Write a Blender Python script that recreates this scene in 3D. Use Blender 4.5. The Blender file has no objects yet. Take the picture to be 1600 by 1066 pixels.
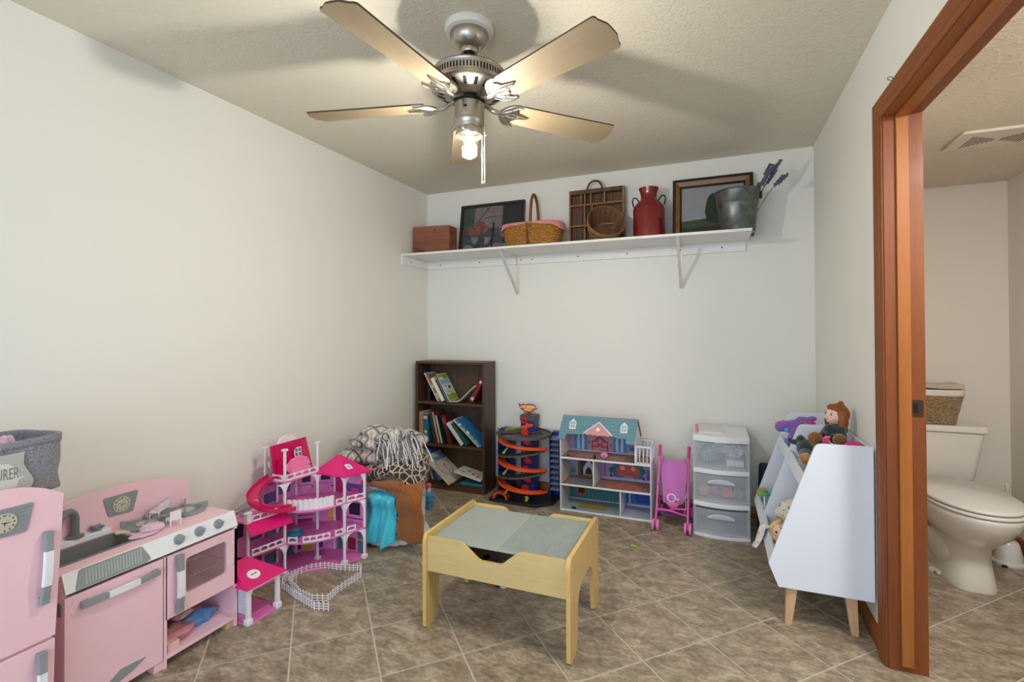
import bpy, bmesh, math, random
from math import sin, cos, pi, radians as rad, atan2, hypot
from mathutils import Vector, Matrix, noise
random.seed(7)
SC = bpy.context.scene
COL = SC.collection

# ---------------------------------------------------------------- camera
cd = bpy.data.cameras.new('camera')
cam = bpy.data.objects.new('camera', cd)
COL.objects.link(cam)
cd.sensor_width = 36.0
cd.sensor_fit = 'HORIZONTAL'
cd.lens = 755.07 / 1600 * 36.0
cd.shift_x = -(816.77 - 800) / 1600
cd.shift_y = -(533 - 508.95) / 1600
cd.clip_start = 0.05
FW = Vector((-0.37015598, 0.9289253, 0.00907408)).normalized()
RT = Vector((0.92893839, 0.37020597, -0.00458373)).normalized()
UP = RT.cross(FW).normalized()
m = Matrix((RT, UP, -FW)).transposed().to_4x4()
m.translation = Vector((0, 0, 1.23))
cam.matrix_world = m
SC.camera = cam

# ---------------------------------------------------------------- world, lights, exposure
w = bpy.data.worlds.new('world')
SC.world = w
w.use_nodes = True
w.node_tree.nodes['Background'].inputs[0].default_value = (0.80, 0.90, 1.0, 1)
w.node_tree.nodes['Background'].inputs[1].default_value = 0.65
SC.view_settings.view_transform = 'Standard'
SC.view_settings.look = 'None'
SC.view_settings.exposure = 0.0
SC.view_settings.gamma = 1.0
SC.view_settings.use_curve_mapping = False

def area_light(name, loc, aim, sx, sy, power, col):
    l = bpy.data.lights.new(name, 'AREA')
    l.shape = 'RECTANGLE'; l.size = sx; l.size_y = sy; l.energy = power; l.color = col
    o = bpy.data.objects.new(name, l); COL.objects.link(o)
    o.location = loc
    o.rotation_euler = (Vector(aim) - Vector(loc)).to_track_quat('-Z', 'Y').to_euler()
    return o
# daylight coming in through the wide window behind the camera
area_light('window_daylight', (-0.75, -1.47, 1.12), (-0.75, 2.0, 0.95), 2.5, 1.7, 50.0, (0.64, 0.78, 1.0))
# the bathroom's own ceiling lamp, further in than the doorway shows
area_light('bathroom_lamp', (1.10, 1.35, 2.03), (1.10, 1.9, 0.0), 0.35, 0.35, 26.0, (1.0, 0.98, 0.95))
BULB_POWER = 880.0

# ---------------------------------------------------------------- helpers
def S(r, g, b, a=1.0):
    def f(c):
        c /= 255.0
        return c / 12.92 if c <= 0.04045 else ((c + 0.055) / 1.055) ** 2.4
    return (f(r), f(g), f(b), a)

MATS = {}
def mat(name, rgb, rough=0.5, metal=0.0, spec=0.5, var=None, bump=None, trans=0.0, emit=None,
        alpha=1.0, coat=0.0, sheen=0.0, ior=1.45, sss=0.0):
    """var = (scale, amount, stretch xyz): mottled colour.  bump = (scale, strength, distance)."""
    if name in MATS: return MATS[name]
    M = bpy.data.materials.new(name); M.use_nodes = True
    nt = M.node_tree; P = nt.nodes['Principled BSDF']
    col = S(*rgb)
    P.inputs['Base Color'].default_value = col
    P.inputs['Roughness'].default_value = rough
    P.inputs['Metallic'].default_value = metal
    P.inputs['Specular IOR Level'].default_value = spec
    P.inputs['IOR'].default_value = ior
    P.inputs['Transmission Weight'].default_value = trans
    P.inputs['Alpha'].default_value = alpha
    P.inputs['Coat Weight'].default_value = coat
    P.inputs['Sheen Weight'].default_value = sheen
    if emit:
        P.inputs['Emission Color'].default_value = S(*emit[0]); P.inputs['Emission Strength'].default_value = emit[1]
    geo = None
    if var or bump:
        geo = nt.nodes.new('ShaderNodeNewGeometry')
    if var:
        sc, am = var[0], var[1]
        mp = nt.nodes.new('ShaderNodeMapping'); nt.links.new(geo.outputs['Position'], mp.inputs['Vector'])
        mp.inputs['Scale'].default_value = var[2] if len(var) > 2 else (1, 1, 1)
        n = nt.nodes.new('ShaderNodeTexNoise'); n.inputs['Scale'].default_value = sc
        n.inputs['Detail'].default_value = 5; n.inputs['Roughness'].default_value = 0.6
        nt.links.new(mp.outputs[0], n.inputs['Vector'])
        r = nt.nodes.new('ShaderNodeValToRGB')
        r.color_ramp.elements[0].position = 0.3; r.color_ramp.elements[1].position = 0.72
        r.color_ramp.elements[0].color = tuple(c * (1 - am) for c in col[:3]) + (1,)
        r.color_ramp.elements[1].color = tuple(min(1, c * (1 + am * 0.8)) for c in col[:3]) + (1,)
        nt.links.new(n.outputs['Fac'], r.inputs['Fac'])
        nt.links.new(r.outputs['Color'], P.inputs['Base Color'])
    if bump:
        n = nt.nodes.new('ShaderNodeTexNoise'); n.inputs['Scale'].default_value = bump[0]; n.inputs['Detail'].default_value = 4
        nt.links.new(geo.outputs['Position'], n.inputs['Vector'])
        b = nt.nodes.new('ShaderNodeBump'); b.inputs['Strength'].default_value = bump[1]; b.inputs['Distance'].default_value = bump[2]
        nt.links.new(n.outputs['Fac'], b.inputs['Height']); nt.links.new(b.outputs['Normal'], P.inputs['Normal'])
    MATS[name] = M
    return M

def wood(name, c1, c2, axis='z', scale=9.0, rough=0.45, coat=0.0, fine=14, space='geo', contrast=(0.32, 0.70)):
    """long grain along one axis: stretched noise in two sizes"""
    if name in MATS: return MATS[name]
    M = bpy.data.materials.new(name); M.use_nodes = True
    nt = M.node_tree; P = nt.nodes['Principled BSDF']
    P.inputs['Roughness'].default_value = rough; P.inputs['Coat Weight'].default_value = coat; P.inputs['Coat Roughness'].default_value = 0.15
    if space == 'obj':
        g = nt.nodes.new('ShaderNodeTexCoord'); out = g.outputs['Object']
    else:
        g = nt.nodes.new('ShaderNodeNewGeometry'); out = g.outputs['Position']
    mp = nt.nodes.new('ShaderNodeMapping'); nt.links.new(out, mp.inputs['Vector'])
    s = {'x': (0.06, 1, 1), 'y': (1, 0.06, 1), 'z': (1, 1, 0.06)}[axis]
    mp.inputs['Scale'].default_value = s
    n1 = nt.nodes.new('ShaderNodeTexNoise'); n1.inputs['Scale'].default_value = scale; n1.inputs['Detail'].default_value = 4
    n1.inputs['Distortion'].default_value = 0.6
    n2 = nt.nodes.new('ShaderNodeTexNoise'); n2.inputs['Scale'].default_value = scale * fine; n2.inputs['Detail'].default_value = 3
    for n in (n1, n2): nt.links.new(mp.outputs[0], n.inputs['Vector'])
    mx = nt.nodes.new('ShaderNodeMath'); mx.operation = 'MULTIPLY_ADD'; mx.inputs[1].default_value = 0.35
    nt.links.new(n2.outputs['Fac'], mx.inputs[0])
    m2 = nt.nodes.new('ShaderNodeMath'); m2.operation = 'MULTIPLY'; m2.inputs[1].default_value = 0.65
    nt.links.new(n1.outputs['Fac'], m2.inputs[0]); nt.links.new(m2.outputs[0], mx.inputs[2])
    r = nt.nodes.new('ShaderNodeValToRGB')
    r.color_ramp.elements[0].position = contrast[0]; r.color_ramp.elements[1].position = contrast[1]
    r.color_ramp.elements[0].color = S(*c1); r.color_ramp.elements[1].color = S(*c2)
    nt.links.new(mx.outputs[0], r.inputs['Fac']); nt.links.new(r.outputs['Color'], P.inputs['Base Color'])
    b = nt.nodes.new('ShaderNodeBump'); b.inputs['Strength'].default_value = 0.08; b.inputs['Distance'].default_value = 0.002
    nt.links.new(mx.outputs[0], b.inputs['Height']); nt.links.new(b.outputs['Normal'], P.inputs['Normal'])
    MATS[name] = M
    return M

def cloth_pattern(name, kind, cols, scale, rough=0.9, space='Object', rot=(0, 0, 0)):
    """woven or printed patterns: plaid / giraffe / rib / floral"""
    if name in MATS: return MATS[name]
    M = bpy.data.materials.new(name); M.use_nodes = True
    nt = M.node_tree; P = nt.nodes['Principled BSDF']; P.inputs['Roughness'].default_value = rough
    P.inputs['Sheen Weight'].default_value = 0.25
    tc = nt.nodes.new('ShaderNodeTexCoord'); mp = nt.nodes.new('ShaderNodeMapping')
    mp.inputs['Rotation'].default_value = rot
    nt.links.new(tc.outputs[space], mp.inputs['Vector'])
    ramp = nt.nodes.new('ShaderNodeValToRGB'); ramp.color_ramp.interpolation = 'LINEAR'
    def setramp(ps):
        e = ramp.color_ramp.elements
        e[0].position, e[0].color = ps[0][0], S(*ps[0][1])
        e[1].position, e[1].color = ps[-1][0], S(*ps[-1][1])
        for p, c in ps[1:-1]:
            k = e.new(p); k.color = S(*c)
    if kind == 'giraffe':
        v = nt.nodes.new('ShaderNodeTexVoronoi'); v.feature = 'DISTANCE_TO_EDGE'; v.inputs['Scale'].default_value = scale
        nt.links.new(mp.outputs[0], v.inputs['Vector'])
        setramp([(0.0, cols[1]), (0.055, cols[1]), (0.085, cols[0]), (1.0, cols[0])])
        nt.links.new(v.outputs['Distance'], ramp.inputs['Fac'])
    elif kind == 'plaid':
        wv = nt.nodes.new('ShaderNodeTexWave'); wv.inputs['Scale'].default_value = scale; wv.bands_direction = 'X'
        wv2 = nt.nodes.new('ShaderNodeTexWave'); wv2.inputs['Scale'].default_value = scale * 0.9; wv2.bands_direction = 'Y'
        for q in (wv, wv2):
            q.inputs['Distortion'].default_value = 0.5; q.inputs['Detail Scale'].default_value = 1.0
            nt.links.new(mp.outputs[0], q.inputs['Vector'])
        mn = nt.nodes.new('ShaderNodeMath'); mn.operation = 'MINIMUM'
        nt.links.new(wv.outputs['Fac'], mn.inputs[0]); nt.links.new(wv2.outputs['Fac'], mn.inputs[1])
        setramp([(0.0, cols[0]), (0.025, cols[0]), (0.05, cols[1]), (0.42, cols[1]), (0.5, cols[2]), (1.0, cols[1])])
        nt.links.new(mn.outputs[0], ramp.inputs['Fac'])
    elif kind == 'rib':
        wv = nt.nodes.new('ShaderNodeTexWave'); wv.inputs['Scale'].default_value = scale; wv.bands_direction = 'X'
        wv.inputs['Distortion'].default_value = 1.0
        nt.links.new(mp.outputs[0], wv.inputs['Vector'])
        setramp([(0.0, cols[0]), (0.6, cols[1]), (1.0, cols[1])])
        nt.links.new(wv.outputs['Fac'], ramp.inputs['Fac'])
        b = nt.nodes.new('ShaderNodeBump'); b.inputs['Strength'].default_value = 0.6; b.inputs['Distance'].default_value = 0.004
        nt.links.new(wv.outputs['Fac'], b.inputs['Height']); nt.links.new(b.outputs['Normal'], P.inputs['Normal'])
    elif kind == 'floral':
        v = nt.nodes.new('ShaderNodeTexVoronoi'); v.inputs['Scale'].default_value = scale
        nt.links.new(mp.outputs[0], v.inputs['Vector'])
        n = nt.nodes.new('ShaderNodeTexNoise'); n.inputs['Scale'].default_value = scale * 0.6; nt.links.new(mp.outputs[0], n.inputs['Vector'])
        ad = nt.nodes.new('ShaderNodeMath'); ad.operation = 'MULTIPLY'
        nt.links.new(v.outputs['Distance'], ad.inputs[0]); nt.links.new(n.outputs['Fac'], ad.inputs[1])
        setramp([(0.0, cols[1]), (0.09, cols[1]), (0.13, cols[2]), (0.19, cols[0]), (1.0, cols[0])])
        nt.links.new(ad.outputs[0], ramp.inputs['Fac'])
    elif kind == 'weave':
        n = nt.nodes.new('ShaderNodeTexNoise'); n.inputs['Scale'].default_value = scale; n.inputs['Detail'].default_value = 6
        nt.links.new(mp.outputs[0], n.inputs['Vector'])
        setramp([(0.35, cols[0]), (0.65, cols[1])])
        nt.links.new(n.outputs['Fac'], ramp.inputs['Fac'])
    nt.links.new(ramp.outputs['Color'], P.inputs['Base Color'])
    MATS[name] = M
    return M

class MB:
    """collects simple shapes and links them as ONE mesh object"""
    def __init__(self): self.v = []; self.f = []; self.mi = []; self.k = 0
    def add(self, vs, fs, k=None):
        o = len(self.v); self.v += [Vector(p) for p in vs]
        for f in fs:
            self.f.append([i + o for i in f]); self.mi.append(self.k if k is None else k)
        return self
    def box(self, x0, x1, y0, y1, z0, z1, k=None):
        if x0 > x1: x0, x1 = x1, x0
        if y0 > y1: y0, y1 = y1, y0
        if z0 > z1: z0, z1 = z1, z0
        return self.add([(x0, y0, z0), (x1, y0, z0), (x1, y1, z0), (x0, y1, z0), (x0, y0, z1), (x1, y0, z1), (x1, y1, z1), (x0, y1, z1)],
                        [(0, 3, 2, 1), (4, 5, 6, 7), (0, 1, 5, 4), (1, 2, 6, 5), (2, 3, 7, 6), (3, 0, 4, 7)], k)
    def obox(self, c, ex, ey, ez, k=None):
        c = Vector(c); ex = Vector(ex); ey = Vector(ey); ez = Vector(ez)
        p = [c + a * ex + b * ey + d * ez for d in (-.5, .5) for a, b in ((-.5, -.5), (.5, -.5), (.5, .5), (-.5, .5))]
        return self.add(p, [(0, 3, 2, 1), (4, 5, 6, 7), (0, 1, 5, 4), (1, 2, 6, 5), (2, 3, 7, 6), (3, 0, 4, 7)], k)
    def prism(self, poly, vec, k=None, kside=None):
        n = len(poly); vec = Vector(vec); a = [Vector(p) for p in poly]; b = [p + vec for p in a]
        nrm = Vector((0, 0, 0))
        for i in range(n): nrm += a[i].cross(a[(i + 1) % n])
        if nrm.dot(vec) > 0: a, b = b, a
        o = len(self.v); self.v += a + b
        self.f.append([o + i for i in range(n)]); self.mi.append(self.k if k is None else k)
        self.f.append([o + n + i for i in reversed(range(n))]); self.mi.append(self.k if k is None else k)
        for i in range(n):
            j = (i + 1) % n
            self.f.append([o + j, o + i, o + n + i, o + n + j]); self.mi.append((self.k if k is None else k) if kside is None else kside)
        return self
    def tube(self, pts, r, n=8, closed=False, cap=True, k=None, flat=1.0):
        P = [Vector(p) for p in pts]; m = len(P)
        R = r if isinstance(r, (list, tuple)) else [r] * m
        T = []
        for i in range(m):
            if closed: t = P[(i + 1) % m] - P[i - 1]
            else: t = P[min(i + 1, m - 1)] - P[max(i - 1, 0)]
            T.append(t.normalized() if t.length > 1e-9 else Vector((0, 0, 1)))
        up = Vector((0, 0, 1)) if abs(T[0].z) < 0.9 else Vector((1, 0, 0))
        u = T[0].cross(up).normalized(); o = len(self.v)
        for i in range(m):
            u = (u - T[i] * u.dot(T[i]))
            u = u.normalized() if u.length > 1e-6 else T[i].orthogonal().normalized()
            w_ = T[i].cross(u)
            for j in range(n):
                a = 2 * pi * j / n
                self.v.append(P[i] + (u * cos(a) + w_ * sin(a) * flat) * R[i])
        kk = self.k if k is None else k
        for i in range(m if closed else m - 1):
            for j in range(n):
                a = o + i * n + j; b = o + i * n + (j + 1) % n; i2 = (i + 1) % m
                c = o + i2 * n + (j + 1) % n; d = o + i2 * n + j
                self.f.append([a, b, c, d]); self.mi.append(kk)
        if cap and not closed:
            self.f.append([o + j for j in reversed(range(n))]); self.mi.append(kk)
            self.f.append([o + (m - 1) * n + j for j in range(n)]); self.mi.append(kk)
        return self
    def lathe(self, prof, c=(0, 0, 0), n=24, sx=1.0, sy=1.0, k=None, a0=0.0, a1=2 * pi, cap=True, R=None):
        c = Vector(c); full = abs(a1 - a0 - 2 * pi) < 1e-6; o = len(self.v); m = len(prof)
        na = n if full else n + 1
        for (r, z) in prof:
            for j in range(na):
                a = a0 + (a1 - a0) * j / n
                p = Vector((r * cos(a) * sx, r * sin(a) * sy, z))
                if R is not None: p = R @ p
                self.v.append(c + p)
        kk = self.k if k is None else k
        for i in range(m - 1):
            for j in range(n if full else n):
                j2 = (j + 1) % na if full else j + 1
                self.f.append([o + i * na + j, o + i * na + j2, o + (i + 1) * na + j2, o + (i + 1) * na + j]); self.mi.append(kk)
        if cap and full:
            if prof[0][0] > 1e-6: self.f.append([o + j for j in reversed(range(na))]); self.mi.append(kk)
            if prof[-1][0] > 1e-6: self.f.append([o + (m - 1) * na + j for j in range(na)]); self.mi.append(kk)
        return self
    def ball(self, c, rx, ry=None, rz=None, n=14, m=9, R=None, k=None):
        ry = rx if ry is None else ry; rz = rx if rz is None else rz
        c = Vector(c); o = len(self.v)
        vs = [Vector((0, 0, -rz))]
        for i in range(1, m):
            t = -pi / 2 + pi * i / m
            for j in range(n):
                a = 2 * pi * j / n
                vs.append(Vector((rx * cos(t) * cos(a), ry * cos(t) * sin(a), rz * sin(t))))
        vs.append(Vector((0, 0, rz)))
        if R is not None: vs = [R @ p for p in vs]
        fs = []
        for j in range(n): fs.append((0, 1 + (j + 1) % n, 1 + j))
        for i in range(m - 2):
            for j in range(n):
                a = 1 + i * n + j; b = 1 + i * n + (j + 1) % n
                fs.append((a, b, b + n, a + n))
        q = len(vs) - 1
        for j in range(n): fs.append((q, 1 + (m - 2) * n + j, 1 + (m - 2) * n + (j + 1) % n))
        return self.add([c + p for p in vs], fs, k)
    def sheet(self, fn, nu, nv, k=None, closeu=False):
        o = len(self.v)
        for i in range(nu + (0 if closeu else 1)):
            for j in range(nv + 1):
                self.v.append(Vector(fn(i / nu, j / nv)))
        kk = self.k if k is None else k; mu = nu if closeu else nu + 1
        for i in range(nu):
            for j in range(nv):
                a = o + i * (nv + 1) + j; b = o + ((i + 1) % mu) * (nv + 1) + j
                self.f.append([a, b, b + 1, a + 1]); self.mi.append(kk)
        return self

def smooth_by_angle(me, ang):
    me.polygons.foreach_set('use_smooth', [True] * len(me.polygons))
    me.set_sharp_from_angle(angle=rad(ang))

def link(name, mb, mats, parent=None, loc=None, bevel=0.0, smooth=35, solid=0.0, sub=0, remesh=0.0, local=False, label=None, kind=None, seg=2, smooths=0, soff=0.0):
    """one mesh object; coordinates are world ones unless the parent is rotated (local=True)"""
    me = bpy.data.meshes.new(name)
    if parent is not None:
        org = Vector((0, 0, 0)) if local else Vector(parent['_org'])
    else:
        org = Vector(loc) if loc is not None else Vector((0, 0, 0))
    vs = [p - org for p in mb.v]
    me.from_pydata([tuple(p) for p in vs], [], mb.f)
    ml = mats if isinstance(mats, (list, tuple)) else [mats]
    for q in ml: me.materials.append(q)
    if len(ml) > 1: me.polygons.foreach_set('material_index', mb.mi)
    if smooth: smooth_by_angle(me, smooth)
    me.update()
    o = bpy.data.objects.new(name, me); COL.objects.link(o)
    if parent is not None:
        o.parent = parent; o['_org'] = list(parent['_org'])
    else:
        o.location = org; o['_org'] = list(org)
    if remesh:
        r = o.modifiers.new('remesh', 'REMESH'); r.mode = 'VOXEL'; r.voxel_size = remesh; r.use_smooth_shade = True
        if smooths:
            s_ = o.modifiers.new('smooth', 'SMOOTH'); s_.iterations = smooths; s_.factor = 0.5
    if solid:
        s_ = o.modifiers.new('solid', 'SOLIDIFY'); s_.thickness = solid; s_.offset = soff
    if sub:
        s_ = o.modifiers.new('sub', 'SUBSURF'); s_.levels = sub; s_.render_levels = sub
    if bevel:
        b = o.modifiers.new('bevel', 'BEVEL'); b.width = bevel; b.segments = seg; b.limit_method = 'ANGLE'; b.angle_limit = rad(40)
        b.harden_normals = False
    if label: o['label'] = label
    if kind: o['kind'] = kind
    return o

def thing(name, label, cat, loc=(0, 0, 0), rotz=0.0, group=None, rot=None):
    o = bpy.data.objects.new(name, None); COL.objects.link(o)
    o.empty_display_size = 0.05
    o.location = loc; o.rotation_euler = rot if rot else (0, 0, rotz)
    o['_org'] = list(loc); o['label'] = label; o['category'] = cat
    if group: o['group'] = group
    return o

def tag(o, label, cat, group=None, kind=None):
    o['label'] = label; o['category'] = cat
    if group: o['group'] = group
    if kind: o['kind'] = kind
    return o

def structure(name, mb, m, **kw):
    o = link(name, mb, m, **kw); o['kind'] = 'structure'
    return o

def text(s, size, origin, U, V, thick=0.0006, shear=0.0, align='LEFT', mb=None, k=None, bold=0.0, sx=1.0):
    """lettering as thin raised geometry; U = reading direction, V = up"""
    cu = bpy.data.curves.new('lettering', 'FONT'); cu.body = s; cu.size = size; cu.extrude = thick; cu.shear = shear
    cu.align_x = align; cu.resolution_u = 2; cu.offset = bold
    to = bpy.data.objects.new('lettering', cu)
    me = bpy.data.meshes.new_from_object(to)
    U = Vector(U).normalized(); V = Vector(V).normalized(); N = U.cross(V); O = Vector(origin)
    mb = mb or MB()
    mb.add([O + U * (p.co.x * sx) + V * p.co.y + N * p.co.z for p in me.vertices], [list(f.vertices) for f in me.polygons], k)
    bpy.data.objects.remove(to); bpy.data.curves.remove(cu); bpy.data.meshes.remove(me)
    return mb

def disc(mb, c, r, nrm, th=0.001, n=20, k=None, sx=1.0):
    c = Vector(c); N = Vector(nrm).normalized(); u = N.orthogonal().normalized()
    if abs(N.z) < 0.9: u = Vector((0, 0, 1)).cross(N).normalized()
    v = N.cross(u)
    mb.prism([c + u * cos(2 * pi * i / n) * r * sx + v * sin(2 * pi * i / n) * r for i in range(n)], N * th, k)
    return mb

def rounded(pts, r, seg=4):
    """2D polygon with rounded corners; r = one radius or one per corner"""
    out = []; n = len(pts)
    for i in range(n):
        p0 = Vector(pts[i - 1]); p = Vector(pts[i]); p1 = Vector(pts[(i + 1) % n])
        ri = r[i] if isinstance(r, (list, tuple)) else r
        if ri <= 0: out.append(tuple(p)); continue
        a = (p0 - p); b = (p1 - p); la, lb = a.length, b.length
        d = min(ri, la * 0.49, lb * 0.49); A = p + a.normalized() * d; B = p + b.normalized() * d
        for s in range(seg + 1):
            t = s / seg
            out.append(tuple(A.lerp(p, t).lerp(p.lerp(B, t), t)))
    return out

def Rz(a): return Matrix.Rotation(a, 3, 'Z')
def Rx(a): return Matrix.Rotation(a, 3, 'X')
def Ry(a): return Matrix.Rotation(a, 3, 'Y')

def copy_tree(root, loc, rotz=None, label=None):
    r = root.copy(); COL.objects.link(r); r.location = loc
    if rotz is not None: r.rotation_euler = (0, 0, rotz)
    r['_org'] = list(loc)
    if label: r['label'] = label
    for ch in root.children:
        c = ch.copy(); COL.objects.link(c); c.parent = r
        for g in ch.children:
            d = g.copy(); COL.objects.link(d); d.parent = c
    return r
# ================================================================ THE SETTING
XL, XR, YB, H = -2.25, 0.580, 3.485, 2.375
YF = -1.6
BX, BY, BZ = 1.545, 3.56, 2.065          # bathroom: far wall in x, back wall, its lower ceiling
XJ = 0.687                                # bathroom side of the dividing wall
D0, D1, DH = 1.16, 2.12, 2.0              # door opening along y and its height

def plaster(name, rgb, bscale, bstr, dist):
    M = bpy.data.materials.new(name); M.use_nodes = True
    nt = M.node_tree; P = nt.nodes['Principled BSDF']
    P.inputs['Base Color'].default_value = S(*rgb); P.inputs['Roughness'].default_value = 0.75; P.inputs['Specular IOR Level'].default_value = 0.3
    g = nt.nodes.new('ShaderNodeNewGeometry')
    n = nt.nodes.new('ShaderNodeTexNoise'); n.inputs['Scale'].default_value = bscale; n.inputs['Detail'].default_value = 5
    n.inputs['Distortion'].default_value = 1.4
    nt.links.new(g.outputs['Position'], n.inputs['Vector'])
    r = nt.nodes.new('ShaderNodeValToRGB'); r.color_ramp.elements[0].position = 0.47; r.color_ramp.elements[1].position = 0.60
    nt.links.new(n.outputs['Fac'], r.inputs['Fac'])
    b = nt.nodes.new('ShaderNodeBump'); b.inputs['Strength'].default_value = bstr; b.inputs['Distance'].default_value = dist
    nt.links.new(r.outputs['Color'], b.inputs['Height']); nt.links.new(b.outputs['Normal'], P.inputs['Normal'])
    return M
m_wall = plaster('wall_paint', (232, 230, 221), 14, 0.06, 0.002)
m_ceil = plaster('ceiling_texture', (222, 214, 195), 34, 0.30, 0.006)
m_bwall = plaster('bathroom_paint', (230, 222, 210), 14, 0.06, 0.002)
m_bceil = plaster('bathroom_ceiling_texture', (226, 214, 196), 34, 0.42, 0.006)

structure('wall_left', MB().box(XL - 0.1, XL, YF - 0.1, YB + 0.1, -0.05, H + 0.1), m_wall)
structure('wall_back', MB().box(XL, XJ, YB, YB + 0.1, -0.05, H + 0.1), m_wall)
wr = MB()
wr.box(XR, XJ - 0.004, D1 + 0.012, YB, -0.05, H + 0.1)
wr.box(XR, XJ - 0.004, YF - 0.1, D0 - 0.012, -0.05, H + 0.1)
wr.box(XR, XJ - 0.004, D0 - 0.012, D1 + 0.012, DH + 0.012, H + 0.1)
structure('wall_right', wr, m_wall)
# wall behind the camera with the wide window the daylight comes through
wf = MB(); wx0, wx1, wz0, wz1 = -2.05, 0.55, 0.22, 2.02
wf.box(XL, wx0, YF - 0.1, YF, -0.05, H + 0.1).box(wx1, BX, YF - 0.1, YF, -0.05, H + 0.1)
wf.box(wx0, wx1, YF - 0.1, YF, -0.05, wz0).box(wx0, wx1, YF - 0.1, YF, wz1, H + 0.1)
structure('wall_front', wf, m_wall)
fr = MB(); t = 0.05
fr.box(wx0, wx1, YF - 0.08, YF + 0.01, wz0, wz0 + t).box(wx0, wx1, YF - 0.08, YF + 0.01, wz1 - t, wz1)
fr.box(wx0, wx0 + t, YF - 0.08, YF + 0.01, wz0 + t, wz1 - t).box(wx1 - t, wx1, YF - 0.08, YF + 0.01, wz0 + t, wz1 - t)
fr.box((wx0 + wx1) / 2 - 0.02, (wx0 + wx1) / 2 + 0.02, YF - 0.07, YF, wz0 + t, wz1 - t)
structure('window_1', fr, mat('window_white', (235, 235, 232), 0.4))
structure('ceiling', MB().box(XL - 0.1, XR + 0.02, YF - 0.1, YB + 0.1, H, H + 0.1), m_ceil)
# bathroom shell
bw = MB()
bw.box(XJ, BX + 0.1, BY, BY + 0.1, -0.05, BZ + 0.1)
structure('wall_bathroom_back', bw, m_bwall)
structure('wall_bathroom_right', MB().box(BX, BX + 0.1, YF, BY, -0.05, BZ + 0.1), m_bwall)
bl = MB()
bl.box(XJ - 0.004, XJ, D1 + 0.012, BY, 0.0, BZ).box(XJ - 0.004, XJ, YF, D0 - 0.012, 0.0, BZ).box(XJ - 0.004, XJ, D0 - 0.012, D1 + 0.012, DH + 0.012, BZ)
structure('wall_bathroom_left', bl, m_bwall)
structure('ceiling_bathroom', MB().box(XJ - 0.004, BX + 0.1, YF, BY + 0.1, BZ, BZ + 0.1), m_bceil)

# ---- floor: grout bed + tiles laid on the diagonal
def tile_material():
    M = bpy.data.materials.new('floor_tile'); M.use_nodes = True
    nt = M.node_tree; P = nt.nodes['Principled BSDF']; P.inputs['Roughness'].default_value = 0.42
    g = nt.nodes.new('ShaderNodeNewGeometry'); oi = nt.nodes.new('ShaderNodeObjectInfo')
    ad = nt.nodes.new('ShaderNodeVectorMath'); ad.operation = 'MULTIPLY_ADD'
    cx = nt.nodes.new('ShaderNodeCombineXYZ'); nt.links.new(oi.outputs['Random'], cx.inputs[0]); nt.links.new(oi.outputs['Random'], cx.inputs[1])
    ad.inputs[1].default_value = (7, 13, 1)
    nt.links.new(cx.outputs[0], ad.inputs[0]); nt.links.new(g.outputs['Position'], ad.inputs[2])
    mp = nt.nodes.new('ShaderNodeMapping'); mp.inputs['Rotation'].default_value = (0, 0, rad(20)); mp.inputs['Scale'].default_value = (1.0, 1.9, 1)
    nt.links.new(ad.outputs[0], mp.inputs['Vector'])
    n1 = nt.nodes.new('ShaderNodeTexNoise'); n1.inputs['Scale'].default_value = 10; n1.inputs['Detail'].default_value = 9; n1.inputs['Roughness'].default_value = 0.72; n1.inputs['Distortion'].default_value = 0.5
    n2 = nt.nodes.new('ShaderNodeTexNoise'); n2.inputs['Scale'].default_value = 38; n2.inputs['Detail'].default_value = 5; n2.inputs['Roughness'].default_value = 0.7
    for n in (n1, n2): nt.links.new(mp.outputs[0], n.inputs['Vector'])
    r1 = nt.nodes.new('ShaderNodeValToRGB'); e = r1.color_ramp.elements
    e[0].position = 0.33; e[0].color = S(124, 111, 95); e[1].position = 0.66; e[1].color = S(200, 187, 166)
    k = e.new(0.5); k.color = S(167, 153, 132)
    nt.links.new(n1.outputs['Fac'], r1.inputs['Fac'])
    r2 = nt.nodes.new('ShaderNodeValToRGB'); e = r2.color_ramp.elements
    e[0].position = 0.34; e[0].color = S(178, 166, 150); e[1].position = 0.62; e[1].color = (1, 1, 1, 1)
    nt.links.new(n2.outputs['Fac'], r2.inputs['Fac'])
    mx = nt.nodes.new('ShaderNodeMix'); mx.data_type = 'RGBA'; mx.blend_type = 'MULTIPLY'; mx.inputs[0].default_value = 0.75
    nt.links.new(r1.outputs['Color'], mx.inputs[6]); nt.links.new(r2.outputs['Color'], mx.inputs[7])
    nt.links.new(mx.outputs[2], P.inputs['Base Color'])
    b = nt.nodes.new('ShaderNodeBump'); b.inputs['Strength'].default_value = 0.12; b.inputs['Distance'].default_value = 0.003
    nt.links.new(n1.outputs['Fac'], b.inputs['Height']); nt.links.new(b.outputs['Normal'], P.inputs['Normal'])
    return M
m_tile = tile_material()
m_grout = mat('grout', (198, 188, 174), 0.9, var=(30, 0.12))
floor = structure('floor', MB().box(XL - 0.1, BX + 0.1, YF - 0.1, BY + 0.1, -0.08, -0.003), m_grout)
TS, GA, OX, OY = 0.3026, 0.78121, -0.4679, 2.9139
gu = Vector((cos(GA), sin(GA))); gv = Vector((sin(GA), -cos(GA)))
def clip(poly, axis, lim, keep_less):
    out = []
    for i in range(len(poly)):
        a, b = poly[i], poly[(i + 1) % len(poly)]
        ia = (a[axis] <= lim) == keep_less; ib = (b[axis] <= lim) == keep_less
        if ia: out.append(a)
        if ia != ib:
            t_ = (lim - a[axis]) / (b[axis] - a[axis]); out.append(a.lerp(b, t_))
    return out
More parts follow.
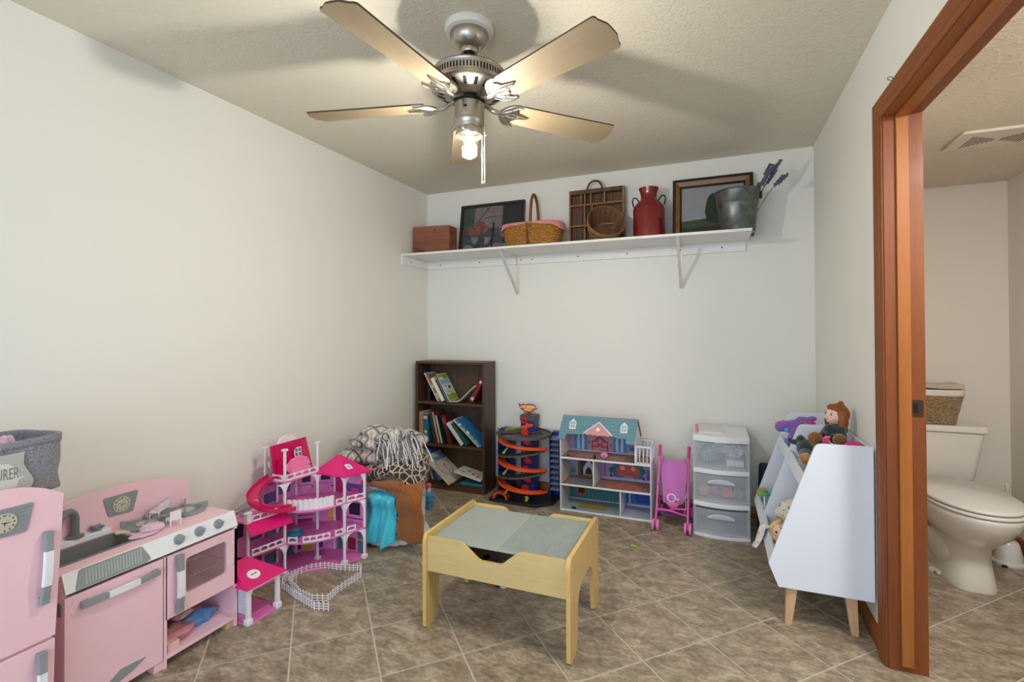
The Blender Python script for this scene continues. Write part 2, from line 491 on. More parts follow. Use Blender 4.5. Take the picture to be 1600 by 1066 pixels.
def area2(p): return abs(sum(p[i].x * p[(i + 1) % len(p)].y - p[(i + 1) % len(p)].x * p[i].y for i in range(len(p)))) / 2
def tile_mesh(poly, c):
    mb = MB(); n = len(poly)
    inner = []
    for p in poly:
        d = p - c; inner.append(c + d * (1 - 0.0022 / max(d.length, 0.02)))
    vs = [(p.x - c.x, p.y - c.y, -0.003) for p in poly] + [(p.x - c.x, p.y - c.y, -0.0012) for p in poly] + [(p.x - c.x, p.y - c.y, 0) for p in inner]
    fs = [list(range(2 * n, 3 * n))]
    for r_ in (0, n):
        for i in range(n): fs.append([r_ + i, r_ + (i + 1) % n, r_ + n + (i + 1) % n, r_ + n + i])
    me = bpy.data.meshes.new('tile'); me.from_pydata(vs, [], fs); me.materials.append(m_tile); me.update()
    return me
g2 = TS / 2 - 0.0036
base = [gu * a * g2 + gv * b * g2 for a, b in ((-1, -1), (-1, 1), (1, 1), (1, -1))]
full_tile = None
for i in range(-14, 12):
    for j in range(-9, 12):
        c = Vector((OX, OY)) + gu * TS * (i + 0.5) + gv * TS * (j + 0.5)
        if c.y < 0.55 or c.x < XL - 0.25 or c.x > BX + 0.25 or c.y > BY + 0.25: continue
        if c.x > XR + 0.3 and c.y < 1.35: continue
        if c.x < -1.2 and c.y < 1.0 and c.x < -1.9: continue
        poly = [c + q for q in base]
        p2 = clip(clip(poly, 0, XL, False), 0, BX, True)
        p2 = clip(p2, 1, YB if c.x < XR else BY, True) if p2 else p2
        if not p2 or area2(p2) < 0.002: continue
        if len(p2) == 4 and area2(p2) > area2(poly) * 0.999:
            if full_tile is None: full_tile = tile_mesh(poly, c)
            me = full_tile
        else: me = tile_mesh(p2, c)
        o = bpy.data.objects.new('tile', me); COL.objects.link(o); o.parent = floor; o.location = (c.x, c.y, random.uniform(-0.0004, 0.0))

# ---- wood trim
m_oak = wood('stained_wood', (104, 50, 14), (146, 80, 28), 'z', 16, 0.55, 0.04, contrast=(0.28, 0.75))
m_oaky = wood('stained_wood_along_y', (116, 60, 20), (158, 92, 36), 'y', 16, 0.55, 0.04, contrast=(0.28, 0.75))
m_oakx = wood('stained_wood_along_x', (116, 60, 20), (158, 92, 36), 'x', 16, 0.33, 0.35, contrast=(0.28, 0.75))
m_oakl = wood('light_stop_wood', (142, 78, 24), (172, 106, 42), 'z', 18, 0.52, 0.05)
m_oakly = wood('light_stop_wood_along_y', (136, 74, 26), (170, 104, 46), 'y', 18, 0.42, 0.15)
XC = XR                                            # wall face carrying the casing
# casing profile (w = across, from inner edge; d = proud of the wall)
prof = [(0.0, 0.0), (0.0, 0.012), (0.006, 0.015), (0.016, 0.016), (0.019, 0.013), (0.023, 0.017), (0.046, 0.021), (0.050, 0.017), (0.055, 0.021), (0.062, 0.022), (0.066, 0.019), (0.066, 0.0)]
def casing_leg(y_in, s, ztop):
    mb = MB(); n = len(prof)
    lo = [Vector((XC - d, y_in + s * w_, 0.0)) for w_, d in prof]; hi = [Vector((XC - d, y_in + s * w_, ztop + w_)) for w_, d in prof]
    mb.add(lo + hi, [[i, (i + 1) % n, n + (i + 1) % n, n + i] for i in range(n)] + [list(range(n))[::-1], list(range(n, 2 * n))])
    return mb
def casing_head(y0, y1, z_in):
    mb = MB(); n = len(prof)
    a = [Vector((XC - d, y1 + w_, z_in + w_)) for w_, d in prof]; b = [Vector((XC - d, y0 - w_, z_in + w_)) for w_, d in prof]
    mb.add(a + b, [[i, (i + 1) % n, n + (i + 1) % n, n + i] for i in range(n)] + [list(range(n))[::-1], list(range(n, 2 * n))])
    return mb
yi = D1 + 0.004
door = structure('door_1', MB().box(XR - 0.006, XJ + 0.004, D1, D1 + 0.012, 0, DH + 0.012), m_oak, smooth=0)
link('side_jamb', MB().box(XR - 0.006, XJ + 0.004, D0 - 0.012, D0, 0, DH + 0.012), m_oak, door, smooth=0)
link('head_jamb', MB().box(XR - 0.006, XJ + 0.004, D0, D1, DH, DH + 0.012), m_oaky, door, smooth=0)
link('casing', casing_leg(yi, 1, DH + 0.004), m_oak, door, smooth=0)
link('casing', casing_leg(D0 - 0.004, -1, DH + 0.004), m_oak, door, smooth=0)
link('casing', casing_head(D0 - 0.004, yi, DH + 0.004), m_oaky, door, smooth=0)
link('door_stop', MB().box(0.610, 0.648, D1 - 0.009, D1 + 0.001, 0.022, DH), m_oakl, door, bevel=0.002, label='lighter honey coloured stop strip')
link('door_stop', MB().box(0.610, 0.648, D0, D1 - 0.009, DH - 0.009, DH + 0.001), m_oakly, door, bevel=0.002)
m_brz = mat('strike_metal', (104, 88, 72), 0.35, 0.9)
sp = link('strike_plate', MB().prism([(p[0], D1 - 0.0015, p[1]) for p in rounded([(0.650, 0.915), (0.683, 0.915), (0.683, 0.974), (0.650, 0.974)], 0.004)], (0, 0.002, 0)), m_brz, door, label='dull bronze strike plate')
link('strike_hole', MB().box(0.654, 0.667, D1 - 0.0022, D1 - 0.001, 0.928, 0.962), mat('hole_dark', (14, 10, 8), 0.8), sp)
# head casing hook
hk = MB(); hk.tube([(XC - 0.02 - 0.008 * sin(a), 1.985 + 0.011 * cos(a), 2.080 + 0.004 * sin(a)) for a in [pi * 2 * i / 12 for i in range(12)]], 0.0012, 6, closed=True)
hk.tube([(XC, 1.985, 2.079), (XC - 0.014, 1.985, 2.079)], 0.0014, 6)
tag(link('screw_eye', hk, mat('eye_metal', (96, 90, 80), 0.4, 0.8), loc=(XC, 1.985, 2.079)), 'small wire screw eye in the wall just above the door casing', 'hook')

def baseboard(name, poly, vec, m): return structure(name, MB().prism(poly, vec), m, bevel=0.002)
def bprof(x0, sx): return [(x0, 0.0), (x0 + sx * 0.013, 0.0), (x0 + sx * 0.013, 0.055), (x0 + sx * 0.009, 0.066), (x0 + sx * 0.006, 0.074), (x0, 0.076)]
baseboard('baseboard_right', [(x, D1 + 0.072, z) for x, z in bprof(XR, -1)], (0, YB - D1 - 0.072, 0), m_oaky)
baseboard('baseboard_back', [(XL, y, z) for y, z in bprof(YB, -1)], (XR - XL - 0.013, 0, 0), m_oakx)
baseboard('baseboard_left', [(x, YF, z) for x, z in bprof(XL, 1)], (0, YB - YF - 0.013, 0), m_oaky)
baseboard('baseboard_bathroom_right', [(x, 1.0, z) for x, z in bprof(BX, -1)], (0, BY - 1.0, 0), m_oaky)
baseboard('baseboard_bathroom_back', [(XJ, y, z) for y, z in bprof(BY, -1)], (BX - XJ - 0.013, 0, 0), m_oakx)
# ================================================================ CEILING FAN
FX, FY = -0.8553, 1.6135
m_nickel = mat('brushed_nickel', (176, 169, 158), 0.3, 1.0, bump=(90, 0.02, 0.001))
m_dkmetal = mat('dark_metal', (38, 34, 30), 0.4, 0.7)
m_ivory = mat('ivory_plastic', (226, 222, 210), 0.45)
m_maple = wood('maple_blade', (140, 121, 94), (160, 141, 112), 'x', 8, 0.6, space='obj')
m_edge = mat('dark_blade_edge', (74, 52, 36), 0.5)
fan = thing('ceiling_fan', 'brushed nickel ceiling fan with five maple blades hanging from the ceiling', 'ceiling fan', (FX, FY, H))
def L(prof, n=40): return MB().lathe(prof, (FX, FY, 0), n)
link('canopy_ring', L([(0.0, H), (0.090, H), (0.092, H - 0.012), (0.088, H - 0.026), (0.072, H - 0.030), (0.0, H - 0.030)]), m_ivory, fan, label='ivory ceiling ring')
link('canopy', L([(0.073, H - 0.029), (0.074, H - 0.040), (0.066, H - 0.066), (0.046, H - 0.084), (0.036, H - 0.088), (0.036, H - 0.098), (0.033, H - 0.104), (0.026, H - 0.106), (0.0, H - 0.106)]), m_nickel, fan)
link('downrod', L([(0.0, H - 0.10), (0.022, H - 0.104), (0.024, H - 0.125), (0.02, H - 0.18), (0.0, H - 0.18)], 20), m_dkmetal, fan, label='black downrod')
mh = link('motor_housing', L([(0.0, 2.222), (0.03, 2.222), (0.06, 2.216), (0.115, 2.204), (0.136, 2.195), (0.142, 2.187), (0.139, 2.180), (0.139, 2.148), (0.143, 2.144), (0.143, 2.136), (0.136, 2.130), (0.128, 2.128), (0.095, 2.112), (0.072, 2.104), (0.066, 2.100), (0.0, 2.100)], 56), m_nickel, fan)
sl = MB()
for i in range(72):
    a = 2 * pi * i / 72; d = Vector((cos(a), sin(a), 0)); tt = Vector((-sin(a), cos(a), 0))
    sl.obox(Vector((FX, FY, 2.164)) + d * 0.1392, tt * 0.005, d * 0.0018, (0, 0, 0.020))
link('vent_slots', sl, m_dkmetal, mh, smooth=0, kind='stuff')
for i in range(18):
    a = 2 * pi * (i + 0.5) / 18; d = Vector((cos(a), sin(a), 0)); tt = Vector((-sin(a), cos(a), 0))
    c0 = Vector((FX, FY, 0)) + d * 0.098 + Vector((0, 0, 2.1125)); c1 = Vector((FX, FY, 0)) + d * 0.124 + Vector((0, 0, 2.1255))
    ax = c1 - c0; N = Vector((-ax.normalized().z * d.x, -ax.normalized().z * d.y, 0)) + Vector((0, 0, hypot(ax.x, ax.y) / ax.length))
    link('louver', MB().obox((c0 + c1) / 2, ax, tt * 0.013, N * 0.003), m_dkmetal, mh, smooth=0)
link('flywheel', L([(0.0, 2.101), (0.056, 2.101), (0.058, 2.092), (0.052, 2.083), (0.0, 2.083)], 30), m_dkmetal, fan)
sh = link('switch_housing', L([(0.0, 2.086), (0.050, 2.086), (0.0555, 2.080), (0.0565, 2.030), (0.0555, 2.020), (0.058, 2.017), (0.058, 2.008), (0.052, 1.998), (0.047, 1.988), (0.0, 1.988)], 36), m_nickel, fan)
link('reverse_switch', MB().box(FX + 0.006, FX + 0.018, FY - 0.058, FY - 0.053, 2.050, 2.056), m_dkmetal, sh, smooth=0)
link('light_fitter', L([(0.047, 1.990), (0.050, 1.984), (0.051, 1.966), (0.049, 1.962), (0.047, 1.966), (0.045, 1.984)], 36), m_nickel, fan)
for i in range(3):
    fs = MB()
    a = 2 * pi * i / 3 + 0.6
    fs.tube([(FX + 0.048 * cos(a), FY + 0.048 * sin(a), 1.974), (FX + 0.064 * cos(a), FY + 0.064 * sin(a), 1.972)], 0.0045, 8)
    link('fitter_screw', fs, m_nickel, fan)
link('bulb_socket', L([(0.0, 1.992), (0.016, 1.992), (0.016, 1.972), (0.0135, 1.956), (0.0, 1.956)], 20), mat('white_socket', (214, 222, 226), 0.5), fan, label='white lamp socket')
bulb = link('spiral_bulb', L([(0.0, 1.960), (0.013, 1.960), (0.0215, 1.955), (0.0225, 1.938), (0.018, 1.928), (0.010, 1.924), (0.0, 1.924)], 24), mat('bulb_base', (240, 234, 218), 0.5), fan, label='lit compact fluorescent spiral bulb')
sp = MB(); pts = []
for i in range(97):
    t_ = i / 96; a = t_ * 2 * pi * 4.0; pts.append((FX + 0.0215 * cos(a), FY + 0.0215 * sin(a), 1.920 - 0.034 * t_))
sp.tube(pts, 0.0058, 8)
sp.tube([(FX - 0.006, FY, 1.926), (FX - 0.006, FY, 1.889)], 0.0058, 8).ball((FX, FY, 1.884), 0.016, 0.016, 0.007)
glow = bpy.data.materials.new('glowing_tube'); glow.use_nodes = True
gn = glow.node_tree.nodes['Principled BSDF']; gn.inputs['Base Color'].default_value = (1, 1, 1, 1)
gn.inputs['Emission Color'].default_value = (1.0, 0.97, 0.87, 1); gn.inputs['Emission Strength'].default_value = BULB_POWER
link('spiral_tube', sp, glow, bulb)
pc = MB()
for dx, zb in ((0.046, 1.775), (0.056, 1.775)):
    p = MB(); p.tube([(FX + dx, FY + 0.012, 2.006), (FX + dx + 0.001, FY + 0.012, zb + 0.02)], 0.0013, 6)
    for q in range(46): p.ball((FX + dx + 0.001, FY + 0.012, zb + 0.024 + q * 0.0049), 0.0021, n=6, m=4)
    p.lathe([(0, zb + 0.02), (0.003, zb + 0.016), (0.0038, zb + 0.004), (0, zb)], (FX + dx + 0.001, FY + 0.012, 0), 8)
    link('pull_chain', p, mat('chain_metal', (214, 206, 190), 0.3, 0.9), fan)
# blades: built along local +x, one mesh shared by five parts
def blade_outline():
    up = [(0.165, 0.052), (0.185, 0.056), (0.40, 0.062), (0.615, 0.070), (0.625, 0.069), (0.630, 0.062), (0.631, 0.052), (0.637, 0.040), (0.644, 0.026), (0.645, 0.012)]
    return [(x, -y) for x, y in up] + [(x, y) for x, y in reversed(up)]
bo = blade_outline()
mb = MB(); mb.prism([(x, y, 0.0) for x, y in bo], (0, 0, 0.006), k=0, kside=1)
tilt = rad(-11)
iron = MB()
out = [(0.125, 0.012), (0.14, 0.040), (0.158, 0.058), (0.182, 0.066), (0.205, 0.064), (0.198, 0.052), (0.186, 0.048), (0.180, 0.038), (0.192, 0.030), (0.196, 0.018), (0.222, 0.010), (0.245, 0.004)]
iron_poly = [(x, y) for x, y in out] + [(x, -y) for x, y in reversed(out)]
blade_me = iron_me = arm_me = None
for kb in range(5):
    a = rad(-23.34) + kb * 2 * pi / 5
    if blade_me is None:
        b_o = link('blade', mb, [m_maple, m_edge], fan, local=True, smooth=0)
        im = MB(); im.prism([(x, y, -0.006) for x, y in iron_poly], (0, 0, 0.006))
        def rim(pts_, r_):
            im.tube([(x, y, -0.007) for x, y in pts_], r_, 6)
        rim([(0.128, 0.014), (0.142, 0.038), (0.160, 0.055), (0.182, 0.063), (0.202, 0.062)], 0.0042)
        rim([(0.128, -0.014), (0.142, -0.038), (0.160, -0.055), (0.182, -0.063), (0.202, -0.062)], 0.0042)
        rim([(0.142, 0.012), (0.165, 0.030), (0.183, 0.050), (0.202, 0.060)], 0.0032)
        rim([(0.142, -0.012), (0.165, -0.030), (0.183, -0.050), (0.202, -0.060)], 0.0032)
        rim([(0.130, 0.0), (0.175, 0.010), (0.240, 0.0)], 0.0032); rim([(0.130, 0.0), (0.175, -0.010), (0.240, 0.0)], 0.0032)
        for q in ((0.165, 0.03), (0.165, -0.03), (0.205, 0.0)): im.ball((q[0], q[1], -0.008), 0.005, 0.005, 0.003, 8, 5)
        i_o = link('blade_iron', im, m_nickel, fan, local=True)
        am = MB(); am.tube([(0.050, 0, 0.018), (0.075, 0, 0.010), (0.100, 0, -0.004), (0.130, 0, -0.006), (0.150, 0, -0.004)], [0.013, 0.012, 0.0115, 0.013, 0.010], 10, flat=0.6)
        blade_me, iron_me = b_o, i_o
        arm = link('iron_arm', am, m_nickel, i_o, local=True)
        objs = (b_o, i_o)
    else:
        b_o = blade_me.copy(); i_o = iron_me.copy(); COL.objects.link(b_o); COL.objects.link(i_o)
        ar = arm.copy(); COL.objects.link(ar); ar.parent = i_o
    Rm = (Matrix.Rotation(a, 4, 'Z') @ Matrix.Rotation(tilt, 4, 'X'))
    for q in (b_o, i_o):
        q.matrix_local = Matrix.Translation((0, 0, 2.078 - H)) @ Rm

# ================================================================ WALL SHELF
m_shelf = mat('shelf_white', (232, 231, 226), 0.5)
m_steel = mat('bracket_white', (222, 218, 208), 0.4, 0.2)
m_screw = mat('screw_dark', (66, 62, 58), 0.4, 0.7)
SZ = 1.822
shelf = thing('wall_shelf', 'long white board shelf on two metal brackets across the back wall', 'shelf', (-1.0, YB, SZ))
link('shelf_board', MB().box(XL, 0.205, 3.112, YB, SZ - 0.017, SZ), m_shelf, shelf, bevel=0.0015)
for x0, x1 in ((XL + 0.017, -1.435), (-1.420, -0.225), (-0.205, 0.190)):
    c_ = link('cleat', MB().box(x0, x1, YB - 0.017, YB, SZ - 0.083, SZ - 0.017), m_shelf, shelf, bevel=0.001)
    for q in range(int((x1 - x0) / 0.38) + 1):
        s_ = MB()
        disc(s_, (x0 + 0.12 + q * 0.36 if x1 - x0 > 0.5 else x0 + 0.25, YB - 0.017, SZ - 0.05), 0.005, (0, -1, 0), 0.0015, 10)
        link('screw', s_, m_screw, c_, smooth=0)
c_ = link('cleat', MB().box(XL, XL + 0.017, 3.115, YB, SZ - 0.083, SZ - 0.017), m_shelf, shelf, bevel=0.001)
link('screw', disc(MB(), (XL + 0.017, 3.22, SZ - 0.05), 0.005, (1, 0, 0), 0.0015, 10), m_screw, c_, smooth=0)
for bx in (-1.4275, -0.2150):
    b = MB()
    b.box(bx - 0.011, bx + 0.011, YB - 0.004, YB, 1.500, SZ - 0.017)
    b.box(bx - 0.011, bx + 0.011, 3.135, YB, SZ - 0.021, SZ - 0.017)
    br = link('bracket', b, m_steel, shelf, smooth=0)
    s_ = MB(); s_.obox(((bx), (YB - 0.008 + 3.155) / 2, (1.512 + SZ - 0.024) / 2), (0.020, 0, 0), Vector((0, 3.155 - YB + 0.008, SZ - 0.024 - 1.512)), Vector((0, 0.006, 0.006)))
    link('strut', s_, m_steel, br, bevel=0.001)
    link('screw', disc(MB(), (bx, YB - 0.004, 1.515), 0.005, (0, -1, 0), 0.003, 10), m_screw, br, smooth=0)

# ---- wooden box (left end)
m_box = wood('box_wood', (110, 62, 42), (160, 100, 72), 'x', 14, 0.55)
box = thing('wooden_box', 'reddish brown wooden box lying at the left end of the wall shelf', 'box', (-2.04, 3.33, SZ))
z0, z1 = SZ, 2.055
link('box_body', MB().prism([(-2.232, 3.245, z0), (-1.90, 3.245, z0), (-1.90, 3.245, z1 - 0.012), (-2.228, 3.245, z1)], (0, 0.12, 0)), m_box, box, bevel=0.003)
b = MB()
b.prism([(-2.225, 3.2435, z0 + 0.075), (-2.225, 3.2435, z0 + 0.055), (-2.08, 3.2435, z0 + 0.002), (-2.04, 3.2435, z0 + 0.002)], (0, 0.003, 0))
b.prism([(-2.04, 3.2435, z0 + 0.0), (-1.97, 3.2435, z0 + 0.002), (-1.903, 3.2435, z0 + 0.040), (-1.903, 3.2435, z0 + 0.020), (-1.96, 3.2435, z0)], (0, 0.003, 0))
link('grain_band', b, mat('box_dark_band', (104, 54, 30), 0.5), box, smooth=0)
link('keyhole', disc(MB(), (-2.03, 3.2425, z1 - 0.04), 0.006, (0, -1, 0), 0.002, 10), mat('box_hole', (60, 32, 22), 0.7), box, smooth=0)
h = MB(); h.tube([(-2.232, 3.27, z0 + 0.03), (-2.243, 3.28, z0 + 0.07), (-2.243, 3.34, z0 + 0.16), (-2.230, 3.36, z0 + 0.19)], 0.004, 8)
link('rope_handle', h, mat('rope', (90, 66, 44), 0.9), box)

# ---- framed paintings
def painting(name, label, x0, x1, z0, z1, yb, yt, fw, layers, m_frames, mcanvas, depth=0.02):
    """frame leaning on the wall: bottom edge at y=yb, top at y=yt"""
    t_ = thing(name, label, 'picture', ((x0 + x1) / 2, yb, z0))
    U = Vector((1, 0, 0)); V = Vector((0, yt - yb, z1 - z0)); Hh = V.length; V.normalize(); N = Vector((0, -V.z, V.y)); W = x1 - x0
    O = Vector((x0, yb, z0))
    P = lambda u, v, n=0.0: O + U * u + V * v + N * n
    for (a0, a1, n0, n1), mm in zip(fw, m_frames):
        q = MB()
        for (ua, va, ub, vb) in ((0, 0, W, 0), (W, 0, W, Hh), (W, Hh, 0, Hh), (0, Hh, 0, 0)):
            su = [(1, 1), (-1, 1), (-1, -1), (1, -1)]
            cs = {(0, 0): (1, 1), (W, 0): (-1, 1), (W, Hh): (-1, -1), (0, Hh): (1, -1)}
            i0, i1 = cs[(ua, va)], cs[(ub, vb)]
            vs = []
            for a, nn in ((a0, 0.0), (a0, n0), (a1, n1), (a1, 0.0)):
                vs.append(P(ua + i0[0] * a, va + i0[1] * a, nn))
            for a, nn in ((a0, 0.0), (a0, n0), (a1, n1), (a1, 0.0)):
                vs.append(P(ub + i1[0] * a, vb + i1[1] * a, nn))
            q.add(vs, [(0, 1, 5, 4), (1, 2, 6, 5), (2, 3, 7, 6), (3, 0, 4, 7)])
        link('picture_frame', q, mm, t_, smooth=0)
    c_ = MB(); b0 = fw[-1][1] - 0.001
    c_.add([P(b0, b0, 0.003), P(W - b0, b0, 0.003), P(W - b0, Hh - b0, 0.003), P(b0, Hh - b0, 0.003)], [(0, 1, 2, 3)])
    c_.add([P(0.002, 0.002, 0.0), P(W - 0.002, 0.002, 0.0), P(W - 0.002, Hh - 0.002, 0.0), P(0.002, Hh - 0.002, 0.0)], [(3, 2, 1, 0)])
    cv = link('canvas', c_, mcanvas, t_, smooth=0)
    for li, (mm, polys) in enumerate(layers):
      for i, poly in enumerate(polys):
        q = MB()
        q.prism([P(u * W, v * Hh, 0.0036) for u, v in poly], N * (0.0004 + 0.0006 * li + 0.0002 * (i % 3)))
        link('brushwork', q, mm, cv, smooth=0)
    return t_
def blob(cx, cy, rx, ry, n=14, j=0.0): return [(cx + rx * cos(2 * pi * i / n) * (1 + random.uniform(-j, j)), cy + ry * sin(2 * pi * i / n) * (1 + random.uniform(-j, j))) for i in range(n)]
m_blackf = mat('black_frame', (36, 34, 32), 0.4)
pv = lambda n, c, v=0.25: mat(n, c, 0.6, var=(26, v))
painting('still_life_painting', 'black framed still life of peaches above a glass bowl leaning on the shelf', -1.905, -1.355, SZ, 2.232, 3.405, 3.470,
         [(0.0, 0.020, 0.020, 0.016)], 
         [(pv('paint_dusk', (46, 46, 50)), [[(0.68, 0.04), (0.965, 0.04), (0.965, 0.96), (0.68, 0.96)]]),
          (pv('paint_pale_wall', (120, 110, 108), 0.3), [[(0.22, 0.55), (0.66, 0.50), (0.66, 0.95), (0.22, 0.95)]]),
          (pv('paint_cloth', (128, 118, 112), 0.4), [[(0.04, 0.05), (0.60, 0.05), (0.80, 0.17), (0.62, 0.22), (0.3, 0.12), (0.10, 0.22)], blob(0.20, 0.16, 0.13, 0.05, 12, 0.2)]),
          (pv('paint_glass', (66, 66, 72), 0.5), [[(0.14, 0.36), (0.56, 0.38), (0.57, 0.24), (0.44, 0.12), (0.26, 0.12), (0.15, 0.22)]]),
          (pv('paint_glass_light', (112, 112, 118), 0.5), [[(0.18, 0.36), (0.30, 0.36), (0.28, 0.22), (0.22, 0.2)], [(0.40, 0.34), (0.50, 0.34), (0.46, 0.2), (0.40, 0.18)]]),
          (pv('paint_peach', (128, 76, 60), 0.35), [blob(0.17, 0.47, 0.055, 0.075), blob(0.31, 0.60, 0.072, 0.085), blob(0.40, 0.50, 0.06, 0.075), blob(0.28, 0.46, 0.066, 0.08)]),
          (pv('paint_twig', (84, 72, 66), 0.2), [[(0.28, 0.68), (0.29, 0.67), (0.47, 0.94), (0.46, 0.95)], [(0.40, 0.72), (0.60, 0.74), (0.60, 0.75), (0.40, 0.735)]]),
          (pv('paint_knife', (26, 28, 30), 0.2), [[(0.505, 0.08), (0.53, 0.08), (0.55, 0.62), (0.525, 0.62)]])],
         [m_blackf], pv('paint_ground_left', (70, 74, 76), 0.3))
m_gold = wood('gilt_frame', (104, 70, 28), (152, 110, 52), 'x', 30, 0.35)
m_dkf = mat('dark_walnut_frame', (50, 32, 22), 0.35)
tree = [(0.44, 0.28), (0.425, 0.36), (0.41, 0.46), (0.425, 0.58), (0.45, 0.68), (0.49, 0.74), (0.56, 0.76), (0.66, 0.70), (0.72, 0.5), (0.70, 0.24)]
painting('landscape_painting', 'gilt framed landscape with a tree leaning behind the metal pail', -0.262, 0.234, SZ, 2.240, 3.405, 3.468,
         [(0.0, 0.020, 0.030, 0.034), (0.020, 0.046, 0.032, 0.020), (0.046, 0.056, 0.018, 0.010)],
         [(pv('paint_field', (60, 74, 46), 0.3), [[(0.10, 0.17), (0.90, 0.20), (0.90, 0.33), (0.62, 0.32), (0.45, 0.345), (0.25, 0.325), (0.10, 0.31)]]),
          (pv('paint_soil', (56, 48, 38), 0.3), [[(0.10, 0.10), (0.90, 0.10), (0.90, 0.22), (0.10, 0.20)]]),
          (pv('paint_tree', (38, 52, 34), 0.4), [tree])],
         [m_dkf, m_gold, m_dkf], pv('paint_sky', (146, 146, 150), 0.08))

# ---- handled wicker basket with pink cloth
m_wick = mat('wicker', (176, 122, 52), 0.45, var=(60, 0.35), coat=0.2)
m_wickd = mat('wicker_dark', (128, 80, 34), 0.5, var=(60, 0.3))
bk = thing('picnic_basket', 'golden wicker basket with hoop handle and pink cloth on the wall shelf', 'basket', (-1.22, 3.30, SZ))
BCX, BCY = -1.212, 3.262
def brect(t_, hx, hy, p=3.2):
    a = 2 * pi * t_; c_, s_ = cos(a), sin(a)
    r_ = (abs(c_) ** p + abs(s_) ** p) ** (-1 / p)
    return (hx * c_ * r_, hy * s_ * r_)
NS = 44
wv = MB()
for row in range(15):
    z = SZ + 0.006 + row * 0.0098; f_ = row / 14
    hx, hy = 0.190 + 0.030 * f_, 0.098 + 0.022 * f_
    pts = []
    for q in range(NS * 4):
        x_, y_ = brect(q / (NS * 4), hx, hy); o_ = 0.0032 * cos(2 * pi * q / 8 + (pi if row % 2 else 0))
        l_ = hypot(x_, y_); pts.append((BCX + x_ * (1 + o_ / l_), BCY + y_ * (1 + o_ / l_), z + 0.002 * sin(q * 0.7 + row)))
    wv.tube(pts, 0.0052, 5, closed=True)
link('woven_body', wv, m_wick, bk, kind='stuff')
st = MB()
for q in range(NS):
    x0_, y0_ = brect((q + 0.5) / NS, 0.188, 0.096); x1_, y1_ = brect((q + 0.5) / NS, 0.220, 0.120)
    st.tube([(BCX + x0_, BCY + y0_, SZ + 0.001), (BCX + x1_, BCY + y1_, SZ + 0.150)], 0.0036, 5)
link('stakes', st, m_wickd, bk)
link('basket_bottom', MB().prism([(BCX + brect(q / 40, 0.186, 0.095)[0], BCY + brect(q / 40, 0.186, 0.095)[1], SZ) for q in range(40)], (0, 0, 0.006)), m_wickd, bk)
rm = MB(); pts = [(BCX + brect(q / 64, 0.222, 0.122)[0], BCY + brect(q / 64, 0.222, 0.122)[1], SZ + 0.152) for q in range(64)]
rm.tube(pts, 0.0075, 7, closed=True); link('rim', rm, m_wick, bk)
hd = MB(); hp = []
for q in range(21):
    a = pi * q / 20; hp.append((BCX + 0.008 - 0.012 * cos(a), BCY + 0.118 * cos(a), SZ + 0.13 + 0.250 * sin(a) ** 0.75))
hd.tube(hp, 0.0125, 8, flat=0.85)
hd.tube([(BCX - 0.004, BCY - 0.120, SZ + 0.002), (BCX - 0.004, BCY - 0.128, SZ + 0.15)], 0.013, 8, flat=0.5)
link('hoop_handle', hd, m_wickd, bk)
m_ging = cloth_pattern('pink_gingham', 'weave', [(206, 112, 112), (230, 160, 156)], 160)
cl = MB()
def liner(u, v):
    x_, y_ = brect(u, 0.224 + 0.014 * v, 0.124 + 0.012 * v)
    base_ = SZ + 0.164
    ph = (u - 0.75)  # front is u = .75
    side = abs(cos(2 * pi * u)) ** 2.0
    drop = (0.012 + 0.052 * side) * v
    return (BCX + x_, BCY + y_, base_ - drop + 0.004 * sin(u * 60) * v)
cl.sheet(liner, 72, 5, closeu=True)
tp = [(BCX + brect(q / 72, 0.224, 0.124)[0], BCY + brect(q / 72, 0.224, 0.124)[1], SZ + 0.164) for q in range(72)]
cl.add(tp + [(BCX, BCY, SZ + 0.172)], [(q, (q + 1) % 72, 72) for q in range(72)])
link('cloth_liner', cl, m_ging, bk, solid=0.003, label='pink checked cloth liner')

# ---- dark wooden tray rack with handle
m_rust = wood('rustic_plank', (44, 28, 18), (116, 80, 50), 'z', 26, 0.65, contrast=(0.36, 0.66))
m_rustx = wood('rustic_rail', (104, 70, 40), (170, 124, 76), 'x', 26, 0.6)
rk = thing('divided_tray', 'rustic dark wood compartment tray with bent handle standing on the shelf', 'tray', (-0.785, 3.42, SZ))
x0, x1, z0, z1, ya, yb_ = -0.985, -0.585, SZ, 2.240, 3.395, 3.450
bp = MB()
nb = 9
for q in range(nb):
    xa = x0 + (x1 - x0) * q / nb; xb = x0 + (x1 - x0) * (q + 1) / nb
    link('back_plank', MB().box(xa + 0.0006, xb - 0.0006, yb_ - 0.006, yb_ - 0.0015 * (q % 3), z0, z1 - 0.004), m_rust, rk, smooth=0)
link('side_panel', MB().box(x0, x0 + 0.012, ya, yb_ - 0.006, z0, z1), m_rustx, rk, bevel=0.001)
link('side_panel', MB().box(x1 - 0.012, x1, ya, yb_ - 0.006, z0, z1), m_rustx, rk, bevel=0.001)
link('top_rail', MB().box(x0 + 0.012, x1 - 0.012, ya, yb_ - 0.006, z1 - 0.028, z1), m_rust, rk, bevel=0.001)
for zz in (z1 - 0.115, z1 - 0.265, z0): link('cross_rail', MB().box(x0 + 0.012, x1 - 0.012, ya, yb_ - 0.006, zz, zz + 0.012), m_rustx, rk, bevel=0.001)
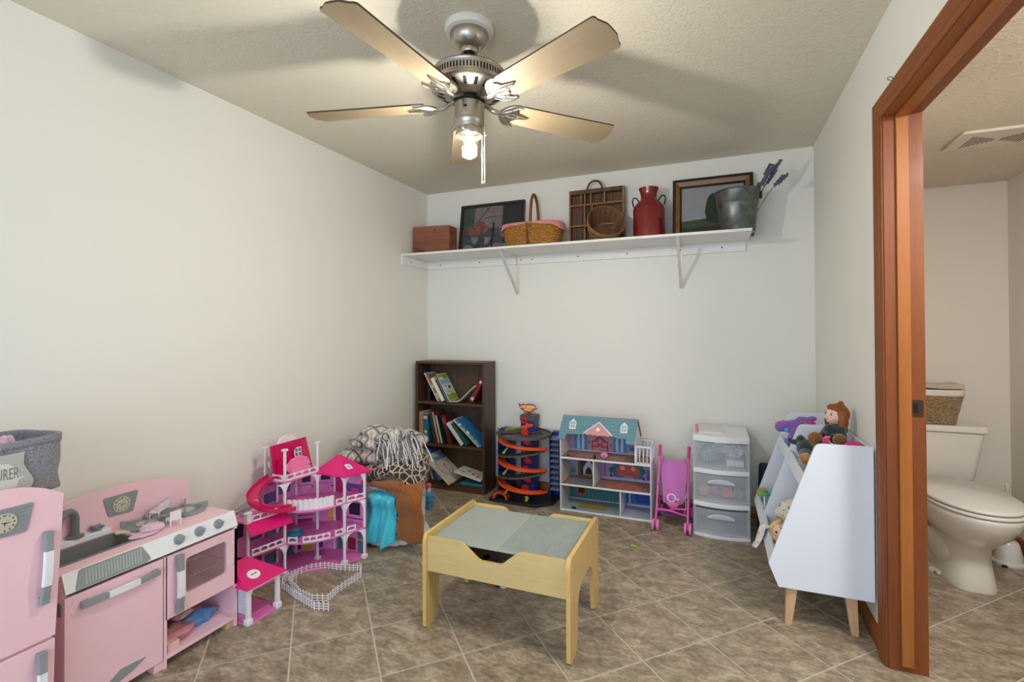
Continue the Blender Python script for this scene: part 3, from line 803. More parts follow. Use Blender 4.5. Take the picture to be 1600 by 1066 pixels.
for xx, za, zb in ((x0 + 0.085, z1 - 0.103, z1 - 0.028), (x0 + 0.112, z1 - 0.103, z1 - 0.028), (x0 + 0.155, z1 - 0.103, z1 - 0.028), (x0 + 0.255, z1 - 0.103, z1 - 0.028), (x0 + 0.110, z0 + 0.012, z1 - 0.115), (x0 + 0.165, z0 + 0.012, z1 - 0.115)):
    link('divider', MB().box(xx, xx + 0.010, ya + 0.004, yb_ - 0.006, za, zb), m_rustx, rk, bevel=0.001)
hd = MB(); hd.tube([(-0.795 - 0.055 * cos(pi * q / 14), 3.400, z1 - 0.020 + 0.078 * sin(pi * q / 14) ** 0.8) for q in range(15)], 0.009, 8, flat=0.8)
link('bent_handle', hd, m_rust, rk)

# ---- bushel basket tipped on its side
m_slat = wood('splint_wood', (88, 56, 36), (136, 94, 64), 'z', 22, 0.6, space='obj')
bu = thing('splint_basket', 'small brown splint basket tipped over with its open mouth facing out', 'basket', (-0.650, 3.235, SZ + 0.022), rot=(rad(60), rad(-8), rad(28)))
bu.scale = (1.22, 1.22, 1.22)
# local z = axis of the basket, mouth at +z
def hoop(r_, z, w_, th): return MB().lathe([(r_, z), (r_ + th, z), (r_ + th, z + w_), (r_, z + w_), (r_, z)], (0, 0, 0), 32, cap=False)
ofs = Vector((0, 0.105, -0.035))
def shifted(mb_):
    mb_.v = [p + ofs for p in mb_.v]; return mb_
for q in range(20):
    a0, a1 = 2 * pi * q / 20 + 0.012, 2 * pi * (q + 1) / 20 - 0.012
    s_ = MB()
    for a in (a0, a1):
        for r_, z in ((0.074, -0.055), (0.077, -0.055), (0.105, 0.062), (0.102, 0.062)): s_.v.append(Vector((r_ * cos(a), r_ * sin(a), z)))
    s_.f = [[0, 1, 2, 3], [7, 6, 5, 4], [1, 5, 6, 2], [0, 3, 7, 4], [3, 2, 6, 7], [0, 4, 5, 1]]; s_.mi = [0] * 6
    link('stave', shifted(s_), m_slat, bu, local=True, smooth=0)
link('bottom_disc', shifted(MB().lathe([(0.0, -0.052), (0.073, -0.052), (0.073, -0.046), (0.0, -0.046)], (0, 0, 0), 32)), m_slat, bu, local=True)
for r_, z, w_ in ((0.106, 0.040, 0.026), (0.0935, -0.004, 0.014), (0.078, -0.054, 0.014)):
    link('hoop', shifted(hoop(r_, z, w_, 0.003)), mat('hoop_wood', (150, 110, 72), 0.6, var=(40, 0.2)), bu, local=True)
wr_ = MB(); wr_.tube([(0.100 * cos(a), 0.100 * sin(a), 0.066 - 0.035 * sin((a - 0.2) * 1.0)) for a in [0.2 + pi * q / 16 for q in range(17)]], 0.0018, 6)
link('wire_handle', shifted(wr_), mat('wire', (176, 164, 146), 0.3, 0.9), bu, local=True)

# ---- red milk can
m_red = mat('red_enamel', (122, 22, 24), 0.22, coat=0.6, var=(10, 0.18), bump=(24, 0.08, 0.003))
mc = thing('milk_can', 'glossy red milk can with two dark ear handles on the wall shelf', 'milk can', (-0.406, 3.30, SZ))
link('can_body', MB().lathe([(0.0, SZ), (0.098, SZ), (0.103, SZ + 0.006), (0.103, SZ + 0.205), (0.098, SZ + 0.222), (0.078, SZ + 0.250), (0.056, SZ + 0.272), (0.051, SZ + 0.290), (0.055, SZ + 0.318), (0.064, SZ + 0.342), (0.065, SZ + 0.348), (0.061, SZ + 0.348), (0.050, SZ + 0.32), (0.046, SZ + 0.28), (0.0, SZ + 0.27)], (-0.406, 3.30, 0), 40), m_red, mc)
link('base_band', MB().lathe([(0.1032, SZ + 0.004), (0.1045, SZ + 0.006), (0.1045, SZ + 0.026), (0.1032, SZ + 0.030)], (-0.406, 3.30, 0), 40, cap=False), mat('rusty_band', (142, 44, 26), 0.4, var=(30, 0.4)), mc)
for s in (-1, 1):
    h = MB(); hx = -0.406
    h.tube([(hx + s * 0.062, 3.30, SZ + 0.262), (hx + s * 0.082, 3.30, SZ + 0.292), (hx + s * 0.100, 3.30, SZ + 0.294), (hx + s * 0.108, 3.30, SZ + 0.272), (hx + s * 0.100, 3.30, SZ + 0.232)], 0.0085, 8, flat=0.5)
    link('ear_handle', h, mat('handle_iron', (34, 26, 24), 0.4, 0.6), mc, label='dark iron ear handle')

# ---- galvanised pail
m_galv = mat('galvanised_steel', (108, 112, 110), 0.38, 0.75, var=(16, 0.45), bump=(20, 0.05, 0.003))
PX, PY = 0.132, 3.265
pl = thing('metal_pail', 'mottled galvanised metal pail holding lavender at the right end of the shelf', 'pail', (PX, PY, SZ))
link('pail_body', MB().lathe([(0.0, SZ), (0.098, SZ), (0.100, SZ + 0.004), (0.103, SZ + 0.030), (0.105, SZ + 0.033), (0.1035, SZ + 0.036), (0.118, SZ + 0.17), (0.120, SZ + 0.174), (0.119, SZ + 0.178), (0.128, SZ + 0.248), (0.132, SZ + 0.252), (0.132, SZ + 0.258), (0.128, SZ + 0.260), (0.124, SZ + 0.252), (0.100, SZ + 0.012), (0.0, SZ + 0.010)], (PX, PY, 0), 44), m_galv, pl)
e = MB(); e.box(PX + 0.122, PX + 0.137, PY - 0.015, PY + 0.015, SZ + 0.205, SZ + 0.245); link('bail_ear', e, m_dkmetal, pl, bevel=0.002)
e = MB(); e.tube([(PX + 0.134 * cos(a), PY + 0.134 * sin(a), SZ + 0.232 + 0.02 * abs(sin(a))) for a in [pi * q / 20 for q in range(21)]], 0.003, 6); link('bail', e, m_dkmetal, pl)
# lavender
lv = thing('lavender_bunch', 'dried lavender sprigs standing in the galvanised pail', 'dried flowers', (PX + 0.05, PY, SZ + 0.02))
m_stem = mat('lavender_stem', (104, 108, 84), 0.8); m_lav = mat('lavender_bloom', (98, 94, 116), 0.85, var=(60, 0.3))
random.seed(11)
tips = [(0.370, 2.236), (0.355, 2.215), (0.330, 2.205), (0.318, 2.228), (0.402, 2.138), (0.378, 2.132), (0.335, 2.168), (0.300, 2.150), (0.275, 2.120), (0.345, 2.180), (0.310, 2.190), (0.255, 2.118)]
for i, (tx, tz) in enumerate(tips):
    ty = PY - 0.03 + random.uniform(-0.04, 0.05)
    b0 = Vector((PX + 0.075 + random.uniform(-0.02, 0.02), PY + random.uniform(-0.02, 0.02), SZ + 0.09)); t1 = Vector((tx, ty, tz))
    mid = b0.lerp(t1, 0.55) + Vector((-0.012, 0, 0.012))
    s_ = MB(); s_.tube([b0, mid, t1], 0.0014, 5); sg = link('sprig', s_, m_stem, lv)
    f_ = MB(); d = (t1 - mid).normalized()
    for q in range(16):
        p = t1 - d * (0.0045 * q); a = q * 2.4; o_ = d.orthogonal().normalized(); o2 = d.cross(o_)
        f_.ball(p + (o_ * cos(a) + o2 * sin(a)) * 0.005, 0.0062, 0.0062, 0.0072, 6, 4)
    link('flower_spike', f_, m_lav, sg)
# ================================================================ BOOKCASE AND BOOKS
random.seed(3)
m_wal = wood('walnut_laminate', (50, 33, 21), (86, 60, 40), 'z', 20, 0.42)
m_walx = wood('walnut_laminate_shelf', (56, 38, 24), (92, 66, 44), 'x', 20, 0.42)
bx0, bx1, by0, by1, bzt = -2.208, -1.604, 3.245, 3.440, 0.988
bc = thing('bookcase', 'dark walnut three shelf bookcase of loose books in the far corner', 'bookcase', ((bx0 + bx1) / 2, (by0 + by1) / 2, 0))
link('side_panel', MB().box(bx0, bx0 + 0.018, by0, by1, 0, bzt), m_wal, bc, bevel=0.0012)
link('side_panel', MB().box(bx1 - 0.018, bx1, by0, by1, 0, bzt), m_wal, bc, bevel=0.0012)
link('top_panel', MB().box(bx0 + 0.018, bx1 - 0.018, by0, by1, bzt - 0.018, bzt), m_walx, bc, bevel=0.001)
for z in (0.655, 0.327, 0.037): link('shelf', MB().box(bx0 + 0.018, bx1 - 0.018, by0 + 0.002, by1 - 0.004, z, z + 0.018), m_walx, bc, bevel=0.001)
link('kick_board', MB().box(bx0 + 0.018, bx1 - 0.018, by0 + 0.004, by0 + 0.018, 0, 0.037), m_walx, bc)
link('back_panel', MB().box(bx0 + 0.010, bx1 - 0.010, by1 - 0.004, by1, 0.02, bzt - 0.005), wood('walnut_back', (58, 40, 26), (98, 74, 50), 'z', 26, 0.5), bc)
m_page = mat('book_pages', (222, 212, 190), 0.85, var=(300, 0.08, (1, 0.02, 0.02)))
m_pagew = mat('white_pages', (226, 224, 218), 0.85)
def cov(n, c, r=0.45): return mat('cover_' + n, c, r, var=(40, 0.10))
def book(label, x, z, lean, t, h, d, y0, mcover, pages_out=False, prints=(), mspine=None, mp=None, group=None):
    """lean > 0: top tips to the left, resting on its lower left corner; u = thickness, v = height, w = depth into shelf"""
    a = rad(lean); U = Vector((cos(a), 0, sin(a))); V = Vector((-sin(a), 0, cos(a)))
    if lean < 0: O = Vector((x, y0, z)) - U * t
    else: O = Vector((x, y0, z))
    T = lambda u, v, w_: O + U * u + V * v + Vector((0, w_, 0))
    b = thing('book', label, 'book', (x, y0, z), group=group)
    def bx(u0, u1, v0, v1, w0, w1):
        c = T((u0 + u1) / 2, (v0 + v1) / 2, (w0 + w1) / 2)
        return c, U * (u1 - u0), V * (v1 - v0), Vector((0, w1 - w0, 0))
    c = min(0.0025, t * 0.2)
    cv = MB()
    cv.obox(*bx(0, c, 0, h, 0, d)).obox(*bx(t - c, t, 0, h, 0, d))
    if pages_out: cv.obox(*bx(c, t - c, 0, h, d - c, d))
    link('cover', cv, mcover, b, bevel=0.0005, seg=1)
    if not pages_out:
        link('spine', MB().obox(*bx(c, t - c, 0, h, -0.0006, c)), mspine or mcover, b, bevel=0.0005, seg=1)
    link('pages', MB().obox(*bx(c, t - c, 0.003, h - 0.003, c + 0.001, d - c - 0.001)), mp or m_page, b, smooth=0)
    for li, (nm, face, polys, mm) in enumerate(prints):
        for i, poly in enumerate(polys):
            q = MB(); e = 0.0003 + 0.0003 * li + 0.0001 * (i % 3)
            if face == 'spine': q.prism([T(t * pu, h * pv, -0.0006) for pu, pv in poly], (0, -e, 0))
            else: q.prism([T(t, h * pv, d * pu) for pu, pv in poly], U * e)
            link(nm, q, mm, b, smooth=0)
    return b, T
R4 = lambda a, b, c, d: [(a, b), (c, b), (c, d), (a, d)]
ink = mat('print_dark', (40, 38, 40), 0.6); inkw = mat('print_white', (232, 230, 224), 0.6); inkg = mat('print_gold', (176, 146, 70), 0.5)
inkr = mat('print_red', (190, 52, 48), 0.6); inkb = mat('print_blue', (92, 138, 190), 0.6); inkgr = mat('print_green', (140, 168, 52), 0.6)
# top shelf
z = 0.674
book('dark upright book at the far left of the top shelf', -2.155, z, 0, 0.030, 0.175, 0.10, 3.325, cov('charcoal', (38, 36, 36)))
book('tall thin pale blue book leaning at the left of the top shelf', -2.018, z, 30, 0.008, 0.252, 0.150, 3.262, cov('pale_blue', (176, 186, 206)), prints=[('cover_picture', 'cover', [R4(0.1, 0.74, 0.9, 0.95)], inkb)], mspine=cov('pale', (214, 214, 222)))
book('orange and brown picture book leaning on the top shelf', -2.006, z, 30, 0.018, 0.232, 0.145, 3.262, cov('rust', (162, 94, 52)), prints=[('spine_print', 'spine', [R4(0.15, 0.1, 0.85, 0.3), R4(0.2, 0.5, 0.8, 0.62)], cov('cream', (214, 196, 164)))])
book('thick white book leaning on the top shelf', -1.982, z, 30, 0.030, 0.202, 0.145, 3.262, cov('white', (222, 220, 208)))
book('slim dark green book with tiny marks leaning on the top shelf', -1.944, z, 30, 0.015, 0.190, 0.145, 3.262, cov('forest', (44, 62, 46)), prints=[('spine_print', 'spine', [R4(0.3, 0.78, 0.7, 0.86)], inkr)])
gl = [(0.05, 0.04), (0.95, 0.04), (0.95, 0.24), (0.6, 0.28), (0.3, 0.22), (0.05, 0.27)]
book('lime green and white covered book with black spine on the top shelf', -1.924, z, 30, 0.014, 0.238, 0.150, 3.262, cov('white_gloss', (218, 222, 222), 0.3), mspine=cov('black', (24, 22, 22)),
     prints=[('cover_green', 'cover', [gl, R4(0.05, 0.80, 0.95, 0.97)], inkgr), ('cover_blue', 'cover', [R4(0.05, 0.62, 0.95, 0.78)], mat('print_sky', (150, 184, 214), 0.6)),
             ('cover_figures', 'cover', [blob(0.35, 0.54, 0.06, 0.03, 8), blob(0.66, 0.5, 0.10, 0.05, 9, 0.3), blob(0.5, 0.45, 0.05, 0.02, 8), R4(0.2, 0.34, 0.85, 0.35), R4(0.2, 0.30, 0.8, 0.31)], ink),
             ('cover_title', 'cover', [blob(0.28, 0.83, 0.2, 0.05, 12)], inkw)])
pb = thing('paperback', 'floppy white paperback bent into a curve on the top shelf', 'book', (-1.83, 3.27, z))
crv = [(-1.925, 0.679), (-1.88, 0.6775), (-1.84, 0.680), (-1.812, 0.694), (-1.788, 0.718), (-1.757, 0.746), (-1.720, 0.778), (-1.686, 0.806)]
def ribbon(off0, off1, y0, y1):
    q = MB(); n = len(crv); P0 = []; P1 = []
    for i, (x, zz) in enumerate(crv):
        a = crv[min(i + 1, n - 1)]; b_ = crv[max(i - 1, 0)]; d = Vector((a[0] - b_[0], 0, a[1] - b_[1])).normalized(); N = Vector((-d.z, 0, d.x))
        P0.append(Vector((x, 0, zz)) + N * off0); P1.append(Vector((x, 0, zz)) + N * off1)
    poly = P0 + P1[::-1]
    q.prism([p + Vector((0, y0, 0)) for p in poly], (0, y1 - y0, 0)); return q
link('pages', ribbon(0.001, 0.006, 3.262, 3.395), m_pagew, pb)
link('cover', ribbon(0.0, 0.001, 3.260, 3.397), cov('grey', (190, 186, 186)), pb)
link('cover', ribbon(0.006, 0.007, 3.260, 3.397), cov('olive_cover', (160, 150, 96)), pb)
book('thick dark red book leaning against the right side of the top shelf', -1.724, z, -29, 0.036, 0.205, 0.14, 3.285, cov('dark_red', (120, 30, 34)), prints=[('spine_title', 'spine', [R4(0.25, 0.80, 0.75, 0.84), R4(0.25, 0.86, 0.75, 0.9), R4(0.2, 0.08, 0.4, 0.2), R4(0.55, 0.08, 0.8, 0.2)], inkw)])
# middle shelf
z = 0.3462
book('tan cloth book upright at the far left of the middle shelf', -2.1885, z, 0, 0.036, 0.240, 0.15, 3.262, cov('tan', (168, 138, 100), 0.8))
book('teal blue book with cream figure on its spine on the middle shelf', -2.147, z, 2, 0.046, 0.222, 0.15, 3.262, cov('teal', (34, 104, 132)), prints=[('spine_figure', 'spine', [blob(0.5, 0.38, 0.3, 0.06, 10, 0.3), R4(0.6, 0.02, 0.95, 0.16), R4(0.12, 0.84, 0.9, 0.94)], cov('cream', (214, 196, 164)))])
book('narrow dark green book leaning beside the teal one on the middle shelf', -2.052, z, 10.6, 0.026, 0.238, 0.15, 3.262, cov('bottle', (40, 56, 50)))
book('red covered book showing peach page edges on the middle shelf', -2.018, z, 14, 0.022, 0.250, 0.145, 3.262, cov('brick', (116, 40, 38)), pages_out=True, mp=mat('peach_pages', (206, 160, 130), 0.85))
book('dark green book showing cream page edges on the middle shelf', -1.990, z, 14.5, 0.020, 0.226, 0.15, 3.262, cov('pine', (24, 54, 42)), pages_out=True)
book('dark maroon book leaning in the middle of the middle shelf', -1.932, z, 17, 0.034, 0.226, 0.13, 3.275, cov('maroon', (84, 26, 30)), prints=[('spine_label', 'spine', [R4(0.0, 0.70, 1, 0.92)], cov('rose', (140, 52, 56)))])
book('white book tilted beside the maroon one on the middle shelf', -1.812, z, 39, 0.030, 0.205, 0.14, 3.258, cov('bone', (206, 206, 204)))
book('mid green book tilted beside the white one on the middle shelf', -1.770, z, 39, 0.026, 0.205, 0.14, 3.258, cov('emerald', (34, 82, 66)))
book('long cream and red topped book tilted low on the middle shelf', -1.664, z, 48.5, 0.012, 0.290, 0.14, 3.258, cov('ivory', (200, 188, 166)))
fl = [blob(0.3, 0.70, 0.16, 0.03, 9, 0.3), blob(0.6, 0.52, 0.2, 0.025, 9, 0.3), blob(0.4, 0.36, 0.2, 0.03, 9, 0.3)]
book('bright blue picture book with green blossoms tilted on the middle shelf', -1.644, z, 48.5, 0.018, 0.286, 0.145, 3.258, cov('azure', (46, 118, 176)), prints=[('spine_flowers', 'spine', [blob(0.5, 0.2, 0.4, 0.05, 9, 0.3), blob(0.5, 0.36, 0.4, 0.06, 9, 0.3), blob(0.45, 0.66, 0.4, 0.05, 9, 0.3)], inkgr), ('spine_blossom', 'spine', [blob(0.5, 0.52, 0.45, 0.05, 9, 0.3), blob(0.5, 0.84, 0.4, 0.03, 9, 0.3)], inkw)])
# bottom shelf
z = 0.0562
book('cream book upright at the far left of the bottom shelf', -2.1885, z, 0, 0.022, 0.250, 0.15, 3.262, cov('cream', (214, 196, 164)))
book('short olive book leaning on the bottom shelf', -2.135, z, 6, 0.036, 0.150, 0.14, 3.262, cov('olive', (112, 118, 92)))
book('cream yellow book with green cover leaning on the bottom shelf', -2.072, z, 21, 0.022, 0.250, 0.145, 3.262, cov('sage', (96, 104, 78)), pages_out=True, mp=mat('yellow_pages', (196, 186, 140), 0.85))
book('royal blue picture book leaning on the bottom shelf', -2.046, z, 21.5, 0.026, 0.254, 0.15, 3.262, cov('royal', (60, 86, 160)), prints=[('spine_print', 'spine', [blob(0.5, 0.8, 0.4, 0.08, 9, 0.3), blob(0.5, 0.4, 0.4, 0.06, 9, 0.3)], mat('print_lilac', (160, 170, 214), 0.6))])
book('shorter light blue book leaning on the bottom shelf', -2.016, z, 22, 0.036, 0.180, 0.15, 3.262, cov('cornflower', (112, 140, 190)))
cl_b, T = book('large cream clock face board book sliding off the bottom shelf', -1.884, z, 50, 0.016, 0.330, 0.230, 3.195, cov('parchment', (206, 198, 180)))
cb = MB(); tt = 0.0163; cu_, cvv, rr = 0.115, 0.150, 0.084
th = 0.016
ring = [(cu_ + rr * cos(a), cvv + rr * sin(a)) for a in [2 * pi * i / 40 for i in range(40)]]
ri = [(cu_ + (rr - 0.005) * cos(a), cvv + (rr - 0.005) * sin(a)) for a in [2 * pi * i / 40 for i in range(40)]]
cb.add([T(th + 0.0005, v, w_) for w_, v in ring] + [T(th + 0.0005, v, w_) for w_, v in ri], [(i, (i + 1) % 40, 40 + (i + 1) % 40, 40 + i) for i in range(40)])
link('clock_ring', cb, mat('clock_ring_green', (48, 62, 50), 0.5), cl_b, smooth=0)
Uw = Vector((0, 1, 0)); Vw = (T(0, 1, 0) - T(0, 0, 0))
nm = MB()
for hh in range(1, 13):
    a = pi / 2 - 2 * pi * hh / 12
    o_ = T(th + 0.0005, cvv + 0.066 * sin(a) - 0.006, cu_ + 0.066 * cos(a))
    text(str(hh), 0.017, o_, Uw, Vw, 0.0002, align='CENTER', mb=nm)
link('clock_numerals', nm, ink, cl_b, smooth=0)
def hand(w0, v0, w1, v1, wd):
    d = Vector((w1 - w0, v1 - v0)); p = Vector((-d.y, d.x)).normalized() * wd
    return MB().prism([T(th + 0.0004, v, w_) for w_, v in ((w0 + p.x, v0 + p.y), (w1, v1), (w0 - p.x, v0 - p.y))], (T(1, 0, 0) - T(0, 0, 0)) * 0.0012)
link('clock_hand', hand(cu_, cvv, cu_ + 0.012, cvv - 0.060, 0.006), inkb, cl_b, smooth=0)
link('clock_hand', hand(cu_, cvv, cu_ + 0.028, cvv + 0.026, 0.006), inkr, cl_b, smooth=0)
book('cream picture book with pink flowers leaning at the right of the bottom shelf', -1.640, z + 0.038, 78, 0.010, 0.235, 0.165, 3.245, cov('white', (222, 220, 208)),
     prints=[('cover_flowers', 'cover', [blob(0.40, 0.42, 0.10, 0.07, 10, 0.35), blob(0.55, 0.62, 0.09, 0.06, 10, 0.35), blob(0.30, 0.22, 0.10, 0.06, 10, 0.35)], mat('print_pink', (184, 72, 128), 0.6)), ('cover_leaves', 'cover', [blob(0.30, 0.76, 0.10, 0.07, 10, 0.3), blob(0.62, 0.28, 0.07, 0.05, 9, 0.3)], inkg)])
book('teal book lying flat under the flowered one on the bottom shelf', -1.626, z, 90, 0.012, 0.190, 0.15, 3.255, cov('teal_flat', (40, 130, 150)))

# ================================================================ TOY CAR GARAGE TOWER
m_blu = mat('garage_blue', (22, 44, 120), 0.4); m_org = mat('track_orange', (222, 82, 30), 0.35); m_gry = mat('deck_grey', (78, 78, 76), 0.5)
m_blk = mat('garage_black', (26, 28, 30), 0.5); m_lime = mat('lime_plastic', (186, 204, 48), 0.4); m_rdo = mat('lift_red', (206, 52, 34), 0.4)
GX, GY = -1.295, 3.268
gt = thing('toy_garage', 'multi level toy car garage with orange spiral track beside the bookcase', 'toy garage', (GX, GY, 0))
link('base_plate', MB().prism([(-1.525, 3.15, 0), (-1.165, 3.13, 0), (-1.065, 3.23, 0), (-1.055, 3.46, 0), (-1.525, 3.46, 0)], (0, 0, 0.022)), m_blk, gt, bevel=0.003)
tw = link('lift_tower', MB().box(GX - 0.055, GX + 0.055, 3.335, 3.425, 0.022, 0.592), m_blu, gt, bevel=0.003)
link('tower_cap', MB().box(GX - 0.060, GX + 0.060, 3.330, 3.43, 0.555, 0.598), m_gry, tw, bevel=0.003)
# zig-zag lift in front of the tower
for q in range(7):
    zc = 0.045 + q * 0.068; s = 1 if q % 2 else -1
    link('lift_cradle', MB().prism([(GX - 0.010 + 0.012 * s, 3.300, zc), (GX + 0.028 + 0.012 * s, 3.300, zc + 0.006), (GX + 0.022 + 0.012 * s, 3.300, zc + 0.040), (GX + 0.004, 3.300, zc + 0.058), (GX - 0.020 + 0.010 * s, 3.300, zc + 0.050), (GX - 0.030 + 0.012 * s, 3.300, zc + 0.018)], (0, 0.030, 0)), m_rdo, gt, bevel=0.003)
claw = MB().prism([(GX - 0.045, 3.318, 0.500), (GX + 0.005, 3.318, 0.495), (GX + 0.012, 3.318, 0.512), (GX + 0.045, 3.318, 0.518), (GX + 0.048, 3.318, 0.540), (GX + 0.010, 3.318, 0.536), (GX + 0.004, 3.318, 0.552), (GX - 0.012, 3.318, 0.530), (GX - 0.045, 3.318, 0.518)], (0, 0.016, 0))
link('orange_arm', claw, m_org, gt, bevel=0.003)
tg = link('target', disc(MB(), (GX - 0.026, 3.331, 0.562), 0.024, (0, -1, 0), 0.006, 22), mat('target_red', (200, 34, 44), 0.4), gt)
link('target_eye', disc(MB(), (GX - 0.026, 3.325, 0.562), 0.008, (0, -1, 0), 0.002, 14), m_blk, tg)
# top deck
dk = MB(); dk.lathe([(0.06, 0.466), (0.192, 0.466), (0.196, 0.470), (0.196, 0.486), (0.190, 0.486), (0.188, 0.476), (0.06, 0.476)], (GX, GY, 0), 48, a0=rad(-140), a1=rad(190), cap=False)
link('top_deck', dk, m_gry, gt, solid=0.002)
link('deck_tongue', MB().prism([(GX - 0.235, GY - 0.02, 0.468), (GX - 0.18, GY - 0.07, 0.468), (GX - 0.16, GY + 0.02, 0.468), (GX - 0.20, GY + 0.05, 0.468)], (0, 0, 0.010)), m_gry, gt)
link('deck_gate', MB().box(GX - 0.212, GX - 0.198, GY - 0.006, GY + 0.004, 0.478, 0.508), mat('grey_blue_clip', (120, 130, 150), 0.4), gt, bevel=0.002)
link('lime_guide', MB().lathe([(0.150, 0.478), (0.176, 0.478), (0.176, 0.492), (0.150, 0.492)], (GX, GY, 0), 12, a0=rad(110), a1=rad(165)), m_lime, gt)
# helix
def helix(r0, r1, z0, z1, a0, a1, lip, n=28):
    q = MB(); prof_ = [(r0, 0.0), (r1, 0.0), (r1, lip), (r1 - 0.004, lip), (r1 - 0.004, 0.005), (r0 + 0.004, 0.005), (r0 + 0.004, lip * 0.7), (r0, lip * 0.7)]
    mk = len(prof_)
    for i in range(n + 1):
        t_ = i / n; a = rad(a0 + (a1 - a0) * t_); zz = z0 + (z1 - z0) * t_
        for r_, dz in prof_: q.v.append(Vector((GX + r_ * cos(a), GY + r_ * sin(a), zz + dz)))
    for i in range(n):
        for j in range(mk): q.f.append([i * mk + j, i * mk + (j + 1) % mk, (i + 1) * mk + (j + 1) % mk, (i + 1) * mk + j]); q.mi.append(0)
    q.f.append(list(range(mk))[::-1]); q.f.append([n * mk + j for j in range(mk)]); q.mi += [0, 0]
    return q
zt = 0.452
for lv_ in range(3):
    zs = zt - lv_ * 0.150
    link('orange_track', helix(0.140, 0.192, zs, zs - 0.070, 170, 350, 0.018), m_org, gt)
    if lv_ < 2: link('grey_deck', helix(0.062, 0.190, zs - 0.072, zs - 0.148, -10, -200, 0.012), m_gry, gt)
    link('lime_arm', MB().prism([(GX - 0.135, GY - 0.10, zs - 0.105), (GX - 0.115, GY - 0.10, zs - 0.110), (GX - 0.085, GY - 0.10, zs - 0.062), (GX - 0.095, GY - 0.10, zs - 0.060)], (0, 0.012, 0)), m_lime, gt, bevel=0.002)
# side stacks of parking bays
for sx, x0, x1 in ((-1, -1.535, -1.440), (1, -1.125, -1.040)):
    yf = 3.330
    stack = link('parking_stack', MB().box(x0, x1, yf + 0.055, 3.45, 0.022, 0.480), m_blu, gt, bevel=0.003)
    link('stack_post', MB().box(x0, x0 + 0.010, yf, yf + 0.055, 0.022, 0.480), m_blu, stack); link('stack_post', MB().box(x1 - 0.010, x1, yf, yf + 0.055, 0.022, 0.480), m_blu, stack)
    for q in range(10):
        zz = 0.075 + q * 0.040
        link('parking_bay', MB().prism([(x0 + 0.010, yf - 0.012, zz), (x0 + 0.010, yf + 0.055, zz), (x0 + 0.010, yf + 0.055, zz + 0.020), (x0 + 0.010, yf - 0.006, zz + 0.006)], (x1 - x0 - 0.020, 0, 0)), mat('bay_grey', (112, 124, 150), 0.35) if sx > 0 else m_blu, stack, label='grey parking bay' if sx > 0 else None)
ar = MB(); n = 14
for i in range(n + 1):
    a = pi * i / n
    for r_, yy in ((0.055, 3.155), (0.055, 3.205), (0.042, 3.205), (0.042, 3.155)): ar.v.append(Vector((-1.440 - r_ * 1.05 * cos(a), yy, 0.022 + r_ * 0.9 * sin(a))))
for i in range(n):
    for j in range(4): ar.f.append([i * 4 + j, i * 4 + (j + 1) % 4, i * 4 + 4 + (j + 1) % 4, i * 4 + 4 + j]); ar.mi.append(0)
ar.f += [[3, 2, 1, 0], [n * 4 + j for j in range(4)]]; ar.mi += [0, 0]
link('orange_arch', ar, m_org, gt)
link('exit_arrow', MB().prism([(GX + 0.035, 3.175, 0.024), (GX + 0.058, 3.170, 0.024), (GX + 0.070, 3.176, 0.050), (GX + 0.052, 3.182, 0.062), (GX + 0.030, 3.180, 0.048), (GX + 0.046, 3.178, 0.044)], (0, 0.008, 0)), m_lime, gt)
# flame shaped sign
SX, SY, SZ0 = GX - 0.012, 3.372, 0.612
sg = MB(); sg.box(GX - 0.012, GX + 0.004, 3.372, 3.380, 0.592, 0.618); link('sign_post', sg, m_gry, gt)
fl_o = [(-0.074, 0.066), (-0.058, 0.058), (-0.040, 0.064), (-0.020, 0.060), (0.010, 0.066), (0.040, 0.064), (0.062, 0.054), (0.070, 0.040), (0.072, 0.030), (0.050, 0.020), (0.030, 0.006), (0.016, 0.000), (-0.014, 0.000), (-0.036, 0.012), (-0.056, 0.024), (-0.062, 0.034), (-0.072, 0.036), (-0.066, 0.046), (-0.072, 0.052)]
def scl(pts_, k, dx=0, dz=0): return [(x * k + dx, (zz - 0.034) * k + 0.034 + dz) for x, zz in pts_]
sgn = link('flame_sign', MB().prism([(SX + x, SY, SZ0 + zz) for x, zz in fl_o], (0, 0.006, 0)), mat('sign_navy', (36, 44, 92), 0.4), gt)
link('sign_flame', MB().prism([(SX + x, SY - 0.0002, SZ0 + zz) for x, zz in scl(fl_o, 0.90)], (0, -0.0008, 0)), mat('sign_red', (204, 44, 40), 0.4), sgn, smooth=0)
link('sign_flame', MB().prism([(SX + x, SY - 0.001, SZ0 + zz) for x, zz in scl(fl_o, 0.72, 0.006, 0.002)], (0, -0.0008, 0)), mat('sign_orange', (232, 146, 40), 0.4), sgn, smooth=0)
link('sign_lettering', text('HOT WHEELS', 0.022, (SX + 0.004, SY - 0.0020, SZ0 + 0.036), (1, 0, 0.04), (0, 0, 1), 0.0004, 0.2, 'CENTER', bold=0.0006), inkw, sgn, smooth=0)
link('sign_lettering', text('MEGA', 0.024, (SX + 0.002, SY - 0.0020, SZ0 + 0.014), (1, 0, 0.03), (0, 0, 1), 0.0004, 0.2, 'CENTER', bold=0.0008), mat('sign_yellow', (246, 214, 70), 0.4), sgn, smooth=0)

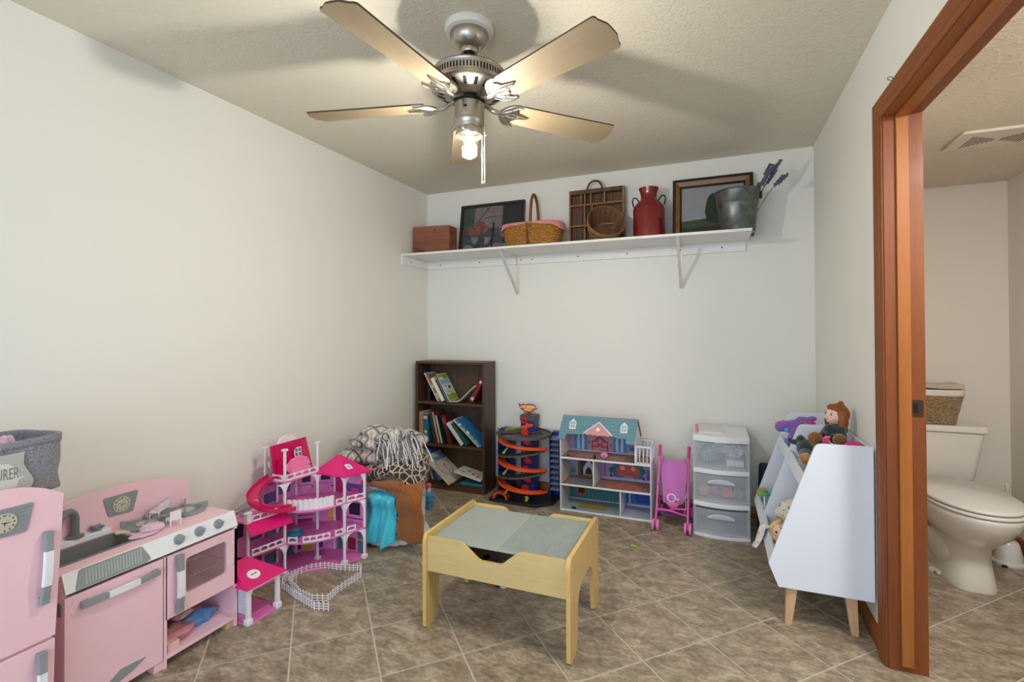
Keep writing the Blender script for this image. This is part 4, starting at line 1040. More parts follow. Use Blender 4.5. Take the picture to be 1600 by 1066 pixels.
# ================================================================ TEAL ROOFED DOLLHOUSE
m_wp = mat('white_panel', (226, 226, 230), 0.45)
DXa, DXb, DY0, DY1 = -0.995, -0.387, 3.175, 3.388
dh = thing('dollhouse', 'open white dollhouse with teal roof and balcony against the back wall', 'dollhouse', (-0.69, 3.28, 0))
pc_ = lambda n, c, v=0.08: mat('print_' + n, c, 0.55, var=(60, v))
m_flw = wood('dh_floor_wood', (128, 98, 80), (168, 138, 116), 'y', 60, 0.5)
TH = 0.007
for zz, nm_, mm in ((0.0, 'ground_floor', pc_('pale_teal_floor', (150, 172, 178))), (0.170, 'middle_floor', m_flw), (0.352, 'attic_floor', m_flw)):
    f_ = link(nm_, MB().box(DXa + TH, DXb - TH, DY0 + 0.001, DY1 - 0.004, zz + 0.001, zz + 0.011), mm, dh, smooth=0)
    link('floor_edge', MB().box(DXa, DXb, DY0 - 0.003, DY0 + 0.001, zz, zz + 0.012), m_wp, f_, smooth=0)
lw = link('side_wall', MB().prism([(DXa, DY0, 0), (DXa, DY1, 0), (DXa, DY1, 0.52), (DXa, 3.262, 0.622), (DXa, DY0, 0.500)], (TH, 0, 0)), m_wp, dh, smooth=0)
link('side_wall', MB().box(DXb - TH, DXb, DY0, DY1, 0, 0.364), m_wp, dh, smooth=0)
for zz, hh in ((0.195, 0.14), (0.015, 0.14)):
    link('window_print', MB().prism([(DXa + TH + 0.0002, 3.215, zz), (DXa + TH + 0.0002, 3.300, zz), (DXa + TH + 0.0002, 3.300, zz + hh), (DXa + TH + 0.0002, 3.225, zz + hh), (DXa + TH + 0.0002, 3.205, zz + 0.05)], (0.0006, 0, 0)), pc_('cream_window', (206, 198, 176)), lw, smooth=0)
ra = link('attic_wall', MB().prism([(-0.492, DY0 + 0.004, 0.364), (-0.492, DY1, 0.364), (-0.492, DY1, 0.52), (-0.492, 3.262, 0.615), (-0.492, DY0 + 0.004, 0.495)], (TH, 0, 0)), m_wp, dh, smooth=0)
link('partition', MB().box(-0.767, -0.760, DY0 + 0.002, DY1 - 0.004, 0.182, 0.352), m_wp, dh, smooth=0)
link('partition', MB().box(-0.590, -0.583, DY0 + 0.002, DY1 - 0.004, 0.012, 0.170), m_wp, dh, smooth=0)
YW = DY1 - 0.004
def room(nm_, x0, x1, z0, z1, mm, prints):
    r_ = link(nm_, MB().box(x0, x1, YW, YW + 0.004, z0, z1), mm, dh, smooth=0)
    W_, H_ = x1 - x0, z1 - z0
    for li, (pn, col, polys) in enumerate(prints):
        for i, poly in enumerate(polys):
            q = MB(); q.prism([(x0 + W_ * u, YW - 0.0002, z0 + H_ * v) for u, v in poly], (0, -0.0004 - 0.0004 * li - 0.0001 * (i % 3), 0))
            link(pn, q, pc_(pn, col), r_, smooth=0)
    return r_
def curtain(cx): return [(cx - 0.05, 0.06), (cx - 0.012, 0.06), (cx - 0.02, 0.5), (cx, 0.9), (cx + 0.02, 0.5), (cx + 0.012, 0.06), (cx + 0.05, 0.06), (cx + 0.055, 0.45), (cx + 0.03, 0.92), (cx - 0.03, 0.92), (cx - 0.055, 0.45)]
room('bedroom_backdrop', DXa + TH, -0.492, 0.364, 0.54, pc_('bedroom_wall', (186, 140, 168)),
     [('blue_drapes', (74, 140, 178), [R4(0.07, 0.03, 0.27, 1.0), R4(0.64, 0.03, 0.84, 1.0)]), ('sheer_curtain', (186, 206, 226), [curtain(0.17), curtain(0.73)]),
      ('bed_headboard', (170, 62, 70), [[(0.33, 0.05), (0.57, 0.05), (0.57, 0.42), (0.52, 0.50), (0.49, 0.62), (0.41, 0.62), (0.38, 0.50), (0.33, 0.42)]]), ('bed_inset', (206, 130, 140), [R4(0.35, 0.05, 0.55, 0.18), R4(0.35, 0.24, 0.41, 0.40), R4(0.49, 0.24, 0.55, 0.40), blob(0.45, 0.42, 0.03, 0.1, 12), blob(0.45, 0.14, 0.03, 0.1, 12)]),
      ('bookshelf_print', (70, 96, 140), [R4(0.87, 0.1, 0.99, 0.55)]), ('crimson_frame', (178, 60, 90), [R4(0.87, 0.6, 0.99, 0.9)]), ('shelf_books', (176, 160, 180), [R4(0.885, 0.3, 0.905, 0.52), R4(0.92, 0.3, 0.94, 0.52), R4(0.955, 0.3, 0.975, 0.52), R4(0.86, 0.08, 1.0, 0.14)]),
      ('wall_dots', (90, 60, 90), [blob(0.35, 0.78, 0.012, 0.05, 10), blob(0.53, 0.76, 0.012, 0.05, 10), blob(0.62, 0.86, 0.014, 0.05, 10), blob(0.29, 0.36, 0.012, 0.04, 8), blob(0.61, 0.32, 0.012, 0.04, 8)]), ('skirting_print', (226, 214, 222), [R4(0, 0, 1, 0.04)])])
room('fireplace_backdrop', DXa + TH, -0.767, 0.182, 0.352, pc_('parlour_wall', (150, 150, 170)),
     [('chimney_breast', (60, 44, 46), [R4(0.28, 0.02, 0.98, 0.92)]), ('mantel', (120, 84, 80), [R4(0.24, 0.66, 1.0, 0.74), R4(0.28, 0.05, 0.36, 0.66), R4(0.9, 0.05, 0.98, 0.66)]), ('fire_arch', (206, 200, 216), [[(0.46, 0.06), (0.82, 0.06), (0.82, 0.34), (0.73, 0.56), (0.64, 0.68), (0.55, 0.56), (0.46, 0.34)]]), ('hearth_glow', (214, 160, 60), [R4(0.48, 0.05, 0.80, 0.13)]), ('fire_hole', (36, 26, 26), [[(0.54, 0.10), (0.74, 0.10), (0.74, 0.26), (0.64, 0.42), (0.54, 0.26)]]), ('teal_plant', (60, 130, 130), [blob(0.13, 0.2, 0.09, 0.12, 10, 0.3)])])
room('sitting_room_backdrop', -0.760, DXb - TH, 0.182, 0.352, pc_('sitting_wall', (170, 140, 186)),
     [('teal_drapes', (40, 110, 146), [R4(0.24, 0.12, 0.44, 1), R4(0.62, 0.12, 0.80, 1)]), ('pale_window', (156, 180, 210), [R4(0.42, 0.5, 0.64, 1)]), ('coral_sofa', (196, 84, 84), [[(0.31, 0.18), (0.73, 0.18), (0.74, 0.50), (0.68, 0.56), (0.67, 0.42), (0.37, 0.42), (0.36, 0.56), (0.30, 0.50)], R4(0.36, 0.42, 0.68, 0.64)]), ('cushion', (224, 170, 130), [blob(0.42, 0.5, 0.05, 0.1, 8), blob(0.62, 0.5, 0.04, 0.1, 8)]), ('floor_lamp_print', (74, 56, 70), [R4(0.085, 0.1, 0.095, 0.75), [(0.06, 0.7), (0.12, 0.7), (0.105, 0.86), (0.075, 0.86)], R4(0.06, 0.08, 0.12, 0.11)]), ('leafy_plant', (40, 104, 104), [blob(0.20, 0.40, 0.05, 0.14, 9, 0.4), blob(0.80, 0.42, 0.05, 0.14, 9, 0.4)]), ('plant_pot', (96, 44, 64), [blob(0.20, 0.16, 0.022, 0.07, 10), blob(0.81, 0.14, 0.022, 0.07, 10)]), ('blue_shelf', (84, 96, 150), [R4(0.87, 0.1, 0.99, 0.5)]), ('skirting_lilac', (196, 190, 220), [R4(0, 0, 1, 0.09)])])
room('kitchen_backdrop', DXa + TH, -0.590, 0.012, 0.170, pc_('kitchen_wall', (54, 118, 128), 0.2),
     [('red_oven', (178, 70, 60), [R4(0.14, 0.22, 0.30, 0.86)]), ('oven_glass', (40, 30, 32), [R4(0.165, 0.3, 0.275, 0.62)]), ('worktop_print', (190, 200, 204), [R4(0, 0.88, 1, 0.98), R4(0.0, 0.02, 1.0, 0.07)]), ('fringe_stripes', (120, 170, 178), [R4(0.36 + 0.06 * i, 0.12, 0.365 + 0.06 * i, 0.78) for i in range(10)])])
room('bathroom_backdrop', -0.583, DXb - TH, 0.012, 0.170, pc_('bath_wall', (52, 108, 186)),
     [('bath_tub', (34, 78, 156), [[(0.30, 0.55), (1.0, 0.55), (1.0, 0.22), (0.42, 0.18), (0.33, 0.30)]]), ('tub_rim', (196, 206, 226), [R4(0.28, 0.55, 1.0, 0.60), R4(0.1, 0.02, 0.16, 1), R4(0, 0.0, 1, 0.10)]), ('taps', (60, 70, 90), [blob(0.62, 0.76, 0.06, 0.06, 9, 0.3), blob(0.80, 0.78, 0.06, 0.05, 9, 0.3)])])
rug = lambda nm_, x0, x1, y0, y1, z0, c: link(nm_, MB().prism([(x0, y0, z0), (x1, y0, z0), (x1, y1, z0), (x0, y1, z0)], (0, 0, 0.0006)), pc_(nm_, c), dh, smooth=0)
rug('peach_rug', -0.90, -0.57, 3.215, 3.310, 0.3632, (186, 140, 124)); rug('grey_rug', -0.935, -0.80, 3.205, 3.320, 0.1812, (118, 132, 142)); rug('coral_rug', -0.695, -0.455, 3.215, 3.305, 0.1812, (190, 110, 98))
rug('mustard_rug', -0.890, -0.70, 3.225, 3.330, 0.0112, (164, 138, 74)); rug('tile_print', -0.580, -0.397, 3.180, 3.370, 0.0112, (176, 180, 196))
# roof
m_roof = mat('roof_teal', (104, 146, 156), 0.55); 
def rp(x, v): return Vector((x, 3.163 + (3.262 - 3.163) * v, 0.486 + (0.634 - 0.486) * v))
xa, xb = -1.006, -0.490
bot = [(xa, 0), (-0.957, 0.0), (-0.950, 0.24), (-0.86, 0.235), (-0.826, 0.30), (-0.735, 0.72), (-0.645, 0.28), (-0.61, 0.20), (-0.548, 0.20), (-0.540, 0.0), (xb, 0.0), (xb + 0.012, 1.0), (xa + 0.012, 1.0)]
nrm = Vector((0, -(0.634 - 0.486), 0.099)).normalized()
roof = link('roof_panel', MB().prism([rp(x, v) for x, v in bot], -nrm * 0.006), m_roof, dh, smooth=0)
for r_ in range(7):
    v0 = 0.02 + r_ * 0.14
    if v0 < 0.25: segs = ((xa + 0.002, -0.955), (-0.545, xb))
    elif v0 < 0.72: segs = ((xa + 0.004, -0.83 + 0.09 * (v0 - 0.3) / 0.42), (-0.642 - 0.09 * (v0 - 0.3) / 0.42, xb + 0.006))
    else: segs = ((xa + 0.01, xb + 0.01),)
    for sa, sb in segs:
        link('shingle_course', MB().add([rp(sa, v0) + nrm * 0.0002, rp(sb, v0) + nrm * 0.0002, rp(sb, v0) + nrm * 0.0022, rp(sa, v0) + nrm * 0.0022, rp(sa, v0 + 0.13) + nrm * 0.0004, rp(sb, v0 + 0.13) + nrm * 0.0004], [(0, 1, 2, 3), (3, 2, 5, 4), (0, 3, 4), (1, 5, 2)]), m_roof, roof, smooth=0)
link('roof_panel', MB().prism([(xa + 0.012, 3.262, 0.634), (xb + 0.012, 3.262, 0.634), (xb + 0.012, 3.400, 0.500), (xa + 0.012, 3.400, 0.500)], (0, -0.004, -0.005)), mat('roof_red_inside', (150, 62, 60), 0.5), dh, smooth=0, label='roof panel with red underside')
gp = MB().prism([rp(x, v) + nrm * 0.003 for x, v in [(-0.826, 0.27), (-0.80, 0.22), (-0.785, 0.26), (-0.765, 0.21), (-0.75, 0.25), (-0.735, 0.20), (-0.715, 0.25), (-0.70, 0.21), (-0.685, 0.25), (-0.665, 0.20), (-0.645, 0.26), (-0.735, 0.72)]], nrm * 0.004)
gb = link('gable', gp, mat('gable_pink', (206, 150, 148), 0.5), dh, smooth=0)
for A, B in (((-0.834, 0.27), (-0.735, 0.76)), ((-0.735, 0.76), (-0.637, 0.25))):
    a, b_ = rp(*A) + nrm * 0.006, rp(*B) + nrm * 0.006; d = (b_ - a); p = d.cross(nrm).normalized()
    link('gable_trim', MB().obox((a + b_) / 2, d, p * 0.008, nrm * 0.005), m_wp, gb, smooth=0)
disc(dm := MB(), rp(-0.737, 0.46) + nrm * 0.007, 0.013, nrm, 0.002, 16); link('round_window', dm, m_wp, gb, smooth=0)
for dx, v0 in ((-0.915, 0.42), (-0.565, 0.40)):
    o_ = lambda u, v: rp(dx + u, v0 + v) + nrm * 0.0025
    d_ = link('dormer', MB().prism([o_(-0.022, 0), o_(0.022, 0), o_(0.024, 0.28), o_(0.0, 0.44), (o_(-0.024, 0.28))], nrm * 0.004), m_wp, dh, smooth=0)
    for a, b_ in ((-0.015, 0.06), (0.002, 0.06), (-0.015, 0.19), (0.002, 0.19)):
        link('dormer_pane', MB().prism([o_(a, b_) + nrm * 0.0042, o_(a + 0.013, b_) + nrm * 0.0042, o_(a + 0.013, b_ + 0.10) + nrm * 0.0042, o_(a, b_ + 0.10) + nrm * 0.0042], nrm * 0.0004), pc_('dormer_glass', (150, 176, 190)), d_, smooth=0)
# balcony
def rail(P0, P1, nbal):
    P0, P1 = Vector(P0), Vector(P1); d = P1 - P0; q = d.normalized(); s_ = Vector((-q.y, q.x, 0)) * 0.006
    rl = link('balcony_rail', MB().obox((P0 + P1) / 2 + Vector((0, 0, 0.108)), d, s_, (0, 0, 0.012)), m_wp, dh, smooth=0)
    link('bottom_rail', MB().obox((P0 + P1) / 2 + Vector((0, 0, 0.004)), d, s_, (0, 0, 0.008)), m_wp, rl, smooth=0)
    for i in range(nbal + 1):
        c = P0 + d * (i / nbal); link('baluster', MB().obox(c + Vector((0, 0, 0.053)), q * (0.009 if i in (0, nbal) else 0.005), s_, (0, 0, 0.106)), m_wp, rl, smooth=0)
rail((-0.482, DY0 + 0.003, 0.364), (-0.390, DY0 + 0.003, 0.364), 4); rail((-0.390, DY0 + 0.010, 0.364), (-0.390, DY1 - 0.01, 0.364), 6); rail((-0.482, DY1 - 0.004, 0.364), (-0.390, DY1 - 0.004, 0.364), 4)
# toys lying on the attic floor
tt_ = thing('toy_bed', 'tiny round pink toy cushion on the attic floor of the teal roofed dollhouse', 'toy furniture', (-0.700, 3.225, 0.364))
link('cushion', MB().ball((-0.700, 3.225, 0.385), 0.026, 0.022, 0.021), mat('toy_pink', (226, 150, 190), 0.5), tt_); link('centre', MB().ball((-0.698, 3.205, 0.388), 0.009, 0.006, 0.009), mat('toy_rose', (220, 90, 140), 0.5), tt_)
tag(link('toy_chair', MB().box(-0.770, -0.753, 3.195, 3.208, 0.3642, 0.372).box(-0.770, -0.753, 3.206, 3.209, 0.372, 0.386), mat('toy_black', (34, 30, 32), 0.5), loc=(-0.761, 3.2, 0.364)), 'tiny black toy chair on the dollhouse attic floor', 'toy furniture')
tag(link('toy_shoe', MB().ball((-0.945, 3.205, 0.369), 0.012, 0.006, 0.005), mat('toy_black', (34, 30, 32), 0.5), loc=(-0.945, 3.2, 0.364)), 'tiny black toy shoe at the left of the dollhouse attic floor', 'toy')
tag(link('toy_car', MB().ball((-0.905, 3.195, 0.019), 0.020, 0.010, 0.0075), mat('toy_black', (34, 30, 32), 0.5), loc=(-0.905, 3.195, 0.0115)), 'small black oval toy on the dollhouse ground floor', 'toy')

# ================================================================ DOLL STROLLER
m_pk = mat('stroller_pink', (222, 96, 172), 0.35); m_pkf = mat('stroller_fabric', (206, 122, 194), 0.8, bump=(200, 0.1, 0.001)); m_pkw = mat('wheel_pink', (232, 130, 196), 0.4)
stl = thing('doll_stroller', 'pink folding doll stroller with mesh seat beside the plastic drawers', 'stroller', (-0.255, 3.2, 0))
xl, xr = -0.350, -0.163
for x, hx in ((xl, -0.341), (xr, -0.163)):
    f_ = MB(); f_.tube([(x, 3.062, 0.035), (x + (hx - x) * 0.6, 3.18, 0.28), (hx, 3.28, 0.452)], 0.0068, 10)
    leg = link('main_tube', f_, m_pk, stl)
    g = MB(); g.tube([(hx - (hx - x) * 0.12, 3.255, 0.408), (hx, 3.287, 0.464)], 0.0105, 10); g.ball((hx, 3.288, 0.466), 0.0108); link('grip', g, mat('grip_pink', (206, 64, 134), 0.5), leg)
    c_ = MB(); c_.obox((x + (hx - x) * 0.55, 3.166, 0.252), (0.018, 0, 0), (0, 0.016, 0.006), (0, -0.012, 0.034)); link('folding_joint', c_, m_pk, leg, bevel=0.003)
    r_ = MB(); r_.tube([(x + (hx - x) * 0.6, 3.175, 0.262), (x, 3.33, 0.035)], 0.0055, 8); link('rear_tube', r_, m_pk, stl)
    for yy in (3.060, 3.335):
        for dx in (-0.0135, 0.0135):
            w_ = MB(); w_.lathe([(0.0, -0.0065), (0.010, -0.0065), (0.012, -0.004), (0.026, -0.004), (0.032, -0.006), (0.0335, -0.003), (0.0335, 0.003), (0.032, 0.006), (0.026, 0.004), (0.012, 0.004), (0.010, 0.0065), (0, 0.0065)], (x + dx, yy, 0.0338), 22, R=Ry(pi / 2))
            link('wheel', w_, m_pkw, stl)
        link('fork', MB().box(x - 0.006, x + 0.006, yy - 0.008, yy + 0.008, 0.028, 0.068), m_pk, stl, bevel=0.002)
b = MB(); b.tube([(xl + 0.003, 3.10, 0.118), (-0.285, 3.09, 0.122), (-0.235, 3.09, 0.112), (xr - 0.003, 3.10, 0.095)], 0.0052, 8); link('cross_brace', b, m_pk, stl)
b = MB(); b.tube([(xr - 0.003, 3.12, 0.128), (-0.23, 3.12, 0.124), (-0.285, 3.12, 0.108), (xl + 0.003, 3.11, 0.105)], 0.0052, 8); link('cross_brace', b, m_pk, stl)
for x in (-0.338, -0.168):
    b = MB(); b.tube([(x, 3.225, 0.36), (x + (0.022 if x < -0.25 else -0.022), 3.27, 0.40)], 0.006, 8); link('hood_hinge', b, m_pk, stl)
def seat(u, v):
    xx = -0.252 + (u - 0.5) * (0.170 - 0.056 * v)
    sag = 0.030 * (1 - (2 * u - 1) ** 2)
    if v < 0.7:
        q = v / 0.7; return (xx, 3.255 - 0.06 * q + sag * 0.8, 0.378 - 0.215 * q)
    q = (v - 0.7) / 0.3; return (xx, 3.195 + sag * 0.8 - 0.080 * q, 0.163 - 0.012 * q - 0.018 * (1 - (2 * u - 1) ** 2) + 0.01 * q * q)
link('seat_sling', MB().sheet(seat, 14, 22), m_pkf, stl, solid=0.003)
ba = MB().sheet(lambda u, v: (-0.252 + (u - 0.5) * 0.098 * (1 - 0.2 * v), 3.115 + 0.001 * v, 0.165 - 0.040 * v * (1 - (2 * u - 1) ** 2) - 0.004), 14, 4)
link('seat_front', ba, m_pk, stl, solid=0.004)
b = MB(); b.tube([(xr - 0.002, 3.165, 0.235), (xr - 0.018, 3.13, 0.19), (xr - 0.012, 3.13, 0.15), (xr - 0.022, 3.125, 0.10)], 0.0024, 6); link('safety_strap', b, mat('strap_white', (220, 200, 214), 0.6), stl)
sk = MB().sheet(lambda u, v: (xl + 0.02 + (xr - xl - 0.04) * u, 3.17 + 0.12 * v, 0.075 - 0.015 * sin(pi * u)), 8, 6); link('under_basket', sk, mat('basket_purple', (120, 60, 140), 0.8), stl, solid=0.003)
rt = thing('toy_rattle', 'small white ring rattle lying on the doll stroller seat', 'toy', (-0.25, 3.14, 0.165))
q = MB(); q.tube([(-0.262 + 0.023 * cos(a), 3.150 + 0.008 * sin(a), 0.178 + 0.022 * sin(a)) for a in [2 * pi * i / 20 for i in range(20)]], 0.0045, 7, closed=True); link('ring', q, mat('toy_white', (232, 228, 222), 0.4), rt)
q = MB(); q.ball((-0.228, 3.140, 0.176), 0.022, 0.012, 0.008); link('tail', q, mat('toy_pale_blue', (176, 196, 210), 0.4), rt)
q = MB(); q.ball((-0.245, 3.128, 0.150), 0.016, 0.008, 0.006); link('bead', q, mat('toy_dark', (80, 70, 84), 0.4), rt)

# ================================================================ PLASTIC DRAWER TOWER
def frosted(name, c, a, rough=0.35):
    M = mat(name, c, rough, alpha=a); return M
m_fr = frosted('frosted_plastic', (232, 236, 242), 0.22); m_fs = frosted('frosted_side', (206, 210, 216), 0.38); m_pw = mat('plastic_white', (228, 230, 234), 0.4)
EX0, EX1, EY0, EY1 = -0.132, 0.180, 3.075, 3.435
dr = thing('drawer_tower', 'white framed plastic tower of three clear drawers on the tiled floor', 'drawers', (0.024, 3.25, 0))
def bow(x, amt=0.028): 
    u = (x - EX0) / (EX1 - EX0); return EY0 - amt * (1 - (2 * u - 1) ** 2) + 0.004
def plate(z0, z1, inset=0.0, amt=0.028, y1=EY1, k=12):
    xs = [EX0 + inset + (EX1 - EX0 - 2 * inset) * i / k for i in range(k + 1)]
    return MB().prism([(x, bow(x, amt) + inset, z0) for x in xs] + [(EX1 - inset, y1, z0), (EX0 + inset, y1, z0)], (0, 0, z1 - z0))
link('top_cover', plate(0.562, 0.596), m_pw, dr, bevel=0.004)
for z0, z1 in ((0.376, 0.404), (0.180, 0.208), (0.0, 0.020)): link('frame_rail', plate(z0, z1), m_pw, dr, bevel=0.003)
for x in (EX0 + 0.002, EX1 - 0.006): link('side_panel', MB().box(x, x + 0.004, EY0 + 0.006, EY1 - 0.004, 0.02, 0.562), m_fs, dr, smooth=0, label='translucent side panel')
link('back_panel', MB().box(EX0 + 0.006, EX1 - 0.006, EY1 - 0.008, EY1 - 0.004, 0.02, 0.562), m_fs, dr, smooth=0)
for x in (EX0, EX1 - 0.016): link('frame_post', MB().box(x, x + 0.016, EY0 + 0.002, EY0 + 0.012, 0.02, 0.562), m_fs, dr, bevel=0.003)
for i, (z0, z1) in enumerate(((0.408, 0.558), (0.212, 0.372), (0.024, 0.168))):
    xi0, xi1 = EX0 + 0.010, EX1 - 0.010; k = 12
    xs = [xi0 + (xi1 - xi0) * j / k for j in range(k + 1)]
    fp = MB().prism([(x, bow(x) + 0.004, z0) for x in xs] + [(x, bow(x) + 0.008, z0) for x in reversed(xs)], (0, 0, z1 - z0))
    d_ = link('drawer_front', fp, m_fr, dr, label='translucent drawer front')
    tub = MB(); tub.box(xi0 + 0.006, xi0 + 0.009, EY0 + 0.014, EY1 - 0.02, z0, z1 - 0.02).box(xi1 - 0.009, xi1 - 0.006, EY0 + 0.014, EY1 - 0.02, z0, z1 - 0.02).box(xi0 + 0.006, xi1 - 0.006, EY0 + 0.014, EY1 - 0.02, z0, z0 + 0.003)
    link('drawer_tub', tub, m_fr, dr, smooth=0)
    hx = 0.024; hw = 0.075; zc = z1 - 0.050
    hn = MB().prism([(hx + hw * cos(pi * j / 12), bow(hx + hw * cos(pi * j / 12)) - 0.010 - 0.010 * sin(pi * j / 12), zc + 0.030 * sin(pi * j / 12)) for j in range(13)], (0, 0.020, 0))
    link('drawer_handle', hn, m_pw if i else m_fr, d_, bevel=0.002)
    pn = MB()
    for sx in (-1, 1): pn.box(hx + sx * 0.072, hx + sx * 0.076, bow(hx + sx * 0.072) + 0.001, bow(hx + sx * 0.072) + 0.005, z0 + 0.015, zc)
    link('handle_ribs', pn, m_fs, d_, smooth=0)
def fabric_lump(name, c, r, seed, amp=0.25):
    q = MB(); n, m_ = 22, 14
    random.seed(seed); off = Vector((random.uniform(0, 50), 0, seed))
    q.ball(c, *r, n=n, m=m_)
    C_ = Vector(c)
    for i, p in enumerate(q.v):
        d = p - C_; k = 1 + amp * noise.noise(Vector((d.x / r[0], d.y / r[1], d.z / r[2])) * 1.6 + off) + amp * 0.5 * noise.noise(Vector((d.x / r[0], d.y / r[1], d.z / r[2])) * 4 + off)
        q.v[i] = C_ + d * k
    return q
tag(link('cloth_bundle', fabric_lump('c', (-0.045, 3.18, 0.468), (0.055, 0.055, 0.048), 5), mat('bundle_blue', (104, 142, 170), 0.9, var=(30, 0.4)), loc=(-0.045, 3.18, 0.412)), 'blue cloth bundle inside the top clear drawer', 'clothes')
tag(link('cloth_bundle', fabric_lump('c', (0.098, 3.19, 0.495), (0.062, 0.055, 0.040), 8, 0.35), cloth_pattern('pink_print', 'floral', [(226, 206, 214), (120, 60, 90), (176, 110, 140)], 60), loc=(0.098, 3.19, 0.46)), 'pink and white printed cloth inside the top clear drawer', 'clothes')
tag(link('small_box', MB().box(0.055, 0.150, 3.13, 3.22, 0.4125, 0.449), mat('small_box_white', (226, 224, 224), 0.5), loc=(0.1, 3.17, 0.4125), bevel=0.003), 'small white box under printed cloth in the top clear drawer', 'box')
tag(link('toy_carrier', MB().tube([(-0.02, 3.17, 0.505), (-0.01, 3.165, 0.535), (0.05, 3.165, 0.535), (0.06, 3.17, 0.51)], 0.004, 7), mat('toy_white', (232, 228, 222), 0.4), loc=(0.02, 3.17, 0.51)), 'pale plastic toy carrier in the top clear drawer', 'toy')
for i, (c, r, col, lab) in enumerate((((-0.07, 3.16, 0.252), (0.035, 0.04, 0.035), (196, 150, 140), 'peach coloured toy at the left inside the middle clear drawer'), ((-0.005, 3.17, 0.246), (0.04, 0.04, 0.030), (150, 110, 150), 'purple toy inside the middle clear drawer'), ((0.062, 3.15, 0.246), (0.036, 0.035, 0.030), (214, 110, 110), 'coral toy inside the middle clear drawer'), ((0.125, 3.17, 0.244), (0.035, 0.04, 0.028), (130, 130, 150), 'grey blue toy at the right inside the middle clear drawer'))):
    tag(link('toy', fabric_lump('c', c, r, 20 + i, 0.3), mat('drawer_toy_%s' % 'abcd'[i], col, 0.6, var=(40, 0.3)), loc=(c[0], c[1], 0.216)), lab, 'toy')
bk_ = thing('notebook', 'thin white notebook with pink edge lying on the plastic drawers', 'book', (-0.04, 3.27, 0.596))
link('paper_pages', MB().prism([(-0.098, 3.155, 0.596), (0.038, 3.175, 0.596), (0.034, 3.395, 0.596), (-0.108, 3.385, 0.596)], (0, 0, 0.006)), m_pagew, bk_, smooth=0)
link('pink_spine', MB().prism([(-0.118, 3.152, 0.596), (-0.099, 3.155, 0.596), (-0.109, 3.385, 0.596), (-0.128, 3.382, 0.596)], (0, 0, 0.010)), mat('spine_pink', (224, 132, 152), 0.5), bk_, bevel=0.002)
# ================================================================ BIG PINK DOLLHOUSE
random.seed(5)
m_mag = mat('roof_magenta', (222, 28, 116), 0.32); m_mag2 = mat('slide_magenta', (206, 18, 92), 0.2, coat=0.5)
m_pfl = mat('floor_pink', (232, 122, 194), 0.4); m_wht = mat('toy_white_plastic', (236, 232, 236), 0.35)
m_ppan = mat('panel_pink', (228, 146, 204), 0.5, var=(24, 0.12)); m_ppur = mat('panel_mauve', (212, 142, 196), 0.5, var=(24, 0.15)); m_pteal = mat('panel_teal', (84, 120, 134), 0.5, var=(50, 0.35))
m_clr = mat('clear_pink', (236, 150, 200), 0.2, alpha=0.35)
PA, PB_, PC, PD = Vector((-2.015, 1.818)), Vector((-1.993, 2.010)), Vector((-1.820, 2.022)), Vector((-1.774, 2.122))
W0 = Vector((-2.050, 1.640)); XBk = -2.175; YBk = 2.150
L1, L2, L3, LR = 0.165, 0.325, 0.475, 0.468
ph = thing('fashion_doll_house', 'three storey pink and magenta doll house with slide and white columns', 'dollhouse', (-1.98, 1.86, 0))
# curved front edge from A to C
nrmAC = Vector((0.697, -0.717))
def arc(t_, bulge): 
    p = PA.lerp(PC, t_); return p + nrmAC * bulge * 4 * t_ * (1 - t_)
def floor_poly(bulge, wing=True):
    pts = [(XBk, W0.y), (W0.x, W0.y)] if wing else [(XBk, PA.y)]
    pts += [tuple(arc(i / 12, bulge)) for i in range(13)]
    pts += [tuple(PD), (PD.x - 0.01, YBk), (XBk, YBk)]
    return pts
def slab(nm_, poly, z0, z1, mm, **kw): return link(nm_, MB().prism([(x, y, z0) for x, y in poly], (0, 0, z1 - z0)), mm, ph, bevel=0.0015, **kw)
slab('ground_floor', floor_poly(0.01), 0.0, 0.008, m_pfl)
slab('first_floor', floor_poly(0.040), L1 - 0.009, L1, m_pfl)
slab('second_floor', floor_poly(0.045), L2 - 0.009, L2, m_pfl)
slab('roof_terrace', [(XBk, PA.y - 0.01), (PA.x + 0.005, PA.y - 0.01), (PB_.x + 0.005, PB_.y), (XBk, PB_.y)], L3 - 0.009, L3, m_pfl)
# back panels with printed rooms
def panel(nm_, p0, p1, z0, z1, mm, prints):
    p0 = Vector((p0[0], p0[1], 0)); p1 = Vector((p1[0], p1[1], 0)); d = (p1 - p0); W_ = d.length; d.normalize(); N = Vector((d.y, -d.x, 0))
    o = link(nm_, MB().prism([p0 + Vector((0, 0, z0)), p1 + Vector((0, 0, z0)), p1 + Vector((0, 0, z1)), p0 + Vector((0, 0, z1))], -N * 0.003), mm, ph, smooth=0)
    H_ = z1 - z0
    for li, (pn, col, polys) in enumerate(prints):
        for i, poly in enumerate(polys):
            q = MB(); q.prism([p0 + d * (W_ * u) + Vector((0, 0, z0 + H_ * v)) + N * 0.0002 for u, v in poly], N * (0.0004 + 0.0004 * li + 0.0001 * (i % 3)))
            link(pn, q, pc_(pn, col), o, smooth=0)
    return o
R = R4
yb0, yb1 = PA.y, YBk
tx0, tx1 = -1.992, -1.786
QA, QB, QC, QD = (XBk + 0.003, yb0), (XBk + 0.003, 2.016), (-1.994, YBk), (tx1, YBk)
G0, G1, F0, F1, S0, S1 = 0.008, L1 - 0.009, L1, L2 - 0.009, L2, L3 - 0.009
